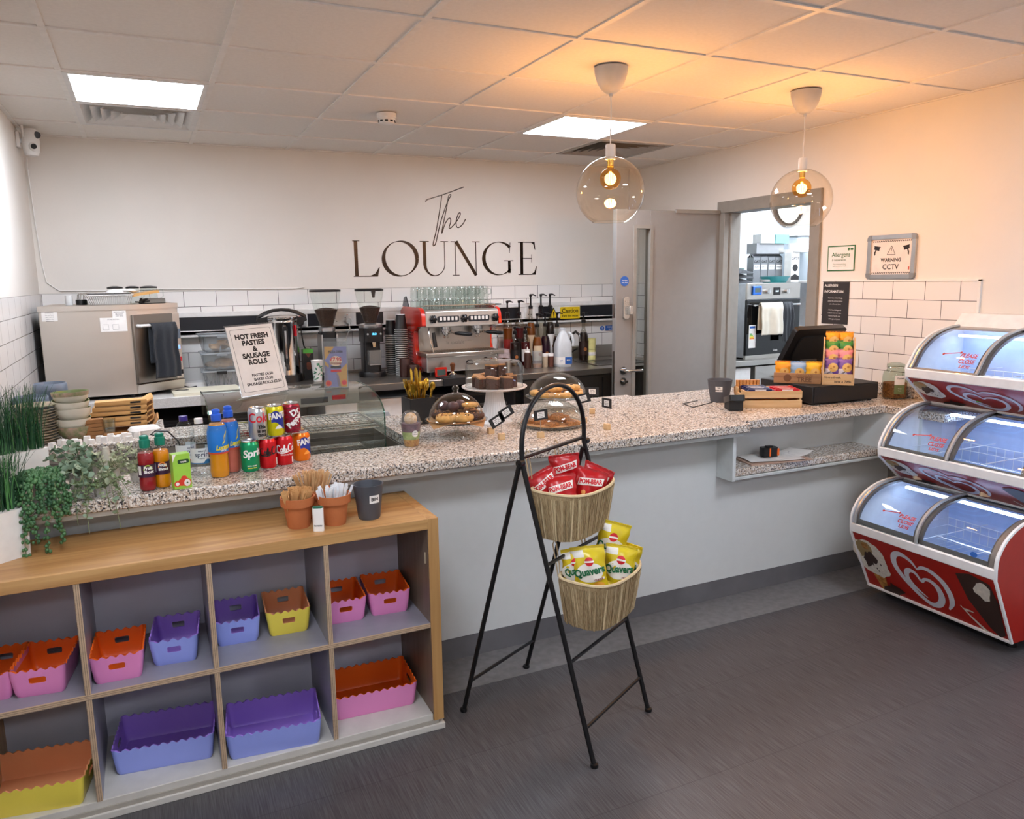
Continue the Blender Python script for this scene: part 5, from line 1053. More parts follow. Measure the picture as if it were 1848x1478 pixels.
for r_ in range(3):
    for k in range(14):
        red = k >= 7; kk = k % 7; lx = (.070 if red else -.068)+.004*r_; ly = -.078+.0245*kk; lz = .047+.0185*r_+.002*(kk % 2)
        if not r_ and kk not in (0, 6): continue
        if r_ == 2 and (kk % 2 or kk == 6 and red): continue
        x, y = 2.935+lx*cr-ly*sr, 3.085+lx*sr+ly*cr
        s = thing('snack_bar', ('red' if red else 'navy blue')+' wrapped snack bars lying in the wooden crate', 'snack bar', (x, y, CZ+lz), R_(-27), ('red' if red else 'navy')+' snack bars in the crate')
        q = MB(); q.prism(rrect(.118, .022, .006), 0, .013); q.build('wrapper', RDB if red else NVB, s, bevel=.003); q = MB(); q.box(-.028, -.0115, .004, .028, -.0105, .010).box(-.034, -.0035, .013, .034, .0035, .0136); q.build('printed_band', WHITE if not red else PAPER, s)
        q = MB()
        for e in (-1, 1): q.box(e*.059, -.011, .005, e*.069, .011, .007)
        q.build('wrapper_end', mat('foil_gold', 'd8a25a', .4, .4) if (k % 2 and not red) else (RDB if red else NVB), s)
for k in range(7):
    lx, ly = -.135+.018*k, .085; s = tag(MB().prism(rrect(.016, .022, .004), 0, .05).build('biscuit_stick', mat('biscuit_print', 'd49a58', .5, col2='b87a40', vscale=200), loc=(2.935+lx*cr-ly*sr, 3.085+lx*sr+ly*cr, CZ+.085-.012), rz=R_(-27)), 'tan wrapped biscuits standing along the back of the snack crate', 'biscuit', 'biscuits at the back of the crate')
t = thing('cash_drawer', 'wide black cash drawer under the till', 'cash drawer', (3.35, 3.135, CZ), R_(-4))
for x in (-.2, .2):
    for y in (-.17, .17): MB().lathe([(.012, 0), (.012, .008), (0, .008)], 12, cx=x, cy=y).build('foot', BLACK, t)
MB().box(-.225, -.205, .008, .225, .205, .10).build('drawer_body', MBLK, t, bevel=.004); MB().box(-.215, -.209, .016, .215, -.205, .092).build('drawer_front', BLACK, t, bevel=.001); MB().lathe([(0, .1005)], 3) if 0 else None
tz = CZ+.10
t = thing('till', 'black touch-screen till facing the staff side of the counter', 'till', (3.36, 3.235, tz), R_(-2))
MB().prism([(-.10, 0), (.10, 0), (.075, .012), (.03, .12), (-.01, .12), (-.03, .014)], -.06, .06, 'x').build('stand', BLACK, t, bevel=.004)
q = MB(); q.M = Mx.Translation((.0, -.03, .185)) @ Mx.Rotation(R_(32), 4, 'X'); q.prism(rrect(.36, .25, .02), -.016, .016, 'y'); q.build('screen_back', BLACK, t, bevel=.006)
q = MB(); q.M = Mx.Translation((.0, -.03, .185)) @ Mx.Rotation(R_(32), 4, 'X'); q.prism(rrect(.26, .16, .04), -.026, -.016, 'y'); q.build('rear_housing', MBLK, t, bevel=.006)
q = MB(); q.M = Mx.Translation((.0, -.03, .185)) @ Mx.Rotation(R_(32), 4, 'X'); q.box(-.17, .016, -.115, .17, .0175, .115); q.build('display', mat('screen_dark', '20242a', .12), t)
MB().ball((-.160, .035, .085), .0035, 0, 8, 6).build('power_light', emis('blue_led', '3a50ff', 8), t)
# snack trays on the drawer
GB = 'biscuit packets on the till'
t = thing('snack_tray', 'low wooden tray of three biscuit packets in front of the till screen', 'snack tray', (3.18, 3.112, tz), R_(-48))
MB().box(-.125, -.045, 0, .115, -.038, .055).box(-.125, .038, 0, .115, .045, .055).box(-.125, -.04, 0, -.119, .04, .055).box(.109, -.04, 0, .115, .04, .055).box(-.12, -.04, 0, .11, .04, .005).build('tray_body', wood_mat('dark_tray_wood', 'a8825c', '8a6642'), t, bevel=.001)
q = MB(); f = lambda a, c: (a, -.0456, c); q.text('TREE', .034, .03, .020, 0, .02, fn=f); q.text('CHOCOLATE', .014, .03, .042, 0, .01, fn=f, wmax=.09); q.prism(circ(.020, 18, -.055, .028), -.0452, -.0456, 'y'); q.build('branded_print', mat('burnt_brown', '6a4a30', .7), t)
def cookiebag(x, y, z, rz, c, c2, lab, w=.085, h=.095, s=0, rx=0):
    m = mat('bag_'+c, c, .35); m2 = mat('bag_'+c2, c2, .4); ck = mat('printed_cookie', 'e0b868', .5); ck2 = mat('printed_cookie_dark', 'b07a38', .5)
    return bag('biscuit_packet', lab, 'biscuit packet', (x, y, z), (rx, 0, rz), w, h, .035, m, lambda u, v: 1 if v < .42 and u < .8-v*1.2 else 0, [m, m2, ck, ck2, INKB], [('#disc', .024, .008, h*.48, 2, 0, 0, 1), ('#disc', .006, .012, h*.52, 3, 0, 0, 1), ('#disc', .004, -.002, h*.42, 3, 0, 0, 1), ('Border', .012, -w*.2, h*.16, 4, .02, .6, w*.5)], None, s)
c12, s12 = cos(R_(-48)), sin(R_(-48))
for k, (c, c2, l) in enumerate((('f0a020', 'f8f4e8', 'orange and white biscuit packet, first in the low wooden tray'), ('8fb4dc', '8fb4dc', 'pale blue biscuit packet in the middle of the low wooden tray'), ('eebc2a', 'eebc2a', 'yellow biscuit packet, right end of the low wooden tray'))):
    lx = -.082+.078*k; cookiebag(3.18+lx*c12, 3.112+lx*s12, tz+.008, R_(-48), c, c2, l, s=k, h=.105, rx=R_(4))
t = thing('snack_tray', 'tall stepped wooden holder of biscuit packets right of the low tray', 'snack tray', (3.312, 2.968, tz), R_(-46))
MB().box(-.075, -.055, 0, .075, -.048, .058).box(-.075, .045, 0, .075, .052, .20).box(-.07, -.05, 0, .07, .05, .005).build('holder_body', PALEWOOD, t, bevel=.001)
for x in (-.078, .071): MB().prism([(-.055, 0), (.052, 0), (.052, .245), (.02, .245), (-.055, .12)], x, x+.007, 'x').build('side_panel', PALEWOOD, t)
q = MB(); f = lambda a, c: (a, -.0556, c); q.text('Have a break,', .015, -.028, .040, 0, .01, fn=f, wmax=.085, shear=.2); q.text('have a Tiffin', .017, .022, .018, 0, .02, fn=f, wmax=.09, shear=.2); q.build('printed_text', INKB, t)
c10, s10 = cos(R_(-46)), sin(R_(-46))
for r_, (c, c2, nm) in enumerate((('7a58a8', 'e8e4f0', 'purple'), ('e09098', 'e09098', 'pink'), ('3c8a3c', 'f6f4ea', 'green'), ('f0a020', 'f0a020', 'orange'))):
    for k in range(2):
        lx, ly, lz = -.034+.068*k, -.022+.020*r_, .045+.045*r_; cookiebag(3.312+lx*c10-ly*s10, 2.968+lx*s10+ly*c10, tz+lz, R_(-46)+(.06 if k else -.04), c, c2, '%s biscuit packet on the %s of the tall stepped holder' % (nm, ('left', 'right')[k]), .072, .092, 10+r_*2+k, R_(-6))
tag(MB().tube([(3.42, 3.14, tz+.004), (3.47, 3.08, tz+.012), (3.44, 2.99, tz+.004)], .0025, 6).build('cable', BLACK), 'short black cable on the cash drawer behind the stepped holder', 'cable')
t = thing('cereal_jar', 'glass jar of granola with a green label at the wall end of the counter', 'jar', (3.70, 2.925, CZ))
pj = [(0, .003), (.05, 0), (.062, .006), (.064, .05), (.064, .12), (.058, .145), (.042, .160), (.040, .172)]
MB().lathe(pj, 36).build('jar_glass', glass('jar_glass', 'eaf2ea', 1), t); MB().lathe([(0, .006), (.058, .006), (.0605, .05), (.0605, .085), (0, .09)], 30).build('granola', mat('granola_mix', 'a86a34', .8, col2='6a3a1c', vscale=110, bump=.8, bscale=90), t)
MB().lathe([(.043, .168), (.045, .172), (.045, .188), (.02, .196), (0, .196)], 28).build('jar_lid', glass('jar_lid', 'dfe8e0', 1), t); MB().tube([(.045*cos(a), .045*sin(a), .170) for a in [k*2*pi/24 for k in range(24)]], .002, 6, closed=True).build('wire_clip', CHROME, t)
q = MB(); g = cylf(.0645, off=.0010); f2 = cylf(.0645, off=.0016); q.grid(lambda u, v: g(-.060+.055*u, .030+.10*v), 8, 2, lambda u, v: 0 if v > .5 else 1, False); q.text('Dorset', .012, -.032, .115, 2, .02, fn=f2, maxe=.006, shear=.2); q.text('Simply', .007, -.032, .060, 0, .01, fn=f2, maxe=.006); q.text('Nutty', .007, -.032, .048, 0, .01, fn=f2, maxe=.006); q.build('label', [PAPER, mat('label_olive', '6a7a4a', .5), INKB], t)
# low shelf: papers and tape measure
q = MB(); q.prism([(-.19, -.095), (.16, -.10), (.17, .09), (-.18, .10)], 0, .006); tag(q.build('clipboard', mat('brown_board', 'b79a88', .6), loc=(2.80, 2.885, .6905), rz=R_(-8)), 'brown backed folder under the papers on the granite shelf', 'folder')
for k, (x, y, rz, w, h, lab) in enumerate(((2.78, 2.885, -14, .29, .17, 'white paper sheet on the folder, beneath the tape measure'), (2.88, 2.895, 6, .27, .15, 'white drawing with curled edge on top of the folder'))):
    q = MB(); q.grid(lambda u, v: ((u-.5)*w, (v-.5)*h, .0015+(.016*max(0, (u-.72)/.28)**2*(1-.6*v) if k else .002)+.0015*sin(u*8+v*5)), 20, 12); 
    if k:
        for a in ((.1, .35), (.45, .75)):
            q.ribbon([(-.5*w+w*(a[0]+.3*i/8), -.03+.04*k+.01*sin(i)) for i in range(9)], .0012, lambda x_, y_: (x_, y_, .006+.016*max(0, (x_/w+.5-.72)/.28)**2), 1)
        q.ribbon([(-.02, -.06), (.02, -.06), (.02, .0), (-.02, .0), (-.02, -.06)], .0012, lambda x_, y_: (x_, y_, .006), 1)
    tag(q.build('paper_sheet', [PAPER, INKB], loc=(x, y, .6975+.003*k), rz=R_(rz)), lab, 'paper')
t = thing('tape_measure', 'black tape measure with orange trim on the papers', 'tape measure', (2.775, 2.89, .707), R_(-12))
MB().prism(rrect(.085, .05, .014), 0, .045).build('case', BLACK, t, bevel=.006); ORG = mat('bright_orange', 'ee6a20', .4)
MB().box(-.010, -.0262, .002, -.002, -.024, .044).box(.033, -.0262, .004, .045, -.018, .040).build('orange_trim', ORG, t, bevel=.001); MB().prism(rrect(.04, .022, .008), .045, .052).build('lock_button', BLACK, t, bevel=.002)

# ---------------------------------------------------------------- black ladder stand with baskets
wv = V((.356, .194, 0)).normalized(); nv = V((wv.y, -wv.x, 0))      # width direction and forward direction
t = thing('basket_stand', 'black metal folding stand with an arched top in front of the counter', 'stand', (0, 0, 0))
BM = mat('black_metal', '141416', .4, .3)
A_, B_, C_, D_ = V((.962, 2.515, 0)), V((1.318, 2.703, 0)), V((1.225, 2.006, 0)), V((1.581, 2.206, 0)); HL = V((1.094, 2.259, .997)); HR = HL+(D_-C_)
up_ = (HL-C_).normalized(); ctr = (HL+HR)/2; hw = (HR-HL).length/2; wdir = (HR-HL).normalized()
uv_ = V((.0, .03, 1)).normalized()
arch = [HL+uv_*.05]+[ctr+uv_*(.05)+wdir*(-hw*cos(a))+uv_*(.185*sin(a)) for a in [pi*k/20 for k in range(1, 20)]]+[HR+uv_*.05]
TR = .0085
MB().tube([C_, HL]+arch+[HR, D_], TR, 10).build('arched_frame', BM, t)
ofs = wdir*.004
MB().tube([A_, HL-wdir*.014+V((0, 0, .0))], TR, 10).build('rear_leg', BM, t); MB().tube([B_, HR-wdir*.018-up_*.02], TR, 10).build('rear_leg', BM, t)
for p in (A_, B_, C_, D_): q = MB(); q.at(p.x, p.y, 0).lathe([(0, 0), (.013, 0), (.014, .006), (.013, .012), (.008, .014), (0, .014)], 14); q.build('rubber_foot', BM, t)
for p in (HL-wdir*.012, HR+wdir*.010): q = MB(); q.tube([p-wdir*.008, p+wdir*.014], .0125, 12); q.build('hinge', BM, t)
def onf(a, h): return C_+(HL-C_)*(h/.997)+(D_-C_)*a
def onr(a, h): return A_+(HL-A_)*(h/.997)+(B_-A_)*a
for h in (1.012, .66, .34, .125): MB().tube([onf(0, h), onf(1, h)], .0062 if h < 1 else .0075, 8).build('crossbar', BM, t)
MB().tube([onr(0, .135), onr(1, .135)], .0062, 8).build('crossbar', BM, t)
SG = mat('seagrass', 'c9b48c', .9, col2='a88d66', vscale=90, stretch=(4, 4, .25), bump=.7, bscale=120); SGR = mat('seagrass_rim', 'd8c49c', .9, bump=.5)
def wbasket(label, c, strap_h):
    ang = math.atan2(wdir.y, wdir.x); t = thing('woven_basket', label, 'basket', tuple(c), ang, 'woven baskets on the black stand')
    W_, D2, H_ = .335, .215, .155
    def shape(n=72):
        return [(abs(cos(a))**.62*(1 if cos(a) > 0 else -1), abs(sin(a))**.72*(1 if sin(a) > 0 else -1)) for a in [2*pi*k/n for k in range(n)]]
    sh = shape(); n = len(sh); lv = [(0, .84, .80), (.03, .88, .84), (.08, .93, .91), (.13, .98, .97), (H_, 1, 1)]
    for nm, sgn in (('outer_weave', 0), ('inner_weave', -.006)):
        vs = []
        for z, kx, ky in lv:
            for i, (x, y) in enumerate(sh):
                rp = (.0016 if i % 2 else 0)+sgn; top = .012*(x*x) if z == H_ else 0
                vs.append((x*(W_/2*kx+rp), y*(D2/2*ky+rp), z+top+(.004 if (sgn and z == 0) else 0)))
        q = MB(); q.add(vs, [(k*n+i, k*n+(i+1) % n, (k+1)*n+(i+1) % n, (k+1)*n+i) for k in range(len(lv)-1) for i in range(n)], 0, False); q.add(vs[:n], [tuple(range(n))]); q.build(nm, SG, t)
    q = MB(); rr = random.Random(int(strap_h*100))
    for i in range(0, 150):
        a = 2*pi*i/150; x = abs(cos(a))**.62*(1 if cos(a) > 0 else -1); y = abs(sin(a))**.72*(1 if sin(a) > 0 else -1); j = rr.uniform(-.012, .012); w2 = .0023
        q.tube([(x*(W_/2*.84+w2)+j, y*(D2/2*.80+w2), .004), (x*(W_/2*.93+w2)+j*.5, y*(D2/2*.91+w2), .08), (x*(W_/2+w2), y*(D2/2+w2), H_-.004)], rr.uniform(.0018, .003), 4, rr.choice((0, 0, 0, 1)), caps=False)
    q.build('seagrass_strand', [SG, SGR], t)
    MB().tube([(x*W_/2, y*D2/2, H_+.002+.012*x*x) for x, y in sh], .0055, 6, closed=True).build('braided_rim', SGR, t)
    for x in (-.10, .085):
        MB().tube([(x, D2/2-.004, H_-.01), (x-.004, D2/2+.0, H_+strap_h*.5), (x, D2/2+.012, strap_h+H_-.004), (x+.004, D2/2+.022, strap_h+H_+.004), (x+.003, D2/2+.028, strap_h+H_-.012), (x, D2/2+.004, H_-.01)], .0022, 6).build('hanging_cord', mat('jute_cord', 'c0ab88', .9), t)
    return t
# basket centres measured in front of the leaning frame
fc1 = ctr+(-up_)*(.997-.74)/up_.z; b1 = V((fc1.x, fc1.y, .725))+nv*.004; fc2 = ctr+(-up_)*(.997-.42)/up_.z; b2 = V((fc2.x, fc2.y, .432))+nv*.018+wdir*.012
wbasket('upper woven seagrass basket holding red crisp packets', b1, .135); wbasket('lower woven seagrass basket holding yellow crisp packets', b2, .115)
ang = math.atan2(wdir.y, wdir.x)
RB = mat('crisp_red', 'c8151c', .3, col2='a80f18', vscale=8); YB_ = mat('crisp_yellow', 'e2cb22', .3, col2='cdb218', vscale=8); WPR = mat('packet_white', 'f2efe6', .4); GRP = mat('packet_green', '1c6a44', .4); ORP = mat('packet_orange', 'eda83c', .5); BRP = mat('packet_brown', '8a3a18', .4)
def at_b(c, lx, ly, lz): return (c.x+wdir.x*lx-nv.x*ly*1+0, c.y+wdir.y*lx-nv.y*ly, c.z+lz)   # ly towards the frame
W1, H1 = .112, .15
RV, FV = V((.866, -.5, 0)), V((.5, .866, 0))
def at_b(c, lx, ly, lz): p = c+RV*lx+FV*ly; return (p.x, p.y, p.z+lz)
def redbag(lab, lx, ly, lz, rx, ry, rz, s):
    bag('crisp_packet', lab, 'crisp packet', at_b(b1, lx, ly, lz), (rx, ry, R_(-30)+rz), W1, H1, .045, RB, lambda u, v: 0, [RB, WPR, RB, mat('snack_orange', 'f0a050', .5), CRED], [('#poly', [(-.043, .088), (.042, .104), (.044, .130), (-.041, .114)], 0, 0, 1, 0, 0, 0), ('POM-BEAR', .022, 0, .109, 4, .05, .17, .080), ('#disc', .014, -.016, .048, 3, 0, 0, .8), ('#disc', .008, -.016, .069, 3, 0, 0, 1), ('#disc', .013, .022, .040, 3, 0, 0, .8), ('#disc', .0075, .022, .059, 3, 0, 0, 1)], 'red crisp packets', s, .10)
redbag('red crisp packet standing highest, at the back of the upper basket', -.018, .085, .105, R_(6), R_(-7), .05, 1); redbag('red crisp packet leaning to the left end of the upper basket', -.048, -.030, .082, R_(-4), R_(-30), .12, 2)
redbag('red crisp packet in the front middle of the upper basket', -.028, -.070, .060, R_(-12), R_(-8), 0, 3); redbag('red crisp packet at the front right of the upper basket', .034, .005, .066, R_(-8), R_(14), -.08, 4); redbag('red crisp packet behind the right front one in the upper basket', .040, .060, .075, R_(0), R_(22), -.15, 5)
def yelbag(lab, lx, ly, lz, rx, ry, rz, s, w=.15, h=.20):
    bag('crisp_packet', lab, 'crisp packet', at_b(b2, lx, ly, lz), (rx, ry, R_(-30)+rz), w, h, .05, YB_, lambda u, v: 1 if (v > .82 and v < .93 and u < .4) else 0, [YB_, WPR, GRP, ORP, BRP, CRED], [('#disc', .034, 0, h*.55, 1, 0, 0, 1.35), ('#disc', .015, .002, h*.75, 5, 0, 0, 1), ('#poly', [(-.014, h*.75-.003), (.018, h*.75-.003), (.018, h*.75+.003), (-.014, h*.75+.003)], 0, 0, 1, 0, 0, 0), ('Quavers', .036, 0, h*.57, 2, .04, .10, w*.86), ('#disc', .018, .026, h*.28, 3, 0, 0, 1.2), ('#poly', [(.008, h*.38), (.048, h*.41), (.048, h*.45), (.008, h*.43)], 0, 0, 1, 0, 0, 0), ('CHEESE', .009, .028, h*.415, 4, .04, .08, .036)], 'yellow crisp packets', s, .09)
yelbag('yellow crisp packet at the left end of the lower basket', -.084, -.024, .085, R_(2), R_(-6), .25, 11, .085, .165); yelbag('yellow crisp packet front centre of the lower basket, facing forwards', -.026, -.056, .072, R_(-6), R_(-7), .02, 12, .122, .19)
yelbag('yellow crisp packet right of centre in the lower basket', .050, .012, .065, R_(-4), R_(8), -.05, 13, .112, .18); yelbag('yellow crisp packet tucked against the right end of the lower basket', .086, .078, .07, R_(0), R_(9), -.45, 14, .09, .165); yelbag('tallest yellow crisp packet, at the back of the lower basket', .018, .075, .13, R_(4), R_(12), -.1, 15, .112, .19)
yelbag('yellow crisp packet lying low under the front centre one', -.015, -.085, .02, R_(-24), R_(25), .1, 16, .09, .13)

# ---------------------------------------------------------------- ice cream freezers
FRD = mat('freezer_red', 'a81a10', .35); FRW = mat('freezer_white', 'eceef0', .3); SEAL = mat('lid_frame', '6f6a66', .4); SILV = mat('lid_silver', 'b9bec0', .3, .5); INTER = mat('freezer_inner', 'c2d2ee', .5); FGL = glass('freezer_lid_glass', 'eef6fa', 1.2, .02)
FY0, FY1 = 1.87, 2.60
def freezer(lab, xb, zb, xf, zf, band, arcp, lab2, logo, low=False):
    """profile in XZ at both ends; xb, zb = bottom front, xf, zf = top of the sloping red front"""
    t = thing('ice_cream_freezer', lab, 'freezer', (0, FY0, 0)); D = FY1-FY0; xr = 3.775; ztop = arcp[-1][1]
    fr = [(xb, zb), (xf, zf), (xf-.004, zf+band)]; ap = smooth([(xf-.004, zf+band)]+arcp, 5)
    full = fr+ap[1:]
    for y, nm in ((0, 'end_panel'), (D-.012, 'end_panel')):
        MB().prism([(xr, zb), *full, (xr, ztop)][::1], y, y+.012, 'y').build(nm, FRD if y == 0 else FRW, t)
        MB().tube([(x, y+.006, z) for x, z in full], .008, 6).build('edge_moulding', FRW, t)
    MB().prism([(xb, zb), (xf, zf), (xf+.02, zf), (xb+.02, zb)], .012, D-.012, 'y').build('front_panel', FRD, t)
    MB().prism([(xf-.006, zf), (xf-.010, zf+band), (xf+.03, zf+band+.004), (xf+.02, zf)], .004, D-.004, 'y').build('front_rail', FRW, t, bevel=.004); MB().tube([(xb-.002, .004, zb+.004), (xb-.002, D-.004, zb+.004)], .009, 6).build('lower_moulding', FRW, t)
    MB().box(xb+.02, .012, zb, xr, D-.012, zb+.02).box(xr-.02, .012, zb, xr, D-.012, ztop).box(xb+.2, .012, zb+.05, xr-.02, D-.012, zb+.06).build('inner_tub', INTER, t)
    MB().prism([(xf+.021, zf), (xf+.027, zf), (xb+.032, zb+.02), (xb+.026, zb+.02)], .013, D-.013, 'y').build('inner_front', INTER, t)
    # lids
    for k, (y0, y1) in enumerate(((.02, D/2+.01), (D/2-.005, D-.02))):
        o = -.004 if k else .006; A2 = [(x+o*0+(.006 if k == 0 else 0), z-(.006 if k == 0 else 0)) for x, z in ap]; n = len(A2)
        l_ = MB().add([(x, y0+.02, z) for x, z in A2]+[(x, y1-.02, z) for x, z in A2], [(i, i+1, n+i+1, n+i) for i in range(n-1)], 0, True).build('glass_lid', FGL, t)
        q = MB()
        for y in (y0, y1-.026):
            vs = []
            for x, z in A2: vs += [(x, y, z), (x, y+.026, z), (x+.010, y, z-.010), (x+.010, y+.026, z-.010)]
            q.add(vs, [f for i in range(n-1) for f in ((4*i, 4*i+1, 4*i+5, 4*i+4), (4*i+2, 4*i+6, 4*i+7, 4*i+3), (4*i, 4*i+4, 4*i+6, 4*i+2), (4*i+1, 4*i+3, 4*i+7, 4*i+5))], 0, True)
        x, z = A2[1]; x2, z2 = A2[3]; q.prism([(x, z), (x2, z2), (x2+.008, z2-.006), (x+.008, z-.006)], y0, y1, 'y'); x, z = A2[-1]; x2, z2 = A2[-4]; q.prism([(x, z), (x2, z2), (x2, z2-.01), (x, z-.01)], y0, y1, 'y')
        q.build('lid_frame', SEAL, l_)
    MB().tube([(x-.004, D/2+.002, z+.004) for x, z in ap], .008, 6).build('centre_divider', SILV, t); MB().tube([(x-.003, D-.03, z+.004) for x, z in ap], .007, 6).build('lid_rail', SILV, t)
    # led strip and wire baskets inside
    xa, za = ap[-4]; MB().box(xa+.02, .05, za-.045, xa+.04, D-.05, za-.035).build('led_strip', emis('freezer_led', 'bcd4ff', FREEZER_LED), t)
    q = MB(); zz = zf-.02 if low else zf+.03; x0, x1 = xf+(.05 if low else .06), xr-.06
    for k in range(16): y = .04+(D-.08)*k/15; q.tube([(x0, y, zz), (x0+.02, y, zz-.09), (x1, y, zz-.09), (x1, y, zz)], .0016, 4, caps=False)
    for k in range(7): x = x0+.03+(x1-x0-.04)*k/6; q.tube([(x, .04, zz-.09), (x, D-.04, zz-.09)], .0016, 4, caps=False)
    for z in (zz, zz-.04): q.tube([(x0, .04, z), (x1, .04, z), (x1, D-.04, z), (x0, D-.04, z)], .0022, 5, closed=True)
    for y in (D*.33, D*.66): q.tube([(x0, y, zz+.02), (x1, y, zz+.02)], .0022, 5)
    q.build('wire_basket', FRW, t)
    # decoration on the sloping front: local s along -Y (left to right as seen), h up the slope
    L_ = math.hypot(xf-xb, zf-zb); nx, nz = -(zf-zb)/L_, (xf-xb)/L_
    def g(off=.0012):
        return lambda s, h: (xb+(xf-xb)*h/L_+nx*off, D-.012-s, zb+(zf-zb)*h/L_+nz*off)
    Hh = L_
    q = MB(); cy, R0 = Hh*.50, Hh*.40; cx = D*.45; sx_ = .95 if low else 1.75; sz_ = 1.0
    def H(pts, w): script_ribbon2(q, [(cx+x*R0*sx_, cy+y*R0*sz_) for x, y in pts], [a*R0 for a in w], g(.0014))
    outer = [(-.02, .52), (-.18, .78), (-.48, .92), (-.78, .82), (-.93, .52), (-.88, .15), (-.62, -.25), (-.22, -.62), (.12, -.82), (.48, -.80), (.74, -.55), (.80, -.20)]
    H([(0, .50), (-.2, .80), (-.55, .95), (-.85, .80), (-.95, .42), (-.80, .0), (-.45, -.45), (-.05, -.80), (.25, -.92), (.55, -.78), (.72, -.42), (.66, -.02), (.42, .18), (.18, .14), (.05, .0), (-.12, .28), (-.35, .34), (-.52, .16), (-.50, -.12), (-.25, -.42), (.12, -.68)], [.05, .14, .20, .22, .22, .21, .19, .18, .19, .22, .24, .22, .16, .12, .09, .13, .18, .20, .17, .11, .03])
    H([(0, .50), (.22, .66), (.55, .64), (.92, .36), (1.10, -.08), (1.08, -.50), (.90, -.84)], [.05, .14, .19, .22, .22, .18, .05])
    q.build('heart_logo', mat('logo_white', 'd9dce6', .4), t)
    # ice cream cone at the far end and chocolate ice at the near end
    u = Hh; q = MB()
    def blob(cx_, cy_, rx_, ry_, mi, off, n=18, wob=.12, sd=1):
        rr = random.Random(sd); q.add([g(off)(cx_+rx_*cos(2*pi*i/n)*(1+wob*rr.uniform(-1, 1)), cy_+ry_*sin(2*pi*i/n)*(1+wob*rr.uniform(-1, 1))) for i in range(n)], [tuple(range(n))], mi)
    k_ = .17 if low else .125
    if low: q.add([g(.0018)(*p) for p in ((.045, u*.36), (.125, u*.34), (.115, u*.02), (.085, u*.0+.004))], [(3, 2, 1, 0)], 3)
    blob(.065, u*.62, k_*.55, u*.30, 0, .0022, 22, .10, 3); blob(.085, u*.48, k_*.45, u*.20, 0, .0024, 20, .12, 4); blob(.04, u*.72, k_*.28, u*.16, 2, .0028, 14, .25, 5); blob(.075, u*.60, k_*.16, u*.10, 1, .0030, 12, .35, 6); blob(.048, u*.55, k_*.16, u*.14, 1, .0031, 12, .35, 7); blob(.055, u*.80, k_*.13, u*.07, 3, .0033, 10, .3, 8)
    for j in range(10): rr = random.Random(j+40); blob(.04+rr.uniform(0, .09), u*rr.uniform(.38, .75), .004, u*.018, 1, .0036, 7, .3, j)
    blob(.155, u*.10, .05, u*.11, 1, .002, 14, .5, 11)
    q.build('ice_cream_print', [mat('print_cream', 'ded8cc', .5, var=.1, vscale=60), mat('print_choc', '35221c', .5), mat('print_caramel', '9a8458', .5), mat('print_cone', 'c08a48', .5, col2='8a5a28', vscale=50)], t)
    q = MB()
    if low:
        q.add([g(.0020)(*p) for p in ((D-.20, u*.90), (D-.13, u*.97), (D-.05, u*.90), (D-.03, u*.62), (D-.035, u*.10), (D-.06, u*.02), (D-.10, u*.14), (D-.17, u*.50))], [tuple(range(8))][::-1], 0)
        blob(D-.090, u*.74, .040, u*.14, 1, .0026, 12, .25, 21); blob(D-.185, u*.30, .02, u*.02, 1, .0026, 10, .4, 22); q.ribbon([(D-.22, u*.34), (D-.18, u*.20), (D-.12, u*.04), (D-.06, u*.02)], [.004, .010, .016, .008], g(.0024), 1)
    else: q.add([g(.0020)(*p) for p in ((D-.15, u*.78), (D-.10, u*.9), (D-.03, u*.85), (D-.03, u*.1), (D-.08, u*.1))], [tuple(range(5))], 0); q.ribbon([(D-.14, u*.3), (D-.10, u*.12), (D-.05, u*.04)], .008, g(.0024), 1)
    q.build('chocolate_ice_print', [mat('print_choc', '35221c', .4), mat('print_cream', 'ded8cc', .5)], t)
    # PLEASE CLOSE LIDS on the far lid
    def gl(s, h):   # s from far end, h along the arc 0..1
        i = min(max(h*(len(ap)-1), 0), len(ap)-1.001); k = int(i); u_ = i-k; x = ap[k][0]*(1-u_)+ap[k+1][0]*u_; z = ap[k][1]*(1-u_)+ap[k+1][1]*u_; return (x-.006, D-s, z+.004)
    q = MB(); al = sum(math.dist(ap[i], ap[i+1]) for i in range(len(ap)-1))
    for k, l in enumerate(('PLEASE', 'CLOSE', 'LIDS')): q.text(l, .026, D/2-.075, .145-.028*k, 0, .035, fn=lambda a, c: gl(a, c/al), maxe=.012, shear=.15)
    q.ribbon([(D/2-.20, .145), (D/2-.12, .158)], .004, lambda a, c: gl(a, c/al)); 
    for p in ((D/2-.20, .145), (D/2-.12, .158)): q.add([gl(p[0]+.006*cos(a), (p[1]+.006*sin(a))/al) for a in [2*pi*i/8 for i in range(8)]], [tuple(range(8))])
    q.build('lid_lettering', mat('lid_red', 'b02a2a', .5), t)
    if low:
        for y in (.06, D-.06):
            for x in (xb+.09, xr-.07): MB().at(x, y, 0).lathe([(0, 0), (.022, 0), (.022, zb), (0, zb)], 12).build('castor', BLACK, t)
        MB().prism(circ(.001, 3), 0, .001) if 0 else None
        q = MB(); q.add([gl(D-.10+.016*cos(a), (.06+.016*sin(a))/al) for a in [2*pi*i/18 for i in range(18)]], [tuple(range(18))]); q.build('blue_sticker', BLU, t)
    return t
freezer('bottom ice cream freezer of the stack, nearest the floor, red front with a white heart', 3.195, .055, 3.045, .36, .045, [(3.048, .46), (3.095, .525), (3.18, .572), (3.28, .590), (3.40, .590)], '', 1, True)
freezer('middle ice cream freezer of the stack of three', 3.365, .592, 3.205, .722, .045, [(3.212, .80), (3.258, .868), (3.33, .922), (3.44, .955), (3.55, .960)], '', 1)
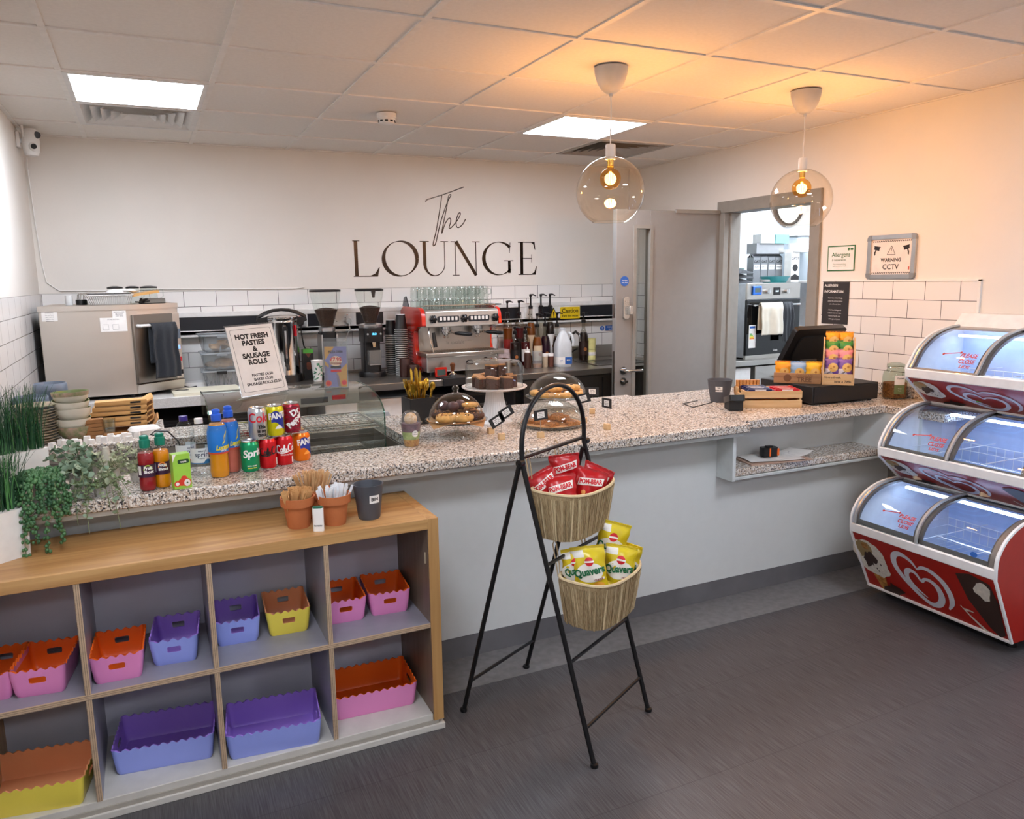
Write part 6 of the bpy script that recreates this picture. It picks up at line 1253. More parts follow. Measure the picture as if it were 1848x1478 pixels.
f3 = freezer('top ice cream freezer of the stack, with the white housing above', 3.525, .962, 3.36, 1.098, .045, [(3.372, 1.165), (3.42, 1.235), (3.50, 1.292), (3.60, 1.325), (3.69, 1.336)], '', 1)
MB().prism([(3.68, 1.330), (3.775, 1.330), (3.775, 1.40), (3.745, 1.398)], .0, FY1-FY0, 'y').build('top_housing', FRW, f3, bevel=.003)
FP = (('ice_cream_tub', 'colourful wrapped ices lying in the baskets of the freezers', 'ice cream'),)
rr = random.Random(5)
for (xx, zz_, n_) in ((3.30, .262, 7), (3.42, .614, 5), (3.56, 1.006, 10)):
    for k in range(n_):
        y = FY0+.08+rr.random()*.56; x = xx+rr.uniform(-.10, .10) if zz_ < .9 else xx+rr.uniform(-.06, .10)
        c = rr.choice((('4aa84a', 'green'), ('e8c8a0', 'cream'), ('6aa0d8', 'blue'), ('b03038', 'red'))); q = MB().prism(rrect(.085, .045, .012), 0, .02)
        tag(q.build('wrapped_ice', mat('ice_wrap_'+c[1], c[0], .35), loc=(x, y, zz_), rz=rr.uniform(0, 3), bevel=.005), '%s wrapped ices in the wire baskets of the freezers' % c[1], 'ice cream', '%s wrapped ices in the freezers' % c[1])
# ---------------------------------------------------------------- oven and things on the back worktop
OB = WZ+.022; OT = 1.483
t = thing('countertop_oven', 'large stainless steel countertop oven in the left corner of the back worktop', 'oven', (-.08, 4.95, OB), 0)
fa = math.atan2(.19, .265); fd = V((cos(fa), sin(fa), 0)); fn_ = V((sin(fa), -cos(fa), 0))
foot_ = [(-.445, 0), (0, 0), (.262, .188), (.19, .54), (-.42, .54)]
OVS = steel_mat('oven_steel', 'd8d0c6', .45, (1, 1, 3)); OVD = steel_mat('oven_door_steel', '8f8880', .34)
MB().prism(foot_, .0, OT-OB).build('casing', OVS, t, bevel=.004)
MB().prism([(-.449, -.004), (.0, -.004), (.266, .186), (.194, .545), (-.424, .545)], OT-OB-.026, OT-OB+.002).build('top_panel', OVS, t, bevel=.002)
for x, y in ((-.40, .04), (-.02, .04), (.15, .45), (-.38, .48)): MB().at(x, y, 0).lathe([(.016, -.022), (.016, 0), (0, 0)], 12).build('foot', BLACK, t)
q = MB(); q.M = Mx.Rotation(fa, 4, 'Z'); q.box(.006, -.022, .060, .268, 0, .455); d_ = q.build('door', OVD, t, bevel=.004)
q = MB(); q.M = Mx.Rotation(fa, 4, 'Z'); q.box(.272, -.012, .060, .322, 0, .455); c_ = q.build('control_panel', OVS, t, bevel=.003)
q = MB(); q.M = Mx.Rotation(fa, 4, 'Z'); q.box(.278, -.0135, .30, .318, -.012, .36); q.build('display', mat('grey_display', '6a7480', .2), c_)
q = MB(); q.M = Mx.Rotation(fa, 4, 'Z'); q.box(.290, -.0138, .238, .310, -.012, .262); q.build('lit_screen', emis('lit_screen', '8fb8ff', 1.5), c_)
q = MB(); q.M = Mx.Rotation(fa, 4, 'Z'); q.box(.292, -.0138, .165, .316, -.012, .19); q.build('red_sticker', CRED, c_)
q = MB(); q.M = Mx.Rotation(fa, 4, 'Z'); q.box(.296, -.018, .085, .314, -.012, .112); q.build('switch', BLACK, c_)
q = MB(); q.M = Mx.Rotation(fa, 4, 'Z'); q.prism([(0, .058), (-.020, .052), (-.004, .0), (.01, .0)], .006, .322, 'x'); q.build('lower_vent', OVS, t)
q = MB(); q.M = Mx.Rotation(fa, 4, 'Z'); q.tube([(.03, -.02, .392), (.03, -.055, .392), (.245, -.055, .392), (.245, -.02, .392)], .009, 10); q.build('door_handle', WMET, d_)
def sticker(x, z, w, h, lines, pics=0):
    s = MB().box(x, -.0012, z, x+w, -.0002, z+h).build('sticker', PAPER, t); q = MB(); f = lambda a, c: (a, -.0016, c)
    for k, l in enumerate(lines): q.text(l, .0085, x+w/2, z+h-.010-.011*k, 0, .01, fn=f, wmax=w*.9)
    for k in range(pics): q.ribbon([(x+.012+.05*k, z+.012), (x+.042+.05*k, z+.012), (x+.042+.05*k, z+.04), (x+.012+.05*k, z+.04), (x+.012+.05*k, z+.012)], .001, f)
    q.build('printing', mat('print_grey', '5a5a60', .6), s)
sticker(-.43, .438-.005, .075, .055, ['WARNING', 'hot surfaces', 'read manual', 'before use', 'disconnect']); sticker(-.150, .365, .135, .078, ['FIT AS SHOWN', '', '', '', ''], 2); sticker(-.085, .443, .07, .040, ['SERVICE LABEL', 'Microwave', '230V 50Hz'])
tp = V((-.08, 4.95, 0))+fd*.165+fn_*.056
towel('hand_towel', 'dark ribbed towel hanging on the handle of the steel countertop oven', tp.x, tp.y, OB+.392, .165, .31, .22, NAV, fa, seed=9)
# on top of the oven
OZ = OT+.003
t = thing('baking_dish', 'white ribbed baking dish on top of the steel oven', 'dish', (-.175, 5.10, OZ))
MB().prism(rrect(.205, .15, .03), 0, .055, 'z', 0, False, True, rrect(.245, .19, .035)).build('dish_body', WHITE, t); q = MB()
for k in range(24): x = -.10+.2*k/23; q.prism([(x-.003, 0), (x+.003, 0), (x+.003, .048), (x-.003, .048)], -.092, -.074, 'y') if 0 else q.tube([(x, -.076, .004), (x*1.18, -.096, .05)], .0028, 5)
q.build('rib', WHITE, t); MB().prism(rrect(.255, .20, .038), .052, .058).build('rim', WHITE, t); MB().prism(rrect(.225, .17, .03), .0585, .062).build('black_tray', MBLK, t)
tag(MB().lathe([(0, 0), (.035, .006), (.05, .02), (.048, .022), (.03, .012), (0, .006)][::-1], 24).build('white_bowl', WHITE, loc=(-.145, 5.10, OZ+.0635)), 'upturned white bowl on the ribbed dish', 'bowl'); bpy.data.objects['white_bowl'].rotation_euler = (pi, 0, 0); bpy.data.objects['white_bowl'].location.z = OZ+.088
tag(MB().lathe([(0, 0), (.019, 0), (.019, .055), (.017, .055), (.017, .004), (0, .004)], 20).build('steel_cup', WMET, loc=(-.385, 5.13, OZ)), 'small pale steel cup at the left end of the oven top', 'cup')
tag(MB().lathe([(0, 0), (.03, 0), (.03, .03), (.027, .03), (.026, .005), (0, .005)], 20).build('black_pot', BLACK, loc=(-.325, 5.17, OZ)), 'small black pot on the oven top, beside the steel cup', 'pot')
for k in range(3):
    o = tag(MB().tube([(0, 0, 0), (.004, 0, .03), (.03, 0, .036), (.045, 0, .01)], .003, 6).build('measuring_spoon', STEEL, loc=(-.345+.016*k, 5.17, OZ+.028), rz=.3*k), 'steel measuring spoons in the small black pot', 'spoon', 'measuring spoons on the oven top')
for k, (x, y, r, lab) in enumerate(((-.150, 5.33, .046, 'glass jug with black lid at the back left of the oven top'), (-.055, 5.36, .04, 'glass jug with raised black lid in the middle of the oven top'), (.035, 5.31, .052, 'glass jug with black lid and clear handle at the right of the oven top'))):
    t = thing('glass_jug', lab, 'jug', (x, y, OZ)); MB().lathe([(0, .002), (r*.9, 0), (r*.95, .004), (r*.88, .088), (r*.90, .09)], 26).build('jug_body', CLEAR, t); MB().lathe([(0, .104), (r*.3, .104), (r*.95, .098), (r*.95, .089), (0, .089)], 26).build('jug_lid', BLACK, t); MB().tube([(r*.9, 0, .08), (r*1.5, 0, .078), (r*1.55, 0, .04), (r*.95, 0, .018)], .0035, 6).build('jug_handle', CLEAR, t)
tag(MB().box(-.08, -.05, 0, .08, .05, .014).build('wooden_board', BAMBOO, loc=(-.0, 5.13, OZ+.052), rz=.3), 'small wooden board propped on the oven top', 'board'); bpy.data.objects['wooden_board'].rotation_euler = (0, R_(-8), .3)
tag(MB().frame(.14, .11, .004, 0, .028).box(-.07, -.055, 0, .07, .055, .003).build('steel_tray', STEELD, loc=(.05, 5.20, OZ)), 'shallow steel tray at the right of the oven top', 'tray')
q = MB(); rr = random.Random(3)
for k in range(9): q.tube([(rr.uniform(-.04, .04), rr.uniform(-.02, .02), .004+.002*k), (rr.uniform(-.04, .04), rr.uniform(-.02, .02), .008+.003*k)], .004, 6)
tag(q.build('tangled_cable', BLACK, loc=(-.005, 5.13, OZ)), 'small tangle of black cable under the wooden board', 'cable', kind='stuff')
q = MB().grid(lambda u, v: ((u-.5)*.12, (v-.5)*.07, .012+.012*sin(u*6)*sin(v*5)), 10, 8); tag(q.build('white_cloth', WHITE, loc=(-.085, 5.16, OZ+.066), rz=.4, solid=.002), 'crumpled white cloth lying on the ribbed dish', 'cloth')

# chopping board, tubs, lid
t = thing('chopping_board', 'cream chopping board on the worktop behind the display case', 'chopping board', (.30, 5.0, WZ), R_(2)); MB().prism(rrect(.38, .26, .012), 0, .018).build('board', mat('cream_board', 'e6e2cc', .45), t, bevel=.003)
q = thing('pan_lid_handle', 'black plastic ring lying on the worktop beside the oven', 'lid', (.165, 5.02, WZ)); q.location.z = WZ; q2 = MB().tube([(.035*cos(a), .022*sin(a), .012) for a in [2*pi*k/20 for k in range(20)]], .009, 8, closed=True).build('ring', BLACK, q); q.name = 'black_ring'
tag(MB().tube([(.15, 5.30, WZ+.02), (.22, 5.22, WZ+.006), (.30, 5.30, WZ+.006), (.26, 5.38, WZ+.006)], .004, 6).build('cable', BLACK), 'black cable lying behind the chopping board', 'cable')
tag(MB().prism(rrect(.18, .12, .02), 0, .03).build('white_tray', WHITE, loc=(.24, 5.32, WZ), bevel=.003), 'flat white tray behind the black ring', 'tray')
TUB = glass('tub_plastic', 'e8ecee', .7, .12, dens=.22, dcol='d8dee2'); CONT = [mat('straw_white', 'c8c0c4', .5), mat('bread_roll', 'c49a6c', .7, col2='a87c50'), mat('biscuit_pale', 'd2a878', .7)]
for k, (lab, cm) in enumerate((('bottom clear tub of straws, lowest of the three stacked tubs', 0), ('middle clear tub of the stack, holding rolls', 1), ('top clear tub of the stack, holding biscuits', 2))):
    t = thing('food_tub', lab, 'food tub', (.415, 5.27, WZ+.002+.113*k), R_(4*k-3), 'stacked food tubs')
    MB().prism(rrect(.19, .20, .025), 0, .098, 'z', 0, False, True, rrect(.225, .235, .03)).build('tub_body', TUB, t); MB().prism(rrect(.245, .255, .032), .098, .106).build('tub_lid', glass('tub_lid', 'dde4e8', .9, .1, dens=.45, dcol='dfe6ea'), t)
    MB().box(-.03, -.132, .085, .03, -.126, .104).build('clip', BLACK if k == 0 else TUB, t)
    rr = random.Random(k+2)
    for j in range(12 if k else 30):
        if k == 0: x = -.085+.17*rr.random(); o_ = MB().tube([(x, -.08+.02*rr.random(), .006), (x+rr.uniform(-.02, .02), .07, .07*rr.random()+.01)], .0035, 5).build('straw', CONT[0], t)
        elif k == 1: MB().ball((rr.uniform(-.06, .06), rr.uniform(-.06, .06), .022+.02*(j//6)), .024, 0, 12, 8, (1.5, 1.2, .75)).build('bread_roll', CONT[1], t)
        else: q = MB(); q.at(rr.uniform(-.06, .06), rr.uniform(-.07, .06), .016+.016*(j//4), rr.uniform(0, 3), 0, .3); q.prism(rrect(.075, .03, .008), -.007, .007); q.build('biscuit', CONT[2], t, bevel=.002)
# hot water urn
t = thing('hot_water_urn', 'tall stainless hot water urn with black handles on the back worktop', 'water urn', (.812, 5.28, WZ))
MB().lathe([(0, 0), (.115, 0), (.118, .01), (.112, .045), (.10, .05), (0, .05)], 36).build('base', BLACK, t); MB().lathe([(.100, .045), (.102, .05), (.102, .385), (.104, .39), (.104, .40), (.101, .405)], 40).build('steel_body', CHROME, t)
MB().lathe([(.104, .400), (.108, .405), (.108, .425), (.10, .432), (.05, .440), (0, .442)], 36).build('lid', CHROME, t)
q = MB(); q.tube([(-.155, 0, .395), (-.150, 0, .425), (-.10, 0, .452), (-.05, 0, .468), (0, 0, .472), (.05, 0, .468), (.10, 0, .452), (.150, 0, .425), (.155, 0, .395)], [.010, .013, .013, .011, .010, .011, .013, .013, .010], 8); q.build('lid_handle', BLACK, t)
for s_ in (-1, 1): MB().prism([(s_*.098, .36), (s_*.16, .40), (s_*.155, .42), (s_*.098, .425)][::s_], -.02, .02, 'y').build('side_handle', BLACK, t, bevel=.004)
MB().prism(rrect(.032, .24, .014, cx=.0, cy=.25), -.122, -.098, 'y').build('sight_glass_cover', BLACK, t, bevel=.003); MB().box(-.006, -.124, .16, .006, -.122, .34).build('sight_glass', CHROME, t)
MB().tube([(.0, -.10, .115), (.0, -.15, .115), (.0, -.152, .085)], .012, 8).box(-.008, -.158, .125, .008, -.142, .16).build('tap', BLACK, t); MB().box(.07, -.085, .30, .078, -.07, .37).build('red_label', CRED, t)
# coffee grinders
BEAN = mat('coffee_beans', '2c1a12', .5, col2='4a2e1e', vscale=160, bump=1, bscale=160)
def grinder(kind, x, y, lab):
    t = thing('coffee_grinder', lab, 'coffee grinder', (x, y, WZ), 0, None)
    if kind == 1:
        MB().prism(rrect(.13, .19, .03), 0, .03).prism(rrect(.105, .15, .03), .03, .315).build('body', BLACK, t, bevel=.006); MB().box(-.056, -.076, .05, -.046, .06, .30).box(.046, -.076, .05, .056, .06, .30).build('side_trim', ALU, t)
        MB().lathe([(.05, .315), (.055, .32), (.055, .345), (.04, .35), (0, .35)], 28).build('collar', ALU, t); MB().prism([(-.02, .22), (.02, .22), (.014, .17), (-.014, .17)], -.11, -.075, 'y').build('chute', BLACK, t); MB().tube([(-.03, -.08, .14), (-.03, -.12, .14), (.03, -.12, .14), (.03, -.08, .14)], .004, 6).build('fork_rest', CHROME, t)
        h0, r0, r1, h1 = .35, .045, .102, .585
    else:
        MB().lathe([(0, 0), (.092, 0), (.094, .02), (.088, .034), (0, .034)], 32).build('base', BLACK, t); MB().prism(rrect(.115, .12, .02, cy=.03), .03, .335).build('body', BLACK, t, bevel=.006); MB().prism(rrect(.135, .17, .02), .24, .335).build('head', BLACK, t, bevel=.006)
        MB().lathe([(.078, .335), (.080, .34), (.080, .358), (.055, .365), (0, .365)], 30).build('collar', ALU, t)
        q = MB().box(-.036, -.088, .272, .036, -.0855, .318).build('display', BLACK, t); MB().text('18.0', .020, -.002, .295, 0, .02, fn=lambda a, c: (a, -.0888, c)).build('digits', emis('cyan_digits', '5fd0ff', 3), q)
        for sx in (-.045, .045):
            q = MB(); q.M = Mx.Translation((sx, -.0855, .295)) @ Mx.Rotation(pi/2, 4, 'X'); q.lathe([(.007, 0), (.007, .004), (0, .004)], 12); q.build('button', CHROME, t)
        MB().prism([(-.012, .24), (.012, .24), (.008, .205), (-.008, .205)], -.075, -.045, 'y').build('chute', CHROME, t); MB().box(-.040, -.10, .09, .040, -.035, .185).build('grounds_cup', glass('grounds_glass', 'cfd0cf', 1, .08, dens=.3, dcol='b8b4ae'), t); MB().box(-.04, -.10, .085, .04, -.035, .09).build('cup_rest', ALU, t)
        h0, r0, r1, h1 = .365, .042, .096, .585
    MB().lathe([(r0, h0), (r0*1.05, h0+.02), (r0+(r1-r0)*.55, h0+(h1-h0)*.45), (r1*.93, h0+(h1-h0)*.8), (r1, h1)], 36).build('bean_hopper', CLEAR, t); hm = h0+(h1-h0)*.48
    MB().lathe([(0, h0), (r0*.9, h0+.004), (r0+(r1-r0)*.50-.003, h0+(h1-h0)*.43), (r0+(r1-r0)*.56, hm), (r0*.8, hm+.012), (0, hm+.015)], 30).build('coffee_beans', BEAN, t); MB().lathe([(r1*1.01, h1-.003), (r1*1.02, h1+.010), (r1*.9, h1+.014), (0, h1+.014)], 36).build('hopper_lid', BLACK, t)
    if kind == 2: MB().prism([(-.012, h1), (.018, h1), (.010, h1-.045), (-.004, h1-.045)], -r1-.004, -r1+.006, 'y').build('lid_tab', BLACK, t)
grinder(1, 1.105, 5.28, 'coffee grinder with a tall hopper of beans, right of the urn'); grinder(2, 1.395, 5.24, 'black coffee grinder with a blue lit display beside the paper cups')
t = thing('drink_carton', 'black drinks carton with green top between the urn and the grinder', 'carton', (.975, 5.33, WZ)); MB().box(-.033, -.033, 0, .033, .033, .175).build('carton_body', mat('carton_black', '1c1c1c', .4), t); MB().prism([(-.033, .175), (.033, .175), (.033, .2), (0, .205), (-.033, .2)], -.033, .033, 'y').build('top', mat('carton_green', '5cb848', .4), t); MB().add([(-.02, -.0336, .175), (.02, -.0336, .175), (0, -.0336, .145)], [(0, 1, 2)]).prism(rrect(.03, .05, .01, cx=0, cy=.09), -.0336, -.0332, 'y').build('print', mat('carton_print', '6a3a2a', .5), t)
t = thing('paper_cup', 'white paper cup printed with green leaves beside the grinder', 'paper cup', (1.005, 5.17, WZ)); MB().lathe([(0, .004), (.027, 0), (.0385, .135), (.040, .138), (.038, .136), (.026, .008), (0, .008)], 30).build('cup_body', PAPER, t); q = MB(); rr = random.Random(4)
for k in range(16):
    a = rr.uniform(-1.2, 1.2)*.03; z = .015+.11*(k/16); f = lambda x_, y_, z=z: cylf(.0275+.0112*(z/.135), off=.0012)(x_, y_); ro = rr.uniform(0, 3)
    q.add([f(a+.011*cos(2*pi*i/8)*cos(ro)-.004*sin(2*pi*i/8)*sin(ro), z+.011*cos(2*pi*i/8)*sin(ro)+.004*sin(2*pi*i/8)*cos(ro)) for i in range(8)], [tuple(range(8))])
q.build('leaf_print', mat('leaf_print', '3f7a5a', .6), t)
# takeaway cups stacked upside down
CB = mat('cup_black', '1b1b1e', .5)
cup0 = None
def cupstack(x, y, n, lab, grp, top=.105):
    global cup0
    for k in range(n):
        if cup0 is None:
            cup0 = thing('takeaway_cup', lab, 'takeaway cup', (x, y, WZ), 0, grp); MB().lathe([(.0445, .004), (.042, .008), (.031, .108), (0, .106)], 24).build('cup_wall', CB, cup0); MB().tube([(.0445*cos(2*pi*i/24), .0445*sin(2*pi*i/24), .0035) for i in range(24)], .0028, 6, closed=True).build('white_rim', WHITE, cup0); MB().lathe([(.031, .108), (.029, .110), (.028, .106), (0, .106)], 20).build('base_disc', WHITE, cup0)
        else: copy_tree(cup0, None, (x, y, WZ+.0135*k), 0, lab, grp)
cupstack(1.555, 5.30, 21, 'black takeaway cups stacked upside down, shorter rear stack', 'rear stack of takeaway cups'); cupstack(1.60, 5.205, 24, 'black takeaway cups stacked upside down, taller stack against the red machine', 'front stack of takeaway cups')
BR = mat('brown_tin', '3a1f1a', .35)
for k, (x, y, h, lab) in enumerate(((1.585, 5.09, .125, 'dark brown cylindrical tin at the foot of the cup stacks'), (1.625, 5.03, .085, 'shorter dark brown tin in front of the taller tin'))):
    t = thing('storage_tin', lab, 'tin', (x, y, WZ)); MB().lathe([(0, 0), (.038, 0), (.039, .004), (.039, h-.006), (.037, h), (.034, h), (.034, h-.01), (0, h-.01)], 26).build('tin_body', BR, t); MB().tube([(.039, 0, h*.8), (.062, 0, h*.7), (.06, 0, h*.35), (.039, 0, h*.25)], .004, 6).build('tin_handle', BR, t)
# espresso machine
MRED = mat('machine_red', 'c8200f', .22, coat=.5); MSIL = mat('machine_silver', 'd2d0cc', .28, .85)
MX0, MX1, MY = 1.70, 2.235, 4.97
t = thing('espresso_machine', 'two-group espresso machine with red sides and silver front', 'espresso machine', ((MX0+MX1)/2, MY, WZ)); hw_ = (MX1-MX0)/2
MB().box(-hw_, .02, .335, hw_, .48, .44).build('upper_body', MSIL, t, bevel=.006); MB().prism([(-.002, .338), (0, .44), (.03, .452), (.03, .338)], -hw_+.002, hw_-.002, 'x').build('front_fascia', MSIL, t, bevel=.003)
MB().box(-hw_, .15, .16, hw_, .48, .336).build('splash_panel', STEEL, t); MB().box(-hw_-.02, -.055, .135, hw_+.02, .16, .165).build('drip_tray', STEEL, t, bevel=.006); MB().box(-hw_, .0, .03, hw_, .48, .136).build('base_cabinet', MSIL, t, bevel=.005)
q = MB()
for k in range(26): x = -hw_+.02+k*(2*hw_-.04)/25; q.box(x-.003, -.04, .165, x+.003, .14, .168)
q.build('drip_grid', STEELD, t)
for x in (-hw_+.05, hw_-.05):
    for y in (.06, .42): q = MB(); q.at(x, y, 0).lathe([(.022, 0), (.018, .03), (0, .03)], 14); q.build('foot', BLACK, t)
side = [(-.01, .345), (0, .42), (.03, .455), (.10, .468), (.40, .468), (.46, .44), (.48, .36), (.48, .02), (.12, .02), (.11, .10), (.13, .14), (.17, .20), (.17, .30), (.10, .335)]
MB().prism(side, -hw_-.028, -hw_, 'x').build('red_side_panel', MRED, t, bevel=.006); MB().prism(side, hw_, hw_+.022, 'x').build('red_side_panel', MRED, t, bevel=.006)
q = MB()
for k in range(12): z = .05+.022*k; q.box(-hw_-.030, .20, z, -hw_-.027, .44, z+.008)
q.build('side_vent', mat('dark_red', '8a140a', .4), t)
for x in (-.215, .01, .24):
    q = MB(); q.M = Mx.Translation((x, -.004, .39)) @ Mx.Rotation(pi/2, 4, 'X')
    for k in range(6): a = k*pi/3; q.ball((.016*cos(a), .020*sin(a), .012), .010, 0, 10, 6)
    q.lathe([(.018, 0), (.018, .022), (.010, .028), (0, .028)], 16); q.build('steam_knob', BLACK, t)
for x0 in (-.18, .045):
    q = MB().prism(rrect(.155, .042, .010, cx=x0+.075, cy=.388), -.008, -.001, 'y').build('button_panel', mat('panel_dark', '20242c', .3), t); 
    for k in range(5): MB().prism(rrect(.016, .024, .003, cx=x0+.019+.028*k, cy=.391), -.0105, -.008, 'y').build('button', WHITE, q)
for x in (-.10, .135):
    q = MB(); q.at(x, .07, 0).lathe([(.034, .335), (.034, .315), (.040, .312), (.040, .298), (.030, .296), (.03, .282), (.012, .276), (0, .276)], 28); q.build('group_head', CHROME, t)
    q = MB(); q.tube([(x-.008, .07, .28), (x-.012, .06, .255)], .006, 8).tube([(x+.008, .07, .28), (x+.012, .06, .255)], .006, 8); q.build('spout', CHROME, t)
    q = MB(); q.tube([(x+.03, .05, .29), (x+.05, .02, .288)], .007, 8); q.build('portafilter_neck', CHROME, t); q = MB(); q.tube([(x+.05, .02, .288), (x+.07, .0, .288), (x+.12, -.06, .284), (x+.135, -.075, .283)], [.010, .014, .014, .010], 10); q.build('portafilter_handle', BLACK, t)
MB().tube([(-.225, .05, .335), (-.245, .01, .30), (-.235, -.015, .21), (-.225, -.02, .17)], .005, 8).build('steam_wand', CHROME, t); MB().tube([(-.215, .0, .30), (-.205, -.01, .20)], [.012, .014], 10).build('wand_grip', BLACK, t); MB().tube([(.25, .05, .335), (.262, .01, .30), (.255, -.015, .22), (.245, -.02, .17)], .005, 8).build('steam_wand', CHROME, t)
MB().prism(rrect(.055, .034, .016, cx=.045, cy=.085), -.004, .001, 'y').build('badge', mat('badge_dark', '3a3c44', .3, .6), t); MB().prism(circ(.016, 20, .165, .10), -.004, .001, 'y').build('gauge', BLACK, t)
MB().text('la spaziale', .034, .0, .215, 0, .015, fn=lambda a, c: (a, .1492, c)).build('embossed_name', mat('emboss', '9a9894', .3, .9), t)
q = MB()
for k in range(34):
    if 12 < k < 20: continue
    x = -hw_+.03+k*(2*hw_-.06)/33; q.box(x-.003, .035, .4535, x+.003, .06, .4545)
q.build('top_slot', BLACK, t); MB().tube([(-hw_, .06, .452), (-hw_, .05, .478), (hw_, .05, .478), (hw_, .06, .452)], .004, 6).build('cup_rail', CHROME, t); MB().box(-hw_+.005, .06, .44, hw_-.005, .47, .447).build('cup_tray', STEEL, t)
MB().prism([(.30, .468), (.44, .468), (.40, .53), (.36, .54)], -hw_-.02, -hw_-.012, 'x').build('smoked_guard', glass('smoked', '8a8a92', 1, .05), t)
g0 = None
for lay in range(2):
    for j in range(3):
        for i in range(6):
            if lay and (i < 1 and j == 0 or j == 0 and i in (1, 2)): continue
            x = 1.735+.088*i+.012*lay+.01*(j % 2); y = 5.085+.095*j+.03*lay; z = WZ+.448+.0785*lay
            if g0 is None:
                g0 = thing('glass_mug', 'clear glasses stacked upside down on the espresso machine', 'glass', (x, y, z), 0, 'glasses on the espresso machine'); GLS = glass('mug_glass', 'f0f5f3', 2.2, .03); MB().lathe([(.0385, 0), (.0385, .004), (.0365, .05), (.033, .074), (.029, .078), (0, .078)], 20).build('glass_wall', GLS, g0); MB().tube([(.037, 0, .06), (.056, 0, .058), (.057, 0, .025), (.038, 0, .018)], .004, 6).build('mug_handle', GLS, g0)
            else: copy_tree(g0, None, (x, y, z), rnd.uniform(-.8, .8))
tag(MB().tube([(0, 0, 0), (.05, -.01, .004), (.12, -.03, .002)], [.012, .007, .005], 8).build('milk_brush', BLACK, loc=(2.23, 5.20, WZ+.47)), 'black barista brush lying at the right end of the machine top', 'brush')
# worktop odds and ends
t = thing('kitchen_timer', 'red framed digital timer leaning on the front of the espresso machine', 'timer', (1.775, 4.905, WZ), R_(2)); MB().prism(rrect(.082, .068, .006, cy=.036), -.008, .008, 'y').build('case', MRED, t, bevel=.002); MB().box(-.03, -.0092, .016, .03, -.008, .056).build('screen', mat('lcd', '4a5a55', .2), t)
t = thing('coffee_tamper', 'coffee tamper with brown wooden handle in front of the machine', 'tamper', (1.845, 4.865, WZ+.012)); MB().lathe([(0, 0), (.027, 0), (.028, .012), (.012, .02), (.009, .03), (0, .03)], 24).build('tamper_base', CHROME, t); MB().lathe([(.009, .03), (.012, .04), (.014, .06), (.018, .07), (.017, .082), (.008, .088), (0, .088)], 20).build('tamper_handle', mat('dark_wood', '6a3f24', .4), t)
t = thing('tamping_mat', 'black tamping mat overhanging the worktop edge below the machine', 'tamping mat', (1.83, 4.86, WZ)); MB().prism(rrect(.19, .13, .015), 0, .010).box(-.08, -.075, -.045, .08, -.064, .008).build('mat_body', MBLK, t, bevel=.003)
def pumpb(x, y, lab, liq, h=.30, r=.036, labm=None, square=False, pz=.10, lt=None, sauce=False):
    t = thing('syrup_bottle', lab, 'syrup bottle', (x, y, WZ), rnd.uniform(-.2, .2), None); hb = h
    if square: pr = [(0, 0), (r, 0), (r*1.02, .01), (r*1.02, hb*.80), (r*.8, hb*.88), (r*.5, hb*.92), (r*.5, hb)]
    else: pr = [(0, 0), (r*.95, 0), (r, .008), (r, hb*.56), (r*.86, hb*.68), (r*.45, hb*.80), (r*.36, hb*.86), (r*.36, hb)]
    MB().lathe(pr, 26).build('bottle_body', glass('syrup_glass', 'e6e6e2', 1.1, .03), t); rf = interp(pr[1:]); zt = hb*.74
    MB().lathe([(0, .004)]+[(rf(.004+(zt-.004)*k/8)-.002, .004+(zt-.004)*k/8) for k in range(9)]+[(0, zt)], 24).build('syrup', liq, t)
    if labm: q = MB(); lbl(q, rf, hb*.14, hb*.52, 0, -75, 75, .0012, 14); q.prism(circ(r*.35, 14, 0, hb*.30), -r-.0035, -r-.0030, 'y', 1); (q.text(lt, .012, 0, hb*.44, 2, .02, fn=cylf(r, off=.0022), maxe=.006) if lt else None); q.build('label', [labm, mat('label_emblem', 'a86a3a', .5), INKB], t)
    q = MB(); q.lathe([(r*.42, hb), (r*.46, hb+.004), (r*.44, hb+.022), (.007, hb+.028), (.006, hb+pz-.02), (.010, hb+pz-.014), (.012, hb+pz), (0, hb+pz+.004)], 18); q.tube([(0, 0, hb+pz-.004), (-.0+.02, -.004, hb+pz-.002), (.045, -.008, hb+pz-.012)], [.008, .006, .004], 8); q.build('pump', BLACK, t)
AMB = mat('syrup_amber', '8a4a14', .3); DKS = mat('syrup_dark', '1f1210', .3); RDS = mat('syrup_red', '5a1218', .3); PUS = mat('syrup_purple', '2c1424', .3); CLS = mat('syrup_clear', 'b0aca0', .3); CRL = mat('label_cream', 'd8c4a4', .5); RDL = mat('label_redish', '9a2c28', .5)
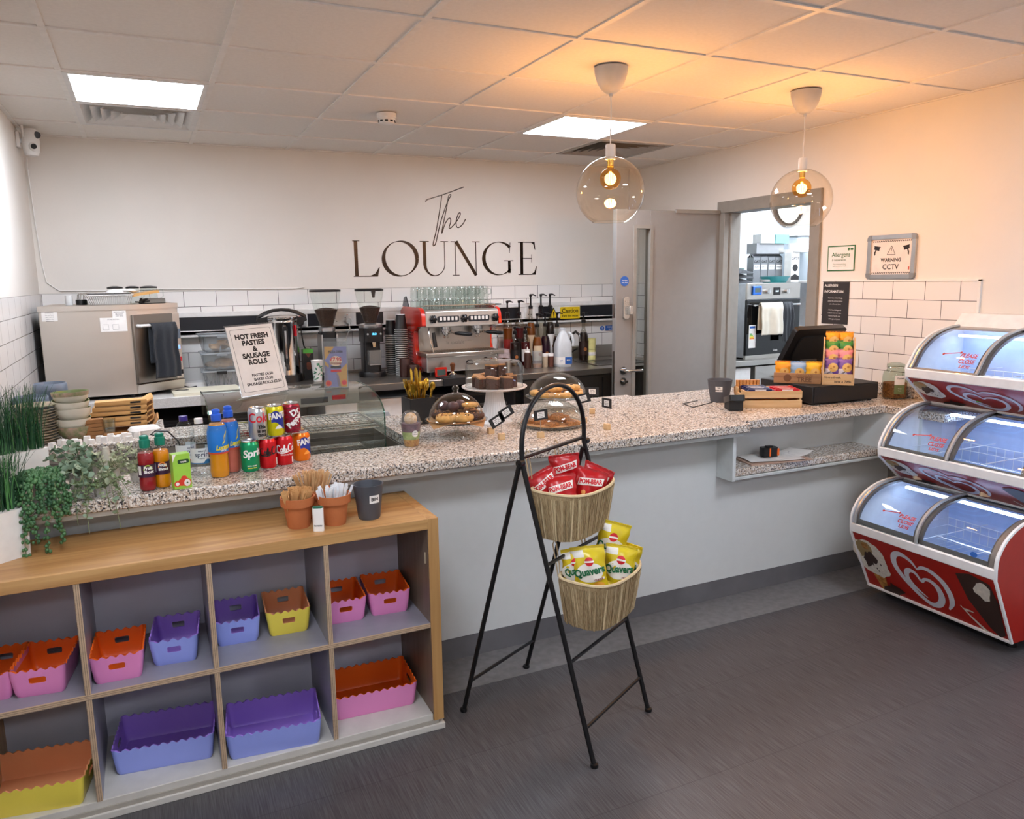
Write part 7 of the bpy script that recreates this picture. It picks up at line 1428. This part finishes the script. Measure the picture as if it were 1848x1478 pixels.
for a in ((2.515, 5.42, 'amber syrup bottle with black pump, leftmost in the back row', AMB, .375, .036, RDL, True, .11), (2.615, 5.42, 'dark red syrup bottle with black pump, second in the back row', RDS, .375, .036, BLACK, True, .11), (2.715, 5.42, 'brown syrup bottle with cream label and tall black pump', AMB, .42, .038, CRL, False, .11), (2.805, 5.42, 'pale syrup bottle with tall black pump in the back row', CLS, .42, .038, None, False, .11), (2.885, 5.42, 'dark syrup bottle at the right end of the back row', DKS, .42, .036, WHITE, False, .11),
          (2.505, 5.27, 'squat dark syrup bottle in the second row, nearest the espresso machine', DKS, .24, .036, MBLK, True, .055), (2.592, 5.27, 'dark cherry syrup bottle in the second row, beside the squat dark one', RDS, .24, .034, PAPER, True, .055), (2.668, 5.22, 'syrup bottle with cream label in front of the back row', AMB, .29, .037, CRL, False, .10), (2.762, 5.27, 'dark purple syrup bottle behind the milk', PUS, .29, .037, PUS, False, .10), (2.882, 5.30, 'dark syrup bottle with black pump right of the milk', DKS, .28, .034, None, False, .11),
          (3.16, 5.37, 'bottle with orange flower label behind the sink tap', DKS, .30, .040, mat('label_flower', '2a1712', .5), False, .08)): pumpb(*a)
t = thing('sauce_bottle', 'brown squeezy sauce bottle with white nozzle in front of the syrups', 'sauce bottle', (2.52, 5.09, WZ)); MB().lathe([(0, 0), (.025, 0), (.026, .01), (.026, .10), (.022, .115), (0, .115)], 22).build('bottle_body', mat('sauce_brown', '3c211a', .4), t); MB().lathe([(.022, .115), (.022, .122), (.008, .128), (.003, .158), (0, .158)], 18).build('nozzle', WHITE, t)
t = thing('clear_canister', 'clear plastic canister in front of the syrup bottles', 'canister', (2.59, 5.07, WZ)); MB().lathe([(0, .003), (.034, 0), (.038, .12), (.039, .125)], 26).build('canister_body', TUB, t); MB().lathe([(0, .004), (.033, .004), (.034, .03), (0, .03)], 22).build('contents', mat('biscuit_crumb', 'b87a44', .8), t)
for k, (x, c, h, lab) in enumerate(((2.665, 'b8a890', .10, 'slim clear shaker beside the canister'), (2.712, '5a3226', .10, 'small brown lidded pot left of the milk bottle'))): t = thing('shaker', lab, 'shaker', (x, 5.09, WZ)); MB().lathe([(0, 0), (.020, 0), (.022, h*.8), (0, h*.8)], 20).build('shaker_body', mat('shaker%s' % c, c, .4), t); MB().lathe([(.023, h*.8), (.023, h), (0, h)], 20).build('shaker_lid', PAPER, t)
t = thing('milk_bottle', 'large plastic milk bottle with a blue label on the worktop', 'milk bottle', (2.80, 5.06, WZ), R_(-6)); MLK = mat('milk_plastic', 'cfd5d9', .5, spec=.3)
q = MB(); rr_ = []
for z, w, d, r in ((0, .118, .10, .03), (.01, .124, .106, .032), (.14, .124, .106, .032), (.17, .118, .10, .035), (.22, .085, .08, .03), (.255, .05, .05, .022), (.265, .036, .036, .017), (.275, .036, .036, .017)): rr_.append([(x, y, z) for x, y in rrect(w, d, r, 5)])
n = len(rr_[0]); q.add([p for l in rr_ for p in l], [(k*n+i, k*n+(i+1) % n, (k+1)*n+(i+1) % n, (k+1)*n+i) for k in range(len(rr_)-1) for i in range(n)], 0, True); q.add([p for p in rr_[0]], [tuple(range(n))]); q.build('bottle_body', MLK, t)
MB().tube([(.03, -.03, .255), (.052, -.045, .235), (.062, -.052, .19), (.060, -.052, .155)], .011, 8).build('handle', MLK, t); MB().lathe([(.020, .272), (.020, .288), (0, .288)], 22).build('cap', mat('cap_milk', 'cfd8e0', .4), t)
q = MB(); q.prism(rrect(.126, .108, .033), .02, .075, 'z', 0, False, False); q.box(-.005, -.0550, .022, .050, -.0545, .074, 1); q.text('MILK', .014, .022, .05, 0, .02, fn=lambda a, c: (a, -.0556, c)); q.text('semi', .012, -.034, .05, 1, .02, fn=lambda a, c: (a, -.0548, c)); q.build('label', [PAPER, BLU], t)
t = thing('swan_tap', 'black and chrome swan-neck tap behind the sink', 'tap', (3.06, 5.40, WZ)); MB().lathe([(.025, 0), (.022, .01), (.014, .03), (0, .03)], 18).build('tap_base', CHROME, t); MB().tube([(0, 0, .02), (0, 0, .16), (0, -.02, .21), (.005, -.07, .235), (.01, -.12, .21), (.012, -.13, .16)], .010, 10).build('spout', mat('tap_metal', '5c5a58', .2, .9), t); MB().tube([(0, 0, .06), (.04, 0, .085), (.06, 0, .09)], .007, 8).build('lever', BLACK, t)
t = thing('boiling_water_tap', 'angled chrome tap at the left end of the sink', 'tap', (2.97, 5.40, WZ)); MB().tube([(0, 0, 0), (0, 0, .07), (.03, -.03, .14)], .008, 8).build('tap_body', CHROME, t); MB().ball((.035, -.035, .148), .010, 0, 10, 8).build('tap_knob', WHITE, t); MB().tube([(-.01, 0, .0), (-.012, 0, .12)], .012, 8).build('tap_pillar', BLACK, t)
YC = mat('pale_yellow_cup', 'e6e29a', .5)
for k in range(2):
    t = thing('yellow_pot', 'pale yellow pot stacked on a second one beside the sink' if k else 'lower pale yellow pot beside the sink', 'pot', (3.225, 5.36, WZ+.088*k)); MB().lathe([(0, 0), (.034, 0), (.036, .03), (.034, .034), (.036, .084), (0, .086)], 24).build('pot_body', YC, t); MB().lathe([(.0362, .036), (.0366, .05), (.0362, .064)], 24).build('clear_band', PAPER if not k else YC, t)
tag(MB().box(-.05, -.003, 0, .05, .003, .10).build('metal_plate', STEEL, loc=(3.02, 5.50, WZ)), 'small steel plate leaning on the tiles behind the taps', 'plate')
q = thing('wrapped_cups', 'clear bag of cup lids behind the sauce bottle, right of the machine', 'bag', (2.40, 5.30, WZ)); MB().prism(rrect(.13, .14, .03), 0, .13, 'z', 0, True, True, rrect(.11, .12, .03)).build('bag_film', mat('clear_bag', 'b8a8a8', .3, var=.2, vscale=40), q); q.name = 'lid_bag'
tag(MB().lathe([(0, 0), (.024, 0), (.024, .055), (0, .055)], 20).build('steel_tin', STEEL, loc=(2.38, 5.13, WZ)), 'small steel tin right of the espresso machine', 'tin')
# ---------------------------------------------------------------- crockery on the back strip of the counter
SZ = CZ
RIMB = mat('plate_rim', '8a7a64', .4); CREAM = mat('stoneware_cream', 'e2dccb', .35); FLOR = mat('floral_glaze', 'b89a88', .35, col2='6f7a50', vscale=38); OLIVE = mat('olive_glaze', '71804a', .3)
p0_ = None
for k in range(13):
    if p0_ is None:
        p0_ = thing('side_plate', 'cream stoneware plates stacked behind the artificial grass', 'plate', (-.462, 3.86, SZ), 0, 'stack of cream plates'); MB().lathe([(0, .002), (.055, 0), (.065, .004), (.088, .012), (.086, .013), (.060, .007), (0, .006)], 32).build('plate_body', CREAM, p0_); MB().tube([(.0875*cos(a), .0875*sin(a), .0125) for a in [2*pi*i/32 for i in range(32)]], .0009, 5, closed=True).build('dark_rim', RIMB, p0_)
    else: copy_tree(p0_, None, (-.462+rnd.uniform(-.003, .003), 3.86+rnd.uniform(-.003, .003), SZ+.0118*k), k)
tag(MB().lathe([(0, 0), (.088, .010), (.087, .012), (.058, .006), (0, .005)], 32).build('floral_plate', FLOR, loc=(-.462, 3.86, SZ+.158)), 'floral patterned plate on top of the cream plate stack', 'plate')
def bowl(x, y, z, outer, inner, lab, band=None, tilt=0, r=.078, h=.062, up=True):
    t = thing('stoneware_bowl', lab, 'bowl', (x, y, z), 0, None); t.rotation_euler = (tilt, tilt*.6, 0)
    MB().lathe([(0, .0), (r*.55, 0), (r*.62, .006), (r*.88, h*.45), (r*.98, h*.85), (r, h)], 36).build('outer_glaze', outer, t); MB().lathe([(r, h), (r*.955, h), (r*.92, h*.8), (r*.8, h*.42), (r*.5, .008), (0, .006)], 36).build('inner_glaze', inner, t)
    if band: MB().lathe([(r*.955+.001, h*.70), (r*.984+.001, h*.86), (r+.001, h*1.0)], 36).build('patterned_band', band, t)
labs = ('floral bowl at the bottom of the bowl stack', 'cream bowl second from the bottom of the bowl stack', 'cream bowl third from the bottom of the bowl stack', 'tilted cream bowl below the olive lined one', 'olive lined bowl with floral rim on top of the bowl stack')
for k in range(5): bowl(-.325+(.004, -.003, .004, -.004, .0)[k], 3.885, SZ+.038*k, FLOR if k == 0 else CREAM, OLIVE, labs[k], FLOR if k == 4 else None, (0, .05, -.05, .07, -.03)[k], .074)
BLG = mat('blue_glaze', '6c7888', .3)
def bluestack(x, y, z, lab):
    t = thing('blue_bowl', lab, 'bowl', (x, y, z)); MB().lathe([(0, .0), (.045, 0), (.055, .01), (.072, .05), (.070, .085), (.066, .09), (.064, .085), (.062, .05), (0, .012)], 36).build('bowl_body', BLG, t)
for k in range(2): bluestack(-.492, 4.02, SZ+.097*k, 'blue-grey bowl beneath another, left of the bowl stack' if not k else 'blue-grey bowl on top of its pair behind the plates')
for k in range(2): bluestack(-.428, 4.175, SZ+.135*k, ('lower blue-grey bowl behind the cream bowl stack', 'tallest blue-grey bowl behind the olive lined bowl')[k])
for k in range(5):
    w = .275-.010*k; t = thing('bamboo_tray', ('pale bamboo trays stacked in front of the steel oven'), 'tray', (-.145+.005*k, 4.04, SZ+.03+.024*k), R_(-2+k), 'stacked bamboo trays'); MB().prism([(-w/2, 0), (w/2-.03, 0), (w/2+.01, .024), (w/2+.004, .026), (w/2-.034, .006), (-w/2, .006)], -.10, .10, 'y').box(-w/2, -.10, 0, w/2-.02, -.095, .022).build('tray_body', BAMBOO, t); MB().box(w/2-.09, -.1012, .008, w/2-.045, -.0998, .016).build('hand_slot', BLACK, t)
t = thing('curved_tray', 'kraft brown curved tray under the bamboo trays', 'tray', (-.15, 3.99, SZ)); MB().prism([(-.12, .0), (.10, .0), (.14, .012), (.17, .06), (.165, .062), (.13, .018), (.10, .006), (-.12, .006)], -.09, .09, 'y').build('tray_body', KRAFT, t)
for k in range(5): tag(MB().prism(rrect(.075, .05, .01), 0, .016).build('brown_tray', mat('brown_card_tray', '9a6a3c', .7), loc=(-.245, 3.865, SZ+.0175*k), rz=.03*k, bevel=.003), 'small brown trays stacked left of the glass tumbler', 'tray', 'small brown trays')
t = thing('glass_tumbler', 'clear glass tumbler standing among the white pots', 'glass', (-.183, 3.84, SZ+.026)); MB().lathe([(0, .004), (.022, 0), (.026, .06), (.024, .06), (.0205, .008), (0, .008)], 26).build('tumbler_wall', GLS, t)
for k in range(18):
    x = -.40+.0245*k+(.006 if k % 2 else 0); y = 3.735+.05*(k % 2)+.0*k; 
    if k > 13: x, y = -.18+.035*(k-14), 3.79
    t = tag(MB().prism(rrect(.030, .026, .004), 0, .018+.004*(k % 3), 'z', 0, False, True, rrect(.024, .021, .004)).build('portion_pot', PAPER, loc=(x, y, SZ), rz=rnd.uniform(-.5, .5), bevel=.001), 'small white portion pots scattered along the granite strip', 'pot', 'white portion pots')
for k in range(3):
    o = tag(MB().prism(rrect(.13, .10, .03), 0, .012, 'z', 0, False, True, rrect(.11, .08, .025)).build('plastic_cover', WHITE, loc=(-.045, 3.84, SZ+.013*k), rz=.15*k, bevel=.003), ('lowest of the white plastic covers right of the bamboo trays', 'middle white plastic cover right of the bamboo trays', 'topmost white plastic cover right of the bamboo trays')[k], 'cover')
tag(MB().tube([(.02, 3.72, SZ+.004), (-.02, 3.715, SZ+.02), (.0, 3.71, SZ+.035), (.05, 3.705, SZ+.03), (.09, 3.70, SZ-.02), (.10, 3.69, SZ-.07)], .0035, 6).build('cable', BLACK), 'black cable looping over the granite strip behind the bottles', 'cable')

# ---------------------------------------------------------------- plants
GR1 = mat('artificial_grass', '2c5a32', .5, col2='17402a', vscale=30); GR2 = mat('grass_light', '4f8a48', .5)
def grassbox(lab, x, y, z, rz, w, d, h, gh, seed, n=260):
    t = thing('grass_planter', lab, 'planter', (x, y, z), rz, None); MB().prism(rrect(w*.96, d*.92, .003), 0, h, 'z', 0, False, True, rrect(w, d, .003)).build('planter_box', mat('planter_white', 'e9e8e4', .45), t, bevel=.001)
    q = MB(); rr = random.Random(seed)
    for k in range(n):
        bx, by = rr.uniform(-.46, .46)*w, rr.uniform(-.42, .42)*d; L_ = gh*rr.uniform(.78, 1.05); lx, ly = rr.gauss(0, .012)+bx*.12, rr.gauss(0, .010); wd = .0016; a = rr.uniform(0, pi); cx, cy = cos(a)*wd, sin(a)*wd; vs = []
        for j in range(5): u = j/4; s_ = 1-u*.75; vs += [(bx+lx*u*u*2-cx*s_, by+ly*u*u*2-cy*s_, h-.01+L_*u), (bx+lx*u*u*2+cx*s_, by+ly*u*u*2+cy*s_, h-.01+L_*u)]
        q.add(vs, [(2*j, 2*j+1, 2*j+3, 2*j+2) for j in range(4)], 1 if rr.random() < .15 else 0)
    tag(q.build('grass_blades', [GR1, GR2], t), kind='stuff'); MB().box(-w*.47, -d*.45, h-.012, w*.47, d*.45, h-.004).build('soil', mat('soil', '2a2018', .9), t)
grassbox('white planter of tall artificial grass on the oak unit, nearest the camera', -.462, 2.668, .79, R_(38), .16, .10, .15, .20, 1, 420); grassbox('white planter of tall artificial grass on the granite counter', -.425, 2.925, CZ, R_(30), .175, .10, .145, .215, 2, 420)
def pot2(name, lab, x, y, z, r, h, m): t = thing(name, lab, 'plant', (x, y, z)); MB().lathe([(0, 0), (r*.7, 0), (r*.9, h*.3), (r, h), (r*.9, h), (r*.85, h*.9), (0, h*.9)], 28).build('pot', m, t); return t
POTW = mat('textured_pot', 'c9c6c0', .8, bump=.8, bscale=60)
PEARL = mat('pearl_green', '4f7c4c', .4, col2='365f3e', vscale=25); EUC = mat('eucalyptus_green', 'a0b298', .6, col2='7a957c', vscale=20); VAR = mat('variegated_green', '9cac84', .6, col2='dcdcc0', vscale=55); STM = mat('stem', '7a8460', .7)
t = pot2('string_of_pearls', 'trailing string-of-pearls plant hanging over the counter edge beside the grass', -.335, 2.785, CZ, .045, .085, POTW); rr = random.Random(11)
ends = [(-.075, -.10, -.12), (-.05, -.125, -.135), (-.02, -.13, -.09), (.012, -.128, -.125), (.04, -.115, -.06), (.065, -.10, -.02), (-.09, -.06, -.05), (.05, -.13, -.10), (-.035, -.12, -.05), (-.06, -.08, .02), (.03, -.10, .02), (-.08, -.11, -.085), (.0, -.11, .0), (.075, -.07, .03)]
for k, (ex, ey, ez) in enumerate(ends):
    q = MB(); P = [V((ex*.15, ey*.1, .085)), V((ex*.5, ey*.35, .105)), V((ex*.85, ey*.75, .075)), V((ex*.95, ey*.97, .0)), V((ex, ey, ez))]
    sp = []
    for i in range(4):
        for j in range(6): sp.append(P[i].lerp(P[i+1], j/6))
    sp.append(P[-1]); q.tube(sp, .0012, 4, 1, caps=False)
    for i, p in enumerate(sp):
        for j in range(3): q.ball((p.x+rr.uniform(-.009, .009), p.y+rr.uniform(-.009, .005), p.z+rr.uniform(-.005, .005)), rr.uniform(.0045, .0062), 0, 7, 5, (1, 1, 1.15))
    q.build('trailing_strand', [PEARL, STM], t, sharp=180)
q = MB()
for k in range(120): a = rr.uniform(0, 6.28); r_ = .055*math.sqrt(rr.random()); q.ball((r_*cos(a), r_*sin(a), .09+.012*rr.random()), .0058, 0, 7, 5)
tag(q.build('crown_beads', PEARL, t, sharp=180), kind='stuff')
def leafstem(q, P, n, ls, seed, mi=0, rnd_=1.0):
    rr = random.Random(seed); P = [V(p) for p in P]; m = len(P)-1; q.tube(P, .0013, 4, 1, caps=False)
    for i in range(n):
        u = i/n*m; k = int(u); p = P[k].lerp(P[min(k+1, m)], u-k)
        for s_ in (-1, 1):
            ax = V((rr.uniform(-1, 1), rr.uniform(-1, .3), rr.uniform(-.3, .8))).normalized(); sd = ax.cross(V((rr.uniform(-1, 1), rr.uniform(-1, 1), rr.uniform(-1, 1)))).normalized(); L_ = ls*rr.uniform(.7, 1.15); c = p+ax*L_*.62; nrm = ax.cross(sd)
            vs = [c+nrm*(.10*L_)]+[c+ax*(L_*.55*cos(2*pi*j/8))+sd*(L_*.5*rnd_*sin(2*pi*j/8)) for j in range(8)]; q.add(vs, [(0, 1+j, 1+(j+1) % 8) for j in range(8)], mi, True)
t = pot2('eucalyptus_plant', 'trailing eucalyptus with round grey-green leaves between the pearls and the drink bottles', -.235, 2.85, CZ, .038, .07, POTW)
for k, e in enumerate([(-.07, -.03, .155), (-.03, -.02, .165), (.0, -.04, .16), (.03, -.02, .15), (-.06, -.06, .10), (-.01, -.14, -.07), (.02, -.15, -.10), (-.04, -.13, .0), (.04, -.10, .03), (-.09, .0, .12), (.05, -.02, .12), (.01, -.09, .06), (-.05, -.10, .05), (.11, -.15, -.10), (.03, -.12, .02)]):
    q = MB(); low_ = e[2] < .08; P = [(0, 0, .06), (e[0]*.4, e[1]*.3, .11 if low_ else e[2]*.75), (e[0]*.8, e[1]*.8, (.09 if low_ else e[2])), e]; leafstem(q, P, 9 if not low_ else 11, .020, k+50); q.build('leafy_stem', [EUC, STM], t, sharp=180)
t = thing('fern_plant', 'small bushy variegated plant in a cream paper wrapped pot behind the red juice bottle', 'plant', (-.155, 2.87, CZ)); MB().lathe([(0, 0), (.028, 0), (.036, .05), (.030, .085), (.012, .12), (.010, .14), (0, .14)], 16).build('wrapped_pot', mat('wrap_cream', 'c9c3b4', .8, bump=.6, bscale=25), t)
for k in range(16):
    a = k*2.4; r_ = .035+.045*((k*7) % 5)/4; e = (r_*cos(a)*1.2+.02, -abs(r_*sin(a))*.9-.01, .13-.012*(k % 8)); q = MB(); leafstem(q, [(0, -.03, .05), (e[0]*.6, e[1]*.5-.01, e[2]+.01), e], 10, .013, k+90, 0, .6); q.build('leafy_stem', [VAR, STM], t, sharp=180)
t = thing('trailing_fern', 'fine-leaved trailing plant spilling over the granite edge left of the red juice bottle', 'plant', (-.175, 2.775, CZ)); MB().lathe([(0, 0), (.02, 0), (.024, .03), (0, .03)], 14).build('pot', POTW, t)
for k in range(18):
    a = -pi+pi*k/17; e = (.085*cos(a)+rnd.uniform(-.02, .02), -.03-.045*abs(sin(a)), -.05+.11*((k*5) % 7)/6); q = MB(); leafstem(q, [(0, 0, .03), (e[0]*.6, e[1]*.7, max(.05, e[2]+.02)), e], 10, .012, k+130, 0, .6); q.build('leafy_stem', [mat('fern_green', '6a8458', .6, col2='8fa078', vscale=40), STM], t, sharp=180)
t = thing('variegated_plant', 'low variegated sprigs lying on the granite behind the fruit juice bottles', 'plant', (-.07, 2.94, CZ)); MB().lathe([(0, 0), (.02, 0), (.024, .03), (0, .03)], 14).build('pot', POTW, t)
for k in range(14):
    a = pi*2*k/14; e = (.06*cos(a)-.01, .045*sin(a)-.02, .03+.075*((k*5) % 7)/6); q = MB(); leafstem(q, [(0, 0, .02), (e[0]*.6, e[1]*.6, e[2]+.01), e], 8, .015, k+170, 0, .55); q.build('leafy_stem', [VAR, STM], t, sharp=180)
